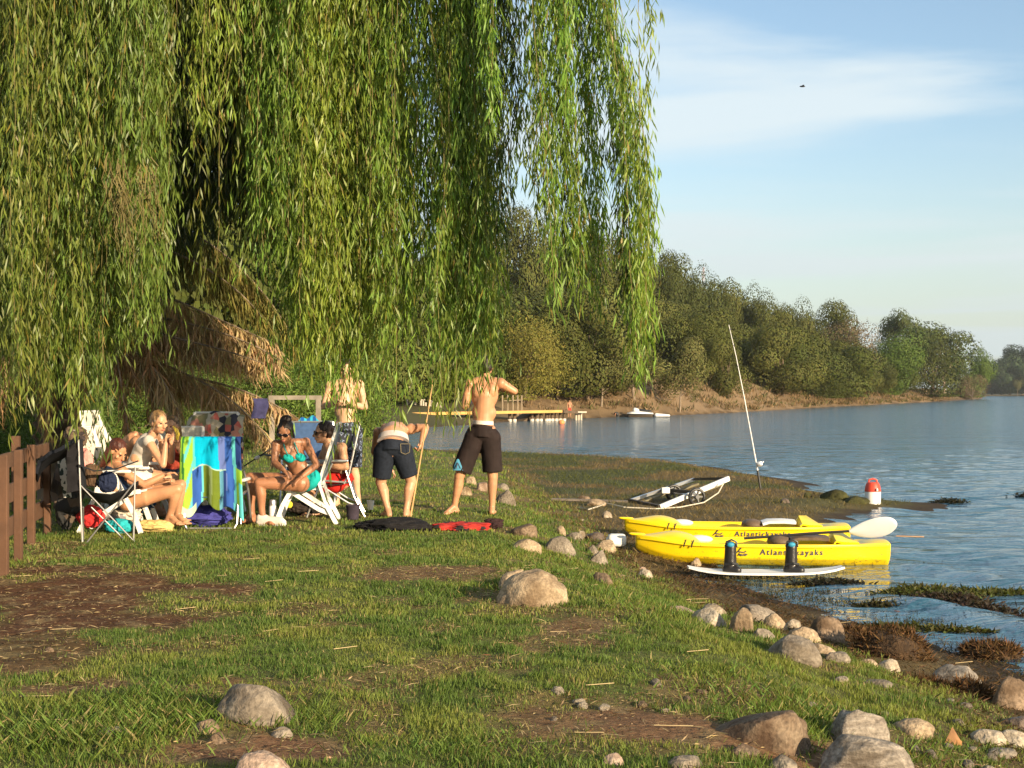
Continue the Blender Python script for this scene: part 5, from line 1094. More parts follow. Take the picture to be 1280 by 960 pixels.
for i, px in enumerate((720, 723.2, 726.4)):
    D = 90; t = P(px, 516, D); o = MB().tube([Vector((t.x, t.y, -.1)), t], .07, 8).build('mooring_post', M_post); tag(o, 'white mooring post at the far end of the jetty', 'post', 'white mooring posts')
MB().bar(P(712, 515, 89.5), P(728, 515, 90), 1.0, .08).build('end_deck', M_post, jd)
# white fence posts behind the jetty
fn = empty('white_fence', P(528, 518, 90), 'broken row of white fence posts behind the jetty on the left', 'fence')
for i, px in enumerate((509, 515, 519, 526, 529, 532, 537, 540, 546, 551)):
    t = P(px, 499 + (i % 3) * 2, 90); MB().tube([Vector((t.x, t.y, .3)), t], .07, 6).build('post', M_post, fn)
MB().bar(P(526, 500, 90), P(532, 500, 90), .06, .08).build('rail', M_post, fn); MB().bar(P(537, 501, 90), P(541, 501, 90), .06, .08).build('rail', M_post, fn)
M_gwd = mat('dull_timber', (.26, .20, .13), .9, .2, 3, .2); f2 = empty('timber_frame', P(642, 514, 92), 'upright pale timber posts standing behind the arm of the standing man', 'frame')
for px in (628, 634.5, 641, 647, 652):
    t = P(px, 494, 92); MB().tube([Vector((t.x, t.y, .2)), t], .06, 6).build('post', M_gwd, f2)
MB().bar(P(630, 501, 92), P(652, 500, 92), .06, .06).build('rail', M_gwd, f2)
lp = empty('lamp_post', P(512, 518, 92), 'thin pale lamp post behind the white fence posts', 'lamp post'); MB().tube([P(512, 522, 92), P(512, 482, 92)], .05, 8).build('pole', M_post, lp); MB().box(P(512, 480, 92), (.3, .2, .1)).build('lamp_head', M_dark, lp, 35, .02)
# boundary rail behind the left group
rl = empty('wooden_rail', P(370, 530, 30), 'grey horizontal wooden rail behind the seated woman', 'rail'); M_gw = mat('old_grey_wood', (.26, .22, .17), .9, .25, 4, .4)
MB().bar(P(336, 497, 30), P(402, 497, 30), .08, .09).build('beam', M_gw, rl)
for px in (340, 398): MB().bar(Vector((P(px, 497, 30).x, 30, .3)), P(px, 499, 30), .1, .1).build('post', M_gw, rl)

# buoy, jet ski, swimmer, person on the jetty
bu = G(702, 530, 0); o = MB().ell(bu + Vector((0, 0, .08)), .17).build('buoy', mat('buoy', (.8, .25, .08), .5, .1, 5, 0)); tag(o, 'small orange buoy floating under the jetty', 'buoy')
Ds = 101.0; x0 = (799 - HX) / F_PX * Ds; js = empty('jet_ski', (x0, Ds, 0), 'white and dark jet ski floating near the brown bank', 'jet ski')
b = MB(); rows = []
for t, w_, zt in ((0, .05, .30), (.06, .25, .34), (.2, .48, .42), (.45, .55, .45), (.8, .52, .36), (1, .40, .30)):
    x = x0 - 1.05 + t * 2.25; rows.append([(x, Ds - w_, .28), (x, Ds - w_ * .9, zt), (x, Ds, zt + .06), (x, Ds + w_ * .9, zt), (x, Ds + w_, .28)])
b.sheet(rows, .05); b.build('deck', M_white, js, 50)
b = MB(); b.capsule((x0 - .85, Ds, .12), (x0 + 1.0, Ds, .12), .2, .3); o = b.build('hull', M_dark, js)
b = MB(); b.capsule((x0 - .35, Ds, .6), (x0 + .1, Ds, .5), .22, .12); b.build('cowl', M_white, js); b = MB(); b.capsule((x0 + .05, Ds, .56), (x0 + .95, Ds, .46), .16, .14); b.build('seat', M_blk, js)
MB().tube([(x0 - .1, Ds - .35, .85), (x0 - .15, Ds, .88), (x0 - .1, Ds + .35, .85)], .04, 8).build('handlebar', M_blk, js)
M_board = M_white; b = MB(); b.capsule((x0 + 1.2, Ds - .3, .15), (x0 + 2.1, Ds - .3, .12), .14, .08); o = b.build('float_board', M_board); tag(o, 'low white board floating behind the jet ski', 'board')
js.scale = (.82, .9, .85)
# radio mast
mz_ = P(879, 350, 262); mt = empty('radio_mast', mz_, 'thin red and white radio mast on the hill skyline', 'mast'); b = MB(); tp = P(879, 334, 262)
for q in range(3):
    a_ = Vector((.35 * math.cos(q * 2.1), .35 * math.sin(q * 2.1), 0)); b.tube([mz_ + a_ - Vector((0, 0, 8)), tp + a_ * .3], .035, 5)
for k in range(8):
    z = k / 8; p = mz_.lerp(tp, z); b.bar(p + Vector((-.35, 0, 0)), p + Vector((.35, 0, .3)), .03)
b.build('lattice', mat('mast_red', (.5, .3, .28), .6, .3, .5, 0), mt)
# bird
bp_ = P(1003, 108, 60); b = MB(); b.ell(bp_, (.12, .05, .035)); bd = b.build('bird', M_blk); tag(bd, 'tiny dark bird gliding high in the sky', 'bird'); MB().sheet([[bp_ + Vector((-.02, -.16, .03)), bp_ + Vector((.05, -.16, .03))], [bp_ + Vector((-.05, 0, 0)), bp_ + Vector((.06, 0, 0))], [bp_ + Vector((-.02, .16, .03)), bp_ + Vector((.05, .16, .03))]], .01).build('wings', M_blk, bd)
# ================================================================ people
def skin(name, c): return mat(name, c, .46, .20, 7, .05, 90, spec=.45, sss=.06, bdist=.003)
SK_TAN = skin('skin_tan', (.45, .225, .118)); SK_MED = skin('skin_medium', (.50, .27, .155)); SK_FAIR = skin('skin_fair', (.60, .37, .23)); SK_DARK = skin('skin_dark_tan', (.33, .15, .078))
HAIR_D = mat('hair_dark', (.018, .010, .007), .5, .4, 60, .5, 180, bdist=.004); HAIR_R = mat('hair_auburn', (.065, .018, .010), .5, .4, 60, .5, 180, bdist=.004); HAIR_B = mat('hair_brown_streaked', (.06, .035, .018), .5, .3, 22, .5, 180, c2=(.28, .17, .07), bdist=.004)
def cloth(name, c, var=.15, sc=12, c2=None): return mat(name, c, .85, var, sc, .35, 16, spec=.2, c2=c2, bdist=.012)
LENS = mat('sunglass_lens', (.01, .008, .012), .12, .1, 3, 0, spec=.8); LIP = mat('lips', (.42, .13, .10), .5, .1, 8, 0); EYE = mat('eye_dark', (.02, .012, .01), .2, .1, 8, 0)
def W3(D0, q): return P(q[0], q[1], D0 + (q[2] if len(q) > 2 else 0))
def hand(mb, wr, d, up, s, side=1, curl=.5):
    """palm, four unequal bent fingers and a thumb from the palm's side"""
    d = d.normalized(); n = (up - d * up.dot(d)); n = n.normalized() if n.length > 1e-4 else Vector((0, 0, 1)); w = d.cross(n).normalized() * side
    M = basis(w, d, n); mb.ell(wr + d * .045 * s, (.040 * s, .052 * s, .017 * s), M, 12, 8)
    for i, (o, l) in enumerate(((-.030, .066), (-.010, .076), (.011, .070), (.030, .055))):
        b0 = wr + d * .082 * s + w * o * s; b1 = b0 + (d * math.cos(curl * .5) - n * math.sin(curl * .5)) * l * .5 * s; b2 = b1 + (d * math.cos(curl * 1.6) - n * math.sin(curl * 1.6)) * l * .5 * s
        mb.capsule(b0 - d * .02 * s, b1, .0100 * s, .0092 * s, 8); mb.capsule(b1, b2, .0092 * s, .0082 * s, 8)
    t0 = wr + d * .025 * s - w * .032 * s; t1 = t0 + (d * .6 - w * .8).normalized() * .035 * s - n * .008 * s; t2 = t1 + (d * .95 - w * .2 - n * .3).normalized() * .030 * s
    mb.capsule(t0, t1, .013 * s, .011 * s, 8); mb.capsule(t1, t2, .011 * s, .009 * s, 8)
def foot(mb, an, toe, s):
    d = (toe - an); d.z = 0; d = d.normalized() if d.length > 1e-4 else Vector((0, 1, 0)); g = an.z - .085 * s; w = d.cross(Vector((0, 0, 1)))
    heel = Vector((an.x, an.y, g + .033 * s)) - d * .035 * s; ball = Vector((an.x, an.y, g + .024 * s)) + d * .115 * s
    mb.capsule(an, heel, .036 * s, .034 * s, 12); mb.capsule(heel, ball, .034 * s, .028 * s, 12); mb.capsule(an + d * .02 * s, ball, .032 * s, .022 * s, 12); mb.capsule(ball - w * .02 * s, ball + w * .022 * s, .024 * s, .02 * s, 10)
    for k, (o, l) in enumerate(((-.030, .045), (-.013, .046), (.002, .042), (.015, .037), (.028, .03))):
        b0 = ball + w * o * s; mb.capsule(b0, b0 + d * l * s - Vector((0, 0, .008 * s)), .013 * s if k == 0 else .0095 * s, .009 * s, 8)
def person(label, D0, K, face, fwd, skinm, s=1.0, female=False, feet=True, curl=(.6, .6), group=None, hands=(True, True), fat=1.0):
    J = {k: W3(D0, v) for k, v in K.items()}
    base = J['anL'] if 'anL' in J else J['pelvis']; root = empty('person', (J['pelvis'].x, J['pelvis'].y, ground_z(J['pelvis'].x, J['pelvis'].y)), label, 'person', group)
    b = MB(); f_ = (.87 if female else 1.0) * s
    ch, pv, wa = J['chest'], J['pelvis'], J.get('waist', J['chest'].lerp(J['pelvis'], .55)); up = (ch - pv).normalized(); fw = Vector(fwd); fw = (fw - up * fw.dot(up)).normalized(); rt = fw.cross(up).normalized()
    shm = (J['shL'] + J['shR']) / 2; sdir = (J['shR'] - J['shL']).normalized(); upc = (J['neck'] - wa).normalized(); fwc = (fw - sdir * fw.dot(sdir)); fwc = (fwc - upc * fwc.dot(upc)).normalized()
    Mc = basis(sdir, fwc, upc); Mp = basis(rt, fw, up)
    b.ell(ch, (.150 * f_ * fat, .105 * f_, .165 * f_), Mc, 20, 14); b.ell(shm * .6 + ch * .4, (.155 * f_, .085 * f_, .09 * f_), Mc, 18, 12)
    b.capsule(ch, wa, .120 * f_ * fat, .108 * f_ * fat, 20); b.ell(wa, (.135 * f_ * fat, .100 * f_ * fat, .12 * f_), Mp, 18, 12); b.capsule(wa, pv, .108 * f_, .115 * f_, 18)
    b.ell(pv, (.158 * (s if female else f_), .120 * s, .125 * f_), Mp, 20, 12)
    if not female:
        for sg in (-1, 1): b.ell(ch + Mc @ Vector((sg * .068, .062, .045)) * f_, (.072 * f_, .048 * f_, .058 * f_), Mc, 12, 8); b.ell(ch + Mc @ Vector((sg * .075, -.06, .05)) * f_, (.065 * f_, .05 * f_, .085 * f_), Mc, 12, 8)
    else:
        for sg in (-1, 1): b.ell(ch + Mc @ Vector((sg * .070, .085, -.005)) * f_, (.066 * f_, .062 * f_, .066 * f_), Mc, 12, 8)
    nk = J['neck']; hd = J['head']; b.capsule(nk - upc * .03 * s, hd - (hd - nk).normalized() * .04 * s, .060 * f_, .052 * f_, 14)
    for S in ('L', 'R'):
        sh, el, wr = J['sh' + S], J['el' + S], J['wr' + S]
        b.capsule(nk, sh, .052 * f_, .05 * f_, 12); b.ell(sh, .062 * f_, None, 14, 10); b.capsule(sh, el, .054 * f_, .040 * f_, 14); b.ell(sh.lerp(el, .45), .051 * f_, None, 12, 8)
        b.capsule(el, el.lerp(wr, .35), .040 * f_, .041 * f_, 14); b.capsule(el.lerp(wr, .35), wr, .041 * f_, .026 * f_, 14)
        if hands[0 if S == 'L' else 1]:
            hu = K.get('hu' + S); hu = Vector(hu) if hu else Vector((0, 0, 1)); hdv = J['ha' + S] - wr if 'ha' + S in J else wr - el
            hand(b, wr, hdv, hu, s * (.9 if female else 1), 1 if S == 'L' else -1, curl[0 if S == 'L' else 1])
        if 'kn' + S in J:
            hp, kn, an = J['hip' + S], J['kn' + S], J['an' + S]
            b.ell(hp, .098 * s, None, 14, 10); b.capsule(hp, kn, .092 * s, .056 * s, 16); b.ell(hp.lerp(kn, .35), .084 * s, None, 14, 10); b.ell(kn, .055 * s, None, 12, 8)
            q = kn.lerp(an, .3); back = (hp + an) / 2 - kn; back = back.normalized() if back.length > .02 else -fw; b.capsule(kn, q + back * .010 * s, .052 * s, .056 * s, 14); b.capsule(q + back * .010 * s, kn.lerp(an, .7), .056 * s, .038 * s, 14); b.capsule(kn.lerp(an, .7), an, .038 * s, .034 * s, 12)
            if feet and 'to' + S in J: foot(b, an, J['to' + S], s)
    # head with a face
    f = Vector(face).normalized(); u = (hd - nk).normalized(); u = (u + Vector((0, 0, 1.2))).normalized() if f.z > -.75 else u; u = (u - f * u.dot(f)).normalized(); r = f.cross(u).normalized(); M = basis(r, f, u); h = s * (.96 if female else 1)
    at_ = lambda x, y, z: hd + M @ Vector((x, y, z)) * h
    b.ell(at_(0, -.012, .028), (.074 * h, .093 * h, .088 * h), M, 20, 14); b.ell(at_(0, .022, -.035), (.056 * h, .066 * h, .078 * h), M, 16, 12); b.ell(at_(0, .058, -.088), (.026 * h, .024 * h, .022 * h), M, 10, 8)
    b.capsule(at_(0, .082, .012), at_(0, .108, -.028), .010 * h, .014 * h, 10); b.ell(at_(0, .10, -.032), (.019 * h, .014 * h, .011 * h), M, 10, 8)
    for sg in (-1, 1):
        b.ell(at_(sg * .030, .070, .024), (.024 * h, .016 * h, .010 * h), M, 10, 6); b.ell(at_(sg * .045, .058, -.022), (.022 * h, .02 * h, .02 * h), M, 10, 6); b.ell(at_(sg * .076, -.008, -.008), (.010 * h, .020 * h, .032 * h), M, 10, 8)
    b.ell(at_(0, .083, -.060), (.024 * h, .012 * h, .012 * h), M, 10, 6)
    body = b.blob('body', skinm, root, .0065, 5)
    lm = MB(); lm.ell(at_(0, .089, -.056), (.022 * h, .008 * h, .0045 * h), M, 12, 6); lm.ell(at_(0, .088, -.065), (.019 * h, .008 * h, .005 * h), M, 12, 6); lm.build('lips', LIP, root)
    for sg in (-1, 1): e = MB(); e.ell(at_(sg * .030, .077, .006), (.013 * h, .008 * h, .007 * h), M, 10, 6); e.build('eye', EYE, root)
    return root, J, dict(at=at_, M=M, h=h, Mc=Mc, Mp=Mp, f_=f_, s=s, ch=ch, pv=pv, wa=wa, up=up, fw=fw, rt=rt)
def hair(root, I, m, style='short', seed=1):
    b = MB(); at_, M, h = I['at'], I['M'], I['h']
    b.ell(at_(0, -.026, .045), (.082 * h, .094 * h, .086 * h), M, 18, 12)
    if style == 'short': b.ell(at_(0, -.045, .005), (.077 * h, .068 * h, .075 * h), M, 16, 10)
    if style == 'bun':
        b.ell(at_(0, -.045, .005), (.080 * h, .075 * h, .085 * h), M, 16, 10); b.ell(at_(0, -.07, .115), (.060 * h, .055 * h, .050 * h), M, 14, 8); b.ell(at_(.04, -.08, .09), (.045 * h, .045 * h, .045 * h), M, 12, 8)
        for sg in (-1, 1): b.capsule(at_(sg * .07, .01, .04), at_(sg * .078, -.02, -.07), .022 * h, .014 * h, 10)
    if style == 'long':
        b.ell(at_(0, -.05, -.005), (.086 * h, .078 * h, .10 * h), M, 16, 10)
        for x in (-.06, -.03, .03, .06): b.capsule(at_(x, -.05, -.02), at_(x * 1.25, -.06, -.22), .040 * h, .022 * h, 12)
    if style == 'tied':
        b.ell(at_(0, -.045, .0), (.078 * h, .07 * h, .08 * h), M, 16, 10); b.capsule(at_(-.02, -.11, -.02), at_(-.05, -.12, -.20), .030 * h, .014 * h, 12)
        for sg in (-1, 1): b.capsule(at_(sg * .072, .02, .03), at_(sg * .074, .01, -.10), .012 * h, .006 * h, 8)
    return b.blob('hair', m, root, .007, 3, lambda co: (fbm(co[:, 0] * 70, co[:, 1] * 70, co[:, 2] * 22, 3) - .5) * .016)
def glasses(root, I):
    at_, M, h = I['at'], I['M'], I['h']; g = MB()
    for sg in (-1, 1): g.ell(at_(sg * .034, .090, .006), (.031 * h, .010 * h, .022 * h), M, 14, 8); g.tube([at_(sg * .064, .082, .010), at_(sg * .080, .04, .012), at_(sg * .080, -.02, .008)], .005 * h, 6)
    g.tube([at_(-.01, .098, .010), at_(.01, .098, .010)], .005, 6); return g.build('sunglasses', LENS, root)
def fold_disp(a=.007, k=9): return lambda co: (fbm(co[:, 0] * k, co[:, 1] * k, co[:, 2] * k * .45, 3) - .5) * 2 * a
def shorts(root, I, J, m, hem=.8, r0=.112, r1=.100, name='shorts', top=.04, rp=1.13, hemL=None, hemR=None, wide=1.0):
    b = MB(); s = I['s']; Mp, pv = I['Mp'], I['pv']
    b.ell(pv - I['up'] * .01, (.158 * s * rp * wide, .120 * s * rp, .105 * s), Mp, 22, 14)
    b.tube([pv - I['up'] * .05, pv + I['up'] * top * s], [.138 * s * rp, .128 * s * rp], 24, sc=(1.0, .86) if abs(I['rt'].x) > .5 else (.86, 1))
    for S in ('L', 'R'):
        hp, kn = J['hip' + S], J['kn' + S]; h_ = hemL if (S == 'L' and hemL) else hemR if (S == 'R' and hemR) else hem; e = hp.lerp(kn, h_) if h_ <= 1 else kn.lerp(J['an' + S], h_ - 1)
        b.ell(hp, (r0 + .004) * s, None, 16, 12); pts = [hp, hp.lerp(kn, min(h_, 1) * .5), e]; b.tube(pts, [r0 * s, (r0 + r1) / 2 * s, r1 * s], 22)
    return b.blob(name, m, root, .009, 2, fold_disp())

# ---- the standing man with his back to the camera
DA = 15.4
A = dict(head=(607, 460, 0), neck=(606, 474, 0), chest=(606, 494, 0), waist=(605, 516, 0), pelvis=(603, 540, 0), shL=(587, 480, 0), shR=(626, 479, 0), elL=(581, 508, -.02), wrL=(591, 500, .24), elR=(643, 489, .03), wrR=(628, 487, .27), hipL=(593, 548, 0), hipR=(613, 548, 0),
         knL=(574, 596, -.02), anL=(568, 634, 0), toL=(550, 640, -.12), knR=(616, 597, 0), anR=(615, 634, .02), toR=(617, 640, .25), huL=(0, 0, 1), huR=(0, 0, 1))
ro, J, I = person('shirtless man in dark board shorts standing with his back turned', DA, A, (0.05, 1, -.25), (0, 1, 0), SK_TAN)
hair(ro, I, HAIR_D, 'short')
M_dk = cloth('shorts_dark', (.020, .013, .012), .25); sh = shorts(ro, I, J, M_dk, .86, .112, .112, top=.075, rp=1.10)
b = MB(); b.tube([I['pv'] + I['up'] * .085, I['pv'] + I['up'] * .125], [.146, .142], 28, sc=(1, .80)); b.build('waistband', cloth('white_cotton', (.62, .56, .50), .06), ro)
b = MB(); c0 = J['hipL'].lerp(J['knL'], .70) + Vector((-.05, -.112, 0)); b.sheet([[c0 + Vector((-.065, .035, -.05)), c0 + Vector((-.02, .0, -.05)), c0 + Vector((.045, .0, -.05))], [c0 + Vector((-.045, .02, .01)), c0 + Vector((-.01, .0, .02)), c0 + Vector((.03, .0, .0))], [c0 + Vector((-.02, .008, .07)), c0 + Vector((-.01, .005, .075)), c0 + Vector((.0, .0, .07))]], .006); o = b.build('print_patch', mat('patch_blue', (.08, .30, .46), .7, .1, 30, 0), sh)
b = MB(); b.bar(c0 + Vector((-.03, -.006, -.03)), c0 + Vector((-.012, -.004, .035)), .008, .006); b.bar(c0 + Vector((-.012, -.004, .035)), c0 + Vector((.02, -.006, -.03)), .008, .006); b.build('print_lines', M_print, sh)

# ---- the man bending over
DB = 15.05
B = dict(head=(492, 560, .62), neck=(493, 546, .50), chest=(492, 540, .33), waist=(491, 543, .14), pelvis=(491, 560, 0), shL=(473, 541, .45), shR=(514, 536, .42), elL=(468, 565, .5), wrL=(486, 584, .5), elR=(532, 534, .36), wrR=(527, 552, .30), hipL=(481, 566, 0), hipR=(502, 565, 0), huR=(1, 0, 0),
         knL=(476, 604, .04), anL=(485, 637, -.02), toL=(476, 640, .18), knR=(514, 602, .04), anR=(508, 637, -.02), toR=(514, 640, .2))
ro, J, I = person('shirtless man in denim shorts bending over away from the camera', DB, B, (0, .5, -.85), (0, -.3, -1), SK_MED, curl=(.8, 1.3))
I['up'] = Vector((0, .25, .97)).normalized(); I['Mp'] = basis((1, 0, 0), (0, .97, -.25), I['up']); I['rt'] = Vector((1, 0, 0))
hair(ro, I, HAIR_D, 'short'); M_den = cloth('denim_dark', (.012, .016, .026), .3, 40); sh = shorts(ro, I, J, M_den, .82, .122, .098, top=.07, rp=1.2)
b = MB(); q = I['pv'] + Vector((0, .05, .115)); b.tube([q - Vector((0, .01, .05)), q + Vector((0, .03, .01))], [.172, .158], 28, sc=(1, .78)); b.build('underwear', cloth('grey_cotton', (.50, .45, .43), .06), ro)
b = MB(); c0 = P(508, 560, DB) + Vector((0, -.150, 0)); 
for (x0, z0, x1, z1) in ((-.05, .05, .05, .05), (-.05, .05, -.045, -.04), (.05, .05, .045, -.04), (-.045, -.04, 0, -.06), (0, -.06, .045, -.04)): b.bar(c0 + Vector((x0, .0, z0)), c0 + Vector((x1, 0, z1)), .004, .004)
b.build('back_pocket', mat('thread', (.25, .2, .1), .8, .1, 5, 0), sh)
# cane he leans on
a, b2 = P(542, 470, DB + .30), P(513, 647, DB + .05); o = MB().tube([a, a.lerp(b2, .5) + Vector((.005, 0, 0)), b2], [.007, .009, .011], 8).build('cane_pole', mat('cane', (.42, .26, .10), .6, .2, 9, .1)); tag(o, 'long thin yellowish cane held by the bending man', 'pole')

# ---- the standing youth facing the camera
DC = 16.5
C_ = dict(head=(434, 462, -.03), neck=(433, 476, 0), chest=(431, 495, 0), waist=(432, 514, -.02), pelvis=(434, 533, 0), shL=(413, 482, 0), shR=(449, 481, 0), elL=(405, 508, 0), wrL=(420, 502, -.2), elR=(456, 509, .02), wrR=(438, 505, -.2), hipL=(426, 540, 0), hipR=(442, 540, 0),
          knL=(424, 584, -.05), anL=(421, 626, .05), toL=(416, 632, -.15), knR=(442, 584, -.03), anR=(448, 626, .05), toR=(452, 632, -.16), huL=(0, 0, 1), huR=(0, 0, 1))
ro, J, I = person('shirtless youth in dark floral board shorts standing and facing the camera', DC, C_, (-.1, -1, -.3), (0, -1, 0), SK_FAIR, s=.98)
hair(ro, I, HAIR_D, 'short')
def flower_mat():
    m, nt, b, out = new_mat('floral_print'); N, L = nt.nodes, nt.links; tc = N.new('ShaderNodeTexCoord'); v = N.new('ShaderNodeTexVoronoi'); v.feature = 'DISTANCE_TO_EDGE'; v.inputs['Scale'].default_value = 15; L.new(tc.outputs['Object'], v.inputs['Vector'])
    n = N.new('ShaderNodeTexNoise'); n.inputs['Scale'].default_value = 16; L.new(tc.outputs['Object'], n.inputs['Vector']); a = N.new('ShaderNodeMath'); a.operation = 'MULTIPLY'; L.new(v.outputs[0], a.inputs[0]); L.new(n.outputs['Fac'], a.inputs[1])
    r = N.new('ShaderNodeValToRGB'); e = r.color_ramp.elements; e[0].position = .0; e[0].color = (.012, .014, .025, 1); e[1].position = .16; e[1].color = (.015, .018, .03, 1); x = e.new(.09); x.color = (.015, .02, .04, 1); x = e.new(.11); x.color = (.32, .38, .5, 1); x = e.new(.135); x.color = (.04, .07, .16, 1); L.new(a.outputs[0], r.inputs[0]); L.new(r.outputs[0], b.inputs['Base Color']); b.inputs['Roughness'].default_value = .8; return m
shorts(ro, I, J, flower_mat(), 1.0, .108, .100, top=.05, rp=1.08)

# ---- seated woman in the turquoise bikini
DE = 14.15
E = dict(head=(357, 540, -.16), neck=(361, 553, -.06), chest=(366, 569, -.02), waist=(374, 586, .02), pelvis=(383, 600, .04), shL=(345, 556, -.10), shR=(382, 553, .02), elL=(343, 578, -.16), wrL=(355, 588, -.24), elR=(396, 581, -.08), wrR=(376, 597, -.22), haR=(366, 604, -.28), hipL=(376, 604, -.07), hipR=(378, 602, .15),
         knL=(324, 604, -.14), anL=(328, 646, -.12), toL=(352, 654, -.22), knR=(312, 597, .12), anR=(315, 643, .14), toR=(305, 650, .05), huL=(0, 0, 1), huR=(0, 0, 1))
ro, J, I = person('woman in turquoise bikini and sunglasses sitting bent forward', DE, E, (-.22, -.85, -.42), (-.45, -.85, -.1), SK_DARK, s=.97, female=True)
hair(ro, I, HAIR_D, 'bun'); glasses(ro, I)
M_bik = cloth('bikini_turquoise', (.01, .36, .34), .1); b = MB(); Mc, ch, f_ = I['Mc'], I['ch'], I['f_']
for sg in (-1, 1): b.ell(ch + Mc @ Vector((sg * .070, .098, -.008)) * f_, (.064 * f_, .058 * f_, .062 * f_), Mc, 14, 10)
tp = b.build('bikini_top', M_bik, ro)
b = MB()
for sg in (-1, 1): b.tube([ch + Mc @ Vector((sg * .065, .15, .03)) * f_, ch + Mc @ Vector((sg * .07, .115, .13)) * f_, J['neck'] + Mc @ Vector((sg * .05, .01, .02))], .006, 6)
b.tube([ch + Mc @ Vector((math.sin(q) * .152, math.cos(q) * .118, -.03)) * f_ for q in np.linspace(-3.1, 3.1, 22)], .008, 6); b.build('strap', M_bik, tp)
b = MB(); b.ell(I['pv'], (.158 * 1.04, .124, .115), I['Mp'], 18, 12); b.build('bikini_bottom', M_bik, ro)
b = MB(); an = J['anL']; g = ground_z(an.x, an.y) + .03; d = Vector((1, -.25, 0)).normalized(); x0 = Vector((an.x, an.y, g)); b.capsule(x0 - d * .02 + Vector((0, 0, .055)), x0 + d * .03 + Vector((0, 0, .05)), .048, .045); b.capsule(x0 + Vector((0, 0, .04)), x0 + d * .20 + Vector((0, 0, .035)), .046, .036); b.capsule(x0 - d * .03 + Vector((0, 0, .02)), x0 + d * .22 + Vector((0, 0, .018)), .042, .036); shp = b.blob('shoe', cloth('canvas_white', (.66, .58, .52), .05), ro, .008, 4)
b = MB(); b.capsule(x0 - d * .035 + Vector((0, 0, .002)), x0 + d * .225 + Vector((0, 0, .002)), .03, .03); b.build('sole', M_white, shp)

# ---- seated man in red shorts and sunglasses
DD = 15.2
Dm = dict(head=(404, 541, -.05), neck=(412, 556, 0), chest=(417, 571, .02), waist=(421, 586, .02), pelvis=(425, 599, .02), shL=(409, 560, .20), shR=(427, 560, -.17), elL=(398, 582, .25), wrL=(392, 595, .1), elR=(432, 584, -.25), wrR=(407, 581, -.22), hipL=(418, 602, .14), hipR=(419, 603, -.08),
          knL=(386, 600, .2), anL=(386, 638, .18), toL=(372, 644, .15), knR=(387, 603, -.04), anR=(392, 637, -.05), toR=(378, 644, -.1), huR=(0, 0, 1))
ro, J, I = person('shirtless man in red shorts and sunglasses sitting behind the bikini woman', DD, Dm, (-.96, -.28, -.05), (-1, -.1, .1), SK_MED, fat=1.08)
hair(ro, I, HAIR_D, 'short'); glasses(ro, I); shorts(ro, I, J, cloth('shorts_red', (.50, .02, .015), .15), .6, .115, .11, top=.03, rp=1.1)
for S in ('L', 'R'):
    b = MB(); an = J['an' + S]; g = ground_z(an.x, an.y); x0 = Vector((an.x, an.y, g)); d = Vector((-1, -.15, 0)).normalized(); b.capsule(x0 - d * .03 + Vector((0, 0, .06)), x0 + d * .16 + Vector((0, 0, .045)), .055, .045); b.capsule(x0 + Vector((0, 0, .09)), x0 + Vector((0, 0, .06)), .05, .05); b.blob('shoe', M_boot, ro, .009, 3)

# ---- the women on the left
DF = 13.75
Fp = dict(head=(199, 528, -.1), neck=(192, 541, -.02), chest=(182, 557, 0), waist=(175, 573, .02), pelvis=(168, 590, .04), shL=(197, 549, .20), shR=(186, 551, -.16), elL=(214, 576, .1), wrL=(216, 556, .0), haL=(212, 548, -.05), elR=(204, 581, -.26), wrR=(207, 555, -.22), haR=(207, 546, -.18), hipL=(172, 596, .12), hipR=(172, 597, -.05),
          knL=(226, 598, .2), anL=(226, 640, .2), toL=(238, 646, .15), knR=(222, 600, .05), anR=(222, 641, .08), toR=(236, 647, .0), huL=(-1, 0, .2), huR=(-1, 0, .2))
ro, J, I = person('woman in pale grey top resting her hand on her mouth', DF, Fp, (.72, -.62, -.22), (.85, -.35, -.2), SK_MED, s=.95, female=True, curl=(1.0, 1.1))
hair(ro, I, HAIR_B, 'tied')
b = MB(); Mc, ch, f_ = I['Mc'], I['ch'], I['f_']; b.ell(ch, (.150 * f_ * 1.07, .105 * f_ * 1.12, .165 * f_), Mc, 20, 14); b.ell((J['shL'] + J['shR']) / 2 * .6 + ch * .4, (.150 * f_ * 1.06, .09 * f_ * 1.1, .085 * f_), Mc, 18, 12); b.capsule(ch, I['wa'], .125 * f_, .115 * f_, 20); b.capsule(I['wa'], I['pv'].lerp(I['wa'], .3), .118 * f_, .13 * f_, 18)
for sg in (-1, 1): b.ell(ch + Mc @ Vector((sg * .070, .088, -.005)) * f_, (.070 * f_, .066 * f_, .070 * f_), Mc, 12, 8)
for S in ('L', 'R'): b.ell(J['sh' + S], .069 * f_, None, 12, 8)
b.blob('top', cloth('top_grey', (.46, .42, .37), .12, 20), ro, .009, 3, fold_disp(.008, 14)); shorts(ro, I, J, cloth('shorts_white', (.6, .56, .5), .08), .35, .105, .10)
DG = 13.3
Gp = dict(head=(147, 564, -.05), neck=(143, 578, 0), chest=(143, 594, 0), waist=(147, 610, .0), pelvis=(152, 622, .02), shL=(136, 586, .16), shR=(152, 588, -.14), elL=(172, 606, .16), wrL=(205, 600, .05), elR=(180, 606, -.16), wrR=(205, 594, -.12), haR=(222, 588, -.1), hipL=(160, 626, .12), hipR=(160, 627, -.06),
          knL=(226, 606, .16), anL=(222, 645, .18), toL=(236, 652, .1), knR=(222, 612, -.06), anR=(212, 646, -.02), toR=(226, 654, -.08), huR=(0, 0, 1), huL=(0, 0, 1))
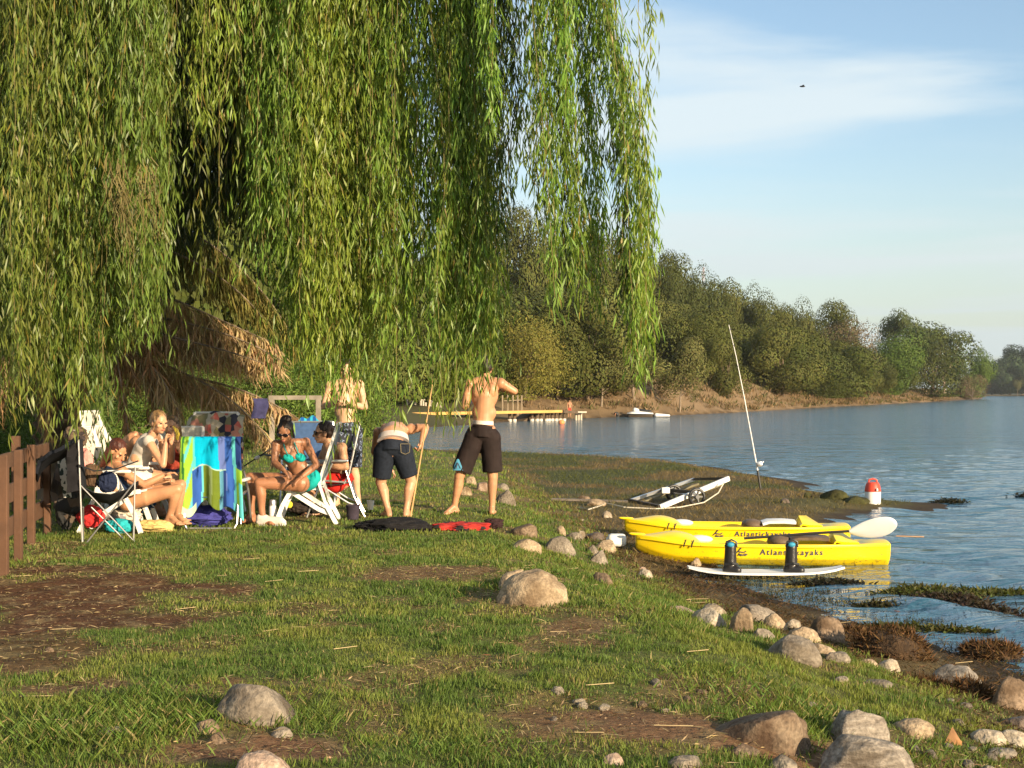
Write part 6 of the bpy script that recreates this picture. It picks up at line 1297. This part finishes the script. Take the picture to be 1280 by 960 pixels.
ro, J, I = person('woman with auburn hair sitting low with her arm stretched forward', DG, Gp, (.75, -.35, -.6), (.95, -.25, .1), SK_TAN, s=.97, female=True, curl=(.9, .7))
hair(ro, I, HAIR_R, 'long'); M_navy = cloth('swimsuit_navy', (.015, .03, .07), .2); b = MB(); b.ell(I['ch'], (.150 * I['f_'] * 1.05, .108 * I['f_'] * 1.1, .15 * I['f_']), I['Mc'], 18, 12); b.capsule(I['ch'], I['wa'], .124 * I['f_'], .115 * I['f_']); b.capsule(I['wa'], I['pv'], .117 * I['f_'], .125 * I['f_']); b.ell(I['pv'], (.165, .126, .12), I['Mp']); b.blob('swimsuit', M_navy, ro, .009, 3)
DH = 14.45
Hp = dict(head=(183, 566, -.05), neck=(177, 556, 0), chest=(166, 556, .0), waist=(157, 570, .02), pelvis=(150, 590, .04), shL=(178, 554, .18), shR=(172, 552, -.16), elL=(190, 575, .2), wrL=(200, 590, .15), elR=(184, 578, -.2), wrR=(198, 592, -.15), hipL=(154, 596, .12), hipR=(154, 596, -.08), knL=(196, 600, .15), anL=(196, 636, .15), toL=(206, 642, .15), knR=(194, 600, -.1), anR=(194, 636, -.1), toR=(206, 642, -.1))
ro, J, I = person('bare backed person bent over behind the woman in the grey top', DH, Hp, (.5, -.1, -.85), (.9, -.1, -.8), SK_TAN, s=1.0); hair(ro, I, HAIR_D, 'short'); shorts(ro, I, J, cloth('shorts_blue', (.03, .05, .12), .2), .7)
DI = 14.9
Ip = dict(head=(214, 533, 0), neck=(216, 546, 0), chest=(218, 562, 0), waist=(218, 578, 0), pelvis=(217, 592, 0), shL=(204, 553, .02), shR=(231, 553, .0), elL=(203, 574, -.1), wrL=(212, 562, -.25), elR=(233, 574, -.12), wrR=(222, 560, -.3), haR=(221, 552, -.32), hipL=(210, 596, 0), hipR=(225, 596, 0), knL=(206, 602, -.4), anL=(206, 636, -.4), toL=(202, 642, -.5), knR=(230, 602, -.4), anR=(232, 636, -.4), toR=(236, 642, -.5), huR=(0, 1, 0), huL=(0, 1, 0))
ro, J, I = person('brown haired woman eating yellow fruit behind the woman in the grey top', DI, Ip, (-.15, -1, -.15), (0, -1, 0), SK_MED, s=.93, female=True, curl=(1.1, 1.2)); hair(ro, I, HAIR_B, 'long')
b = MB(); b.ell(I['ch'], (.150 * I['f_'] * 1.07, .11 * I['f_'] * 1.12, .16 * I['f_']), I['Mc'], 18, 12); b.capsule(I['ch'], I['pv'], .13 * I['f_'], .13 * I['f_'])
for sg in (-1, 1): b.ell(I['ch'] + I['Mc'] @ Vector((sg * .070, .088, -.005)) * I['f_'], .07 * I['f_'], None, 12, 8)
b.blob('top', cloth('top_red', (.32, .05, .03), .25, 30), ro, .009, 3, fold_disp()); shorts(ro, I, J, M_navy, .4)
f0 = J['haR'] + Vector((.01, -.03, .02)); fr = MB(); fr.tube([f0, f0 + Vector((.01, 0, .05)), f0 + Vector((-.005, -.01, .10)), f0 + Vector((-.035, -.01, .14))], [.014, .022, .021, .008], 10); o = fr.build('banana', mat('banana', (.75, .55, .06), .5, .1, 10, 0)); tag(o, 'peeled yellow banana held by the brown haired woman', 'fruit')

# ---- tiny people by the water
Ks = 101.0
def far_person(label, px, py, D, h, skinm, clothm, bent=False):
    """small but whole figure"""
    k = h / 1.75 * F_PX / D; Y = py
    K = dict(head=(px, Y - 1.63 * k, 0), neck=(px, Y - 1.50 * k, 0), chest=(px, Y - 1.30 * k, 0), waist=(px, Y - 1.10 * k, 0), pelvis=(px, Y - .93 * k, 0), shL=(px - .18 * k, Y - 1.43 * k, 0), shR=(px + .18 * k, Y - 1.43 * k, 0), elL=(px - .24 * k, Y - 1.14 * k, 0), wrL=(px - .2 * k, Y - .9 * k, -.1), elR=(px + .24 * k, Y - 1.14 * k, 0), wrR=(px + .2 * k, Y - .9 * k, -.1),
             hipL=(px - .09 * k, Y - .88 * k, 0), hipR=(px + .09 * k, Y - .88 * k, 0), knL=(px - .1 * k, Y - .48 * k, -.03), anL=(px - .1 * k, Y - .08 * k, 0), toL=(px - .14 * k, Y, -.2), knR=(px + .1 * k, Y - .48 * k, -.03), anR=(px + .1 * k, Y - .08 * k, 0), toR=(px + .14 * k, Y, -.2))
    if bent: K.update(head=(px - .30 * k, Y - 1.0 * k, -.1), neck=(px - .26 * k, Y - 1.08 * k, -.05), chest=(px - .14 * k, Y - 1.13 * k, 0), waist=(px - .03 * k, Y - 1.05 * k, 0), shL=(px - .26 * k, Y - 1.12 * k, .17), shR=(px - .24 * k, Y - 1.14 * k, -.17), elL=(px - .28 * k, Y - .85 * k, .15), wrL=(px - .3 * k, Y - .6 * k, .1), elR=(px - .26 * k, Y - .85 * k, -.15), wrR=(px - .28 * k, Y - .6 * k, -.1))
    ro, J, I = person(label, D, K, (-.6, -.7, -.4) if bent else (0, -1, 0), (-.8, 0, -.8) if bent else (0, -1, 0), skinm, s=h / 1.75, hands=(True, True)); hair(ro, I, HAIR_D, 'short'); shorts(ro, I, J, clothm, .6)
    if bent:
        b = MB(); b.ell(I['ch'], (.17, .13, .2), I['Mc']); b.capsule(I['ch'], I['wa'], .14, .13); b.blob('shirt', M_blk, ro, .012, 3)
far_person('distant person in dark clothes bending in the water left of the jet ski', 772, 530, Ks, 1.15, SK_DARK, M_blk, True)
far_person('distant person in red standing on the far bank behind the jetty', 712, 521, 93, 1.1, SK_TAN, cloth('red_suit', (.5, .08, .05)))
# ================================================================ chairs and belongings
def stripe_fn_mat(name): 
    m = leaf_mat(name, .12, .85, .6, .15); return m
M_towel = stripe_fn_mat('towel_cloth')
M_fab_w = cloth('sling_white', (.62, .60, .52), .1, 30); M_fab_b = cloth('sling_blue', (.05, .10, .22), .2, 20); M_fab_g = cloth('sling_grey', (.12, .15, .17), .2, 20); M_fab_k = cloth('sling_black', (.018, .02, .024), .2, 20)
def leafprint():
    m, nt, b, out = new_mat('leaf_print'); N, L = nt.nodes, nt.links; tc = N.new('ShaderNodeTexCoord'); n = N.new('ShaderNodeTexNoise'); n.inputs['Scale'].default_value = 16; n.inputs['Detail'].default_value = 2; L.new(tc.outputs['Object'], n.inputs['Vector'])
    r = N.new('ShaderNodeValToRGB'); e = r.color_ramp.elements; e[0].position = .40; e[0].color = (.035, .05, .03, 1); e[1].position = .46; e[1].color = (.66, .62, .50, 1); L.new(n.outputs['Fac'], r.inputs[0]); L.new(r.outputs[0], b.inputs['Base Color']); b.inputs['Roughness'].default_value = .8; return m
M_lp = leafprint()
def pat_mat(name, cols, scale=9):
    m, nt, b, out = new_mat(name); N, L = nt.nodes, nt.links; tc = N.new('ShaderNodeTexCoord'); v = N.new('ShaderNodeTexVoronoi'); v.inputs['Scale'].default_value = scale; L.new(tc.outputs['Object'], v.inputs['Vector']); sp = N.new('ShaderNodeSeparateColor'); L.new(v.outputs['Color'], sp.inputs[0])
    r = N.new('ShaderNodeValToRGB'); r.color_ramp.interpolation = 'CONSTANT'; e = r.color_ramp.elements; e[0].color = (*cols[0], 1); e[1].position = 1 / len(cols); e[1].color = (*cols[1], 1)
    for i in range(2, len(cols)): x = e.new(i / len(cols)); x.color = (*cols[i], 1)
    L.new(sp.outputs[0], r.inputs[0]); L.new(r.outputs[0], b.inputs['Base Color']); b.inputs['Roughness'].default_value = .85; return m
def local(root, ang):
    c, s = math.cos(ang), math.sin(ang)
    return lambda x, y, z: root + Vector((x * c - y * s, x * s + y * c, z))
def beach_chair(px, ybase, D, ang, label, fabric, framem, round_=False, back=(-.32, 1.03), s=1.0, w=.27):
    x = (px - HX) / F_PX * D; g = ground_z(x, D); o = empty('beach_chair', (x, D, g), label, 'chair'); L_ = local(Vector((x, D, g)), ang); T = lambda p, y: L_(p[0] * s, y * s, p[1] * s)
    def part(name, pts, y, r=.015, m_=None):
        b = MB()
        if round_: b.tube([T(p, y) for p in pts], r * .75, 8)
        else:
            for a_, c_ in zip(pts[:-1], pts[1:]): b.bar(T(a_, y), T(c_, y), .026, .042)
            for q in pts[1:-1]: b.ell(T(q, y), .021)
        return b.build(name, m_ or framem, o)
    for sg in (-1, 1):
        part('back_frame', [back, (-.13, .45), (-.08, .36)], sg * w); part('leg', [(-.10, .50), (-.19, .22), (-.30, .01)], sg * (w + .035)); part('leg', [(.04, .58), (.16, .34), (.24, .20), (.31, .01)], sg * (w + .035)); part('seat_frame', [(.29, .41), (-.13, .37)], sg * w)
        part('strut', [(.16, .34), (-.12, .16), (-.22, .12)], sg * (w + .01))
        b = MB(); b.box(L_(.04 * s, sg * (w + .04) * s, .605 * s), (.34 * s, .055 * s, .028 * s), rotM(0, 0, ang)); b.build('armrest', framem, o, 35, .01)
    for p_ in ((back), (.29, .41)): b = MB(); b.tube([T(p_, -w), T(p_, w)], .012, 8); b.build('cross_tube', framem, o)
    bx, bz = back; b = MB(); b.sheet([[T((bx + (-.13 - bx) * t - .03 * math.sin(math.pi * t), bz + (.42 - bz) * t), yy) for yy in np.linspace(-w, w, 5)] for t in np.linspace(0, 1, 7)], .006); b.build('back_sling', fabric, o)
    b = MB(); b.sheet([[T((.29 - .42 * t, .405 - .035 * t - .04 * math.sin(math.pi * t)), yy) for yy in np.linspace(-w, w, 5)] for t in np.linspace(0, 1, 6)], .006); b.build('seat_sling', fabric, o)
    return o, T
# chair of the bikini woman: faces the left of the picture
beach_chair(386, 648, 14.45, R(184), 'white framed beach chair under the woman in the turquoise bikini', M_fab_g, M_whp, back=(-.31, 1.02))
beach_chair(421, 648, 15.2, R(186), 'grey tube beach chair under the man in red shorts', M_fab_k, M_alu, True, back=(-.25, 1.0))
beach_chair(165, 640, 13.8, R(-4), 'white framed beach chair with pale sling under the woman in the grey top', M_lp, M_whp, back=(-.40, .98))
beach_chair(149, 650, 13.3, R(-2), 'leaf printed white beach chair under the auburn haired woman', M_lp, M_whp, back=(-.36, 1.0), s=.96)
beach_chair(215, 640, 14.95, R(-92), 'white beach chair under the brown haired woman eating fruit', M_fab_w, M_whp, back=(-.26, .95))
beach_chair(152, 640, 14.5, R(-3), 'pale beach chair with printed sling behind the bare backed person', M_lp, M_whp, back=(-.34, 1.12))
oc, T2 = beach_chair(262, 640, 15.3, R(-100), 'white beach chair piled with patterned clothes behind the towel chair', M_fab_w, M_whp, back=(-.20, 1.10), w=.25)
b = MB(); pts = []
for i in range(13):
    v = i / 12; row = []
    for j in range(13):
        u = j / 12 * 2 - 1; row.append(T2((-.23 + .10 * v + .07 * min(1, v / .12) + .025 * math.cos(u * 9 + v * 3), 1.14 - v * .60 - .05 * u * u - (.03 if v == 0 else 0)), u * (.31 + .05 * v)))
    pts.append(row)
b.sheet(pts, .02); o = b.build('draped_clothes', pat_mat('clothes_pattern', [(.42, .36, .26), (.50, .12, .09), (.03, .03, .05), (.22, .20, .10), (.45, .40, .30), (.50, .44, .34), (.50, .22, .16)], 15)); tag(o, 'patterned beige and red clothes draped over the chair back behind the towel chair', 'clothes')

# towel chair seen from behind
DT = 13.7; tx = (266 - HX) / F_PX * DT; tg = ground_z(tx, DT); tc_ = empty('towel_chair', (tx, DT, tg), 'tube framed beach chair seen from behind under a bright towel', 'chair'); V3 = lambda x, y, z: Vector((tx + x, DT + y, tg + z))
for sg in (-1, 1):
    MB().tube([V3(sg * .25, -.05, .87), V3(sg * .25, .05, .45), V3(sg * .25, .12, .36)], .012, 8).build('back_frame', M_alu, tc_)
    MB().tube([V3(sg * .26, -.06, .30), V3(sg * .255, -.10, .06), V3(sg * .23, -.11, .012)], .011, 8).build('leg', M_alu, tc_); MB().tube([V3(sg * .29, .45, .02), V3(sg * .29, .30, .35), V3(sg * .28, .12, .56)], .011, 8).build('leg', M_alu, tc_)
    MB().box(V3(sg * .29, .17, .47), (.05, .30, .03)).build('armrest', M_whp, tc_, 35, .01)
    MB().tube([V3(sg * .25, -.06, .31), V3(sg * .25, .5, .34)], .011, 8).build('seat_frame', M_alu, tc_); MB().tube([V3(sg * .28, -.0, .46), V3(sg * .28, -.04, .05)], .009, 8).build('strut', M_alu, tc_)
MB().tube([V3(-.23, -.11, .012), V3(.23, -.11, .012)], .011, 8).build('foot_tube', M_alu, tc_); MB().tube([V3(-.25, -.05, .87), V3(.25, -.05, .87)], .012, 8).build('cross_tube', M_alu, tc_)
b = MB(); b.sheet([[V3(x, -.05 + .12 * (.87 - z) / .5, z) for x in (-.245, 0, .245)] for z in (.86, .6, .36)], .006); b.build('back_sling', M_fab_b, tc_); b = MB(); b.sheet([[V3(x, y, .31) for x in (-.245, 0, .245)] for y in (-.05, .25, .5)], .006); b.build('seat_sling', M_fab_b, tc_)
# towel over it
nu, nv = 72, 80; U, Vv = np.meshgrid(np.linspace(-1, 1, nu), np.linspace(0, 1, nv))
Hh = np.where(U < -.55, .78, np.where(U > .55, .76, .62)); Hh = .62 + .10 * ss(.35, .8, np.abs(U)) + .05 * np.sin(U * 7) + .04 * ss(.9, .3, -U)
Xt = U * (.285 + .035 * Vv * ss(.4, .9, np.abs(U))); drop = np.clip(Vv * 1.12 - .12, 0, 1)
Zt = .892 - drop * Hh - .02 * U * U; Yt = -.055 - .045 * np.minimum(1, Vv / .12) - .02 * np.sin(U * 13 + 1) * drop - .028 * np.sin(U * 7.5 + drop * 1.3) * drop * (.4 + np.abs(U)) + .05 * drop
first = Vv < .12; Yt = np.where(first, .03 - .10 * Vv / .12, Yt); Zt = np.where(first, .875 + .017 * np.sin(Vv / .12 * math.pi / 2), Zt)
cyan = (.0, .42, .66); blue = (.035, .11, .42); lime = (.30, .56, .05); dgrn = (.03, .16, .04); navy = (.02, .05, .20); olive = (.12, .17, .02); aqua = (.12, .56, .60); lav = (.14, .20, .50); pal = (.55, .70, .45)
Ct = np.zeros(U.shape + (3,)); 
def setc(mask, c): Ct[mask] = c
Uj = U + .03 * np.sin(Vv * 7)
setc(Uj < 9, cyan); setc(Uj > .28, lav); setc(Uj > .50, blue); setc(Uj > .72, aqua); setc(Uj > .84, navy); setc((Uj > .80) & (Vv > .45), lime); setc((Uj > .88) & (Vv > .6), aqua)
setc(Uj < -.50, aqua); setc(Uj < -.56, lime); setc((Uj < -.56) & (np.sin(U * 19 + Vv * 16) > .65), aqua); setc(Uj < -.86, dgrn); setc((Uj < -.93), lime)
lower = (Vv > .50 + .04 * U) & (np.abs(U + .05) < .56); setc(lower, olive); setc(lower & (np.abs(Uj + .02) < .05), (.22, .30, .12)); setc(lower & (Uj < -.34), blue); setc(lower & (Uj > .26), (.10, .30, .45)); setc(lower & (np.abs(Uj + .33) < .03), aqua); setc(lower & (Uj > .40), navy)
setc((np.abs(Vv - .50 - .04 * U) < .008) & (np.abs(U + .05) < .56), (.4, .6, .5)); setc((Vv > .9) & (U < -.5), pal)
Ct *= (.9 + .2 * fbm(U * 20, Vv * 20))[..., None]
me = grid_mesh('towel', tx + Xt, DT + Yt, tg + Zt, Ct); o = link('towel', me, M_towel); sdm = o.modifiers.new('t', 'SOLIDIFY'); sdm.thickness = .008; tag(o, 'cyan, blue, lime and olive beach towel hanging over a chair back', 'towel')
# small blue striped towel over a chair farther back
D5 = 16.2; bx_ = P(385, 530, D5); oc, T3 = beach_chair(386, 630, D5, R(-85), 'low beach chair behind the seated couple with a blue striped towel', M_fab_b, M_alu, True, back=(-.22, .98))
U, Vv = np.meshgrid(np.linspace(-1, 1, 40), np.linspace(0, 1, 20)); Q = [[T3((-.26 - .03 * math.cos(u * 2), 1.04 - .10 * u * u - v * .34 + .02 * math.sin(u * 9)), u * .20) for u in np.linspace(-1, 1, 40)] for v in np.linspace(0, 1, 20)]; Q = np.array([[q[:] for q in r] for r in Q])
Cs_ = np.where((np.sin(U * 17 + Vv * 2) > 0)[..., None], np.array((.04, .42, .60)), np.array((.015, .10, .36))); me = grid_mesh('towel', Q[..., 0], Q[..., 1], Q[..., 2], Cs_); o = link('towel', me, M_towel); o.modifiers.new('t', 'SOLIDIFY').thickness = .01; tag(o, 'blue striped towel on the chair between the seated couple', 'towel')

# quad camp chair on the left, facing right
DQ = 12.35; q = lambda x, y, d=0: P(x, y, DQ + d); cc = empty('camp_chair', q(132, 680), 'black folding camp chair with crossed silver legs by the fence', 'chair')
M_post2 = mat('chair_post', (.33, .32, .31), .4, .1, 8, 0, metal=.6); W_ = .42
for d in (0, W_):
    MB().tube([q(98, 549, d), q(103, 680, d)], .009, 8).build('back_post', M_post2, cc); MB().tube([q(169, 584, d), q(167, 676, d)], .008, 8).build('front_post', M_post2, cc)
    MB().tube([q(101, 607, d), q(170, 679, d)], .007, 8).build('leg', M_post2, cc); MB().tube([q(169, 602, d), q(107, 680, d)], .007, 8).build('leg', M_post2, cc)
    b = MB(); b.sheet([[P(x, y + 5 * math.sin(math.pi * t), DQ + d + k) for x, y, t in ((98, 581, 0), (118, 584, .4), (146, 583, .8), (173, 576, 1))] for k in (-.04, .04)], .012); b.build('armrest', M_fab_k, cc)
MB().tube([q(104, 634, 0), q(104, 679, W_)], .007, 8).build('leg', M_post2, cc); MB().tube([q(104, 679, 0), q(104, 634, W_)], .007, 8).build('leg', M_post2, cc); MB().tube([q(168, 622, 0), q(166, 677, W_)], .007, 8).build('leg', M_post2, cc); MB().tube([q(114, 634, 0), q(160, 679, .1)], .007, 8).build('leg', M_post2, cc)
b = MB(); b.sheet([[P(x, y + sag * math.sin(math.pi * t), DQ + W_ * t) for t in np.linspace(0, 1, 7)] for x, y, sag in ((103, 608, 5), (118, 616, 10), (138, 618, 12), (158, 612, 10), (173, 601, 4))], .008); b.build('seat', M_fab_k, cc)
b = MB(); b.sheet([[P(x + 5 * math.sin(math.pi * t), y, DQ + W_ * t) for t in np.linspace(0, 1, 7)] for x, y in ((98, 549), (99, 570), (101, 590), (103, 608))], .008); b.build('backrest', M_fab_k, cc)

# ---- belongings
def lump(name, px, py, w_, h_, D, m, label, cat, seed, ang=.5, fold=7.0):
    W = w_ / F_PX * D; Hh = h_ / F_PX * D; x = (px - HX) / F_PX * D; z = CAM_Z - (py - HY) / F_PX * D
    bm = bmesh.new(); bmesh.ops.create_icosphere(bm, subdivisions=5, radius=1); co = np.array([v.co[:] for v in bm.verts]); o_ = seed * 3.7
    f = (fbm(co[:, 0] * 1.2 + o_, co[:, 1] * 1.2, co[:, 2] * 1.2, 3) - .5) * 2 * ang; rd = np.abs(fbm(co[:, 0] * fold * .35 + o_, co[:, 1] * fold * .35, co[:, 2] * fold * .35 + 7, 3) - .5) * -1.1
    qv = co * (1 + f + rd + .12)[:, None] * np.array([W / 2, max(W * .28, .05), Hh / 2])
    for v, c in zip(bm.verts, qv): v.co = c
    me = bpy.data.meshes.new(name); bm.to_mesh(me); bm.free(); me.shade_smooth(); o = link(name, me, m); o.location = (x, D, max(z, ground_z(x, D)) + Hh * .42); return tag(o, label, cat)
Cx = cloth
lump('jacket', 492, 664, 92, 17, 13.6, Cx('jacket_black', (.012, .011, .012), .3), 'black jacket lying crumpled on the grass below the bending man', 'jacket', 1, .45)
lump('jacket_sleeve', 527, 666, 34, 9, 13.5, Cx('jacket_black2', (.014, .012, .012), .3), 'black bundled cloth at the right end of the black jacket', 'cloth', 2)
lump('cloth_red', 580, 667, 66, 11, 13.5, pat_mat('red_black', [(.40, .02, .015), (.30, .015, .012), (.02, .015, .015), (.5, .03, .02)], 13), 'red and black cloth lying on the grass between the standing man and rocks', 'cloth', 3, .5)
lump('cloth_strap', 618, 665, 24, 12, 13.55, Cx('strap_dark', (.03, .015, .015), .3), 'dark strap and bag end at the right tip of the red cloth', 'bag', 4, .5)
lump('blue_bag', 250, 655, 76, 24, 13.95, Cx('bag_blue', (.05, .05, .24), .2), 'purple blue soft bag lying under the towel chair', 'bag', 5, .3)
lump('yellow_towel', 195, 664, 42, 14, 13.1, Cx('towel_yellow', (.58, .42, .16), .15), 'crumpled yellow towel on the grass beside the camp chair', 'towel', 6)
lump('teal_bag', 150, 666, 34, 18, 13.1, Cx('bag_teal', (.02, .32, .36), .2), 'small teal bag on the ground behind the camp chair legs', 'bag', 7, .3)
lump('lace_cloth', 156, 652, 44, 22, 13.35, pat_mat('lace', [(.55, .48, .38), (.62, .56, .46), (.2, .18, .18), (.5, .42, .34)], 26), 'white speckled crumpled cloth above the teal bag', 'cloth', 8)
lump('dark_blue_cloth', 168, 640, 48, 18, 13.6, Cx('cloth_navy', (.02, .045, .12), .2), 'dark blue cloth bundle under the women in the chairs', 'cloth', 9)
lump('red_bag', 113, 656, 30, 26, 13.0, Cx('bag_red', (.50, .03, .03), .2), 'red bag behind the legs of the camp chair', 'bag', 10, .3)
lump('navy_bag', 134, 612, 24, 24, 12.55, Cx('bag_navy', (.012, .018, .045), .2), 'dark navy bag with white mark resting in the camp chair', 'bag', 11, .2)
lump('brown_bag', 115, 606, 22, 28, 12.6, Cx('bag_brown', (.10, .06, .035), .3), 'brown bag leaning in the camp chair next to the navy bag', 'bag', 12, .3)
lump('pink_cloth', 106, 592, 18, 30, 12.8, Cx('cloth_pink', (.55, .25, .22), .2), 'pink cloth tucked behind the back of the camp chair', 'cloth', 13)
lump('straw_bag', 95, 556, 30, 24, 13.1, pat_mat('bag_tan', [(.10, .065, .04), (.13, .09, .05), (.03, .02, .02)], 30), 'tan and black bag hanging behind the camp chair', 'bag', 14, .3)
lump('dark_clothes', 84, 650, 34, 84, 13.0, pat_mat('dark_mix', [(.03, .022, .018), (.05, .04, .03), (.10, .07, .05), (.02, .02, .02)], 9), 'dark pile of coats and bags between the fence and the camp chair', 'clothes', 15, .3)
# jacket draped over the camp chair back
b = MB(); b.sheet([[P(x, y + k * 3 + 2 * math.sin(x), DQ - .06 + .10 * k) for k in range(5)] for x, y in ((99, 547), (88, 553), (76, 560), (62, 568), (50, 577), (45, 590))], .03); o = b.build('draped_jacket', Cx('jacket_navy', (.010, .012, .018), .3)); tag(o, 'black jacket stretched from the camp chair back to the fence', 'jacket')
b = MB(); b.sheet([[P(x, y, DQ + .02 + .02 * math.sin(y)) for x, y in ((84, 553 + i * 9), (92, 552 + i * 9), (100, 550 + i * 9))] for i in range(8)], .02); o = b.build('hanging_jacket', Cx('jacket_black3', (.014, .013, .015), .3)); tag(o, 'black jacket hanging down the back of the camp chair', 'jacket')
b = MB(); b.sheet([[P(x + i * 1.2, 566 + i * 7, 12.9) for x in (70, 75, 80)] for i in range(9)], .01); o = b.build('printed_towel', pat_mat('zebra', [(.62, .60, .55), (.03, .05, .04), (.62, .60, .55)], 34)); tag(o, 'narrow white and green patterned towel hanging beside the black jacket', 'towel')
# hanging dark blue cloth on the dead frond
b = MB(); b.sheet([[P(x + 2 * math.sin(i), 498 + i * 5, 16.4) for x in (316, 322, 328, 334)] for i in range(6)], .015); o = b.build('hanging_cloth', Cx('cloth_indigo', (.05, .05, .13), .4)); tag(o, 'dark indigo cloth hanging from the drooping dead frond', 'cloth')
# flask, bucket, cup
fl = P(341, 657, 14.2); f0 = empty('flask', fl, 'tall silver and white flask standing beside the bikini woman', 'flask'); MB().lathe(fl, [(.036, 0), (.038, .01), (.038, .19), (.032, .205)], 24).build('body', M_white, f0); MB().lathe(fl, [(.033, .203), (.034, .25), (.028, .262), (.010, .265)], 24).build('cap', M_alu, f0)
bk = P(441, 649, 14.7); o = MB().lathe(bk, [(.058, 0), (.060, .002), (.074, .145), (.078, .15), (.070, .15), (.056, .012), (.0, .010)], 24).build('bucket', Cx('bucket_dark', (.045, .035, .05), .3)); tag(o, 'small dark bucket on the grass right of the chairs', 'bucket')
cu = P(463, 637, 15.6); o = MB().lathe(cu, [(.030, 0), (.031, .002), (.042, .10), (.044, .102), (.038, .10), (.028, .006), (0, .006)], 20).build('cup', M_white); tag(o, 'small white cup standing alone on the grass', 'cup')
lump('yellow_pouch', 361, 634, 9, 8, 14.8, Cx('pouch_yellow', (.55, .5, .05), .1), 'tiny yellow pouch under the bikini woman', 'pouch', 21, .2)
lump('black_bag', 372, 640, 30, 14, 14.9, Cx('bag_black', (.03, .022, .018), .3), 'low dark bag under the chair of the bikini woman', 'bag', 22, .3)
# straight dark pole beside the towel chair
a, b2 = P(303, 584, 14.4), P(352, 552, 14.7); pl = empty('umbrella_pole', a, 'thin dark pole with a white knob propped left of the bikini woman', 'pole'); MB().tube([a, b2], .007, 8).build('shaft', M_blk, pl); MB().ell(a.lerp(b2, .36), (.035, .02, .02), rotM(0, R(-30), 0)).build('knob', M_whp, pl)
b = MB(); b.sheet([[P(x, y, 14.6 + .3 * k) for k in range(3)] for x, y in ((318, 572), (330, 568), (342, 570), (350, 578))], .02); o = b.build('grey_seat_cloth', M_fab_g); tag(o, 'blue grey folded seat cloth by the thin dark pole', 'cloth')

# ================================================================ wooden fence at the left edge
M_fence = mat('fence_wood', (.11, .055, .030), .85, .3, 4, .5, 20); fe = empty('wooden_fence', P(20, 700, 10.8), 'brown wooden fence running away from the left edge of the photo', 'fence')
def fpt(px, z, D): return Vector(((px - HX) / F_PX * D, D, z))
line = [(-95, 8.6), (5, 10.1), (24, 10.9), (41, 12.2), (61, 13.1), (78, 16.5)]
for i, (px, D) in enumerate([(-60, 9.2), (-25, 9.65), (5, 10.1), (23, 10.9), (39, 12.1), (59, 13.0)]):
    x = (px - HX) / F_PX * D; g = ground_z(x, D); h = .86 if px != 59 else .66; MB().bar((x, D, g - .1), (x, D, g + h), .062, .05, up=(0, 1, 0)).build('post', M_fence, fe, 35, .006)
for zt, th in ((1.20, .12), (.93, .15), (.66, .15)):
    a, b2 = fpt(-70, zt, 9.1) + Vector((.0, .10, 0)), fpt(60, zt + .02, 13.3) + Vector((-.02, .06, 0)); MB().bar(a, b2, .03, th).build('rail', M_fence, fe, 35, .005)
x = P(20, 545, 15.5); o = MB().bar((x.x, 15.5, .3), (x.x, 15.5, x.z), .08, .06, up=(0, 1, 0)).build('fence_post', M_fence); tag(o, 'lone short post sticking up behind the fence', 'post')

# ================================================================ evening haze over the lake
hb = MB(); hb.box((100, 420, 41.5), (1700, 1000, 87)); ho = hb.build('haze', None, None, None)
hmx = bpy.data.materials.new('haze'); hmx.use_nodes = True; hn = hmx.node_tree; hn.nodes.remove(hn.nodes['Principled BSDF'])
pv_ = hn.nodes.new('ShaderNodeVolumePrincipled'); pv_.inputs['Color'].default_value = (.80, .86, .95, 1); pv_.inputs['Density'].default_value = 0.00010; pv_.inputs['Anisotropy'].default_value = 0.0
hn.links.new(pv_.outputs[0], hn.nodes['Material Output'].inputs['Volume']); ho.data.materials.append(hmx); tag(ho, 'thin evening haze over the lake and hill', 'haze', kind='stuff')
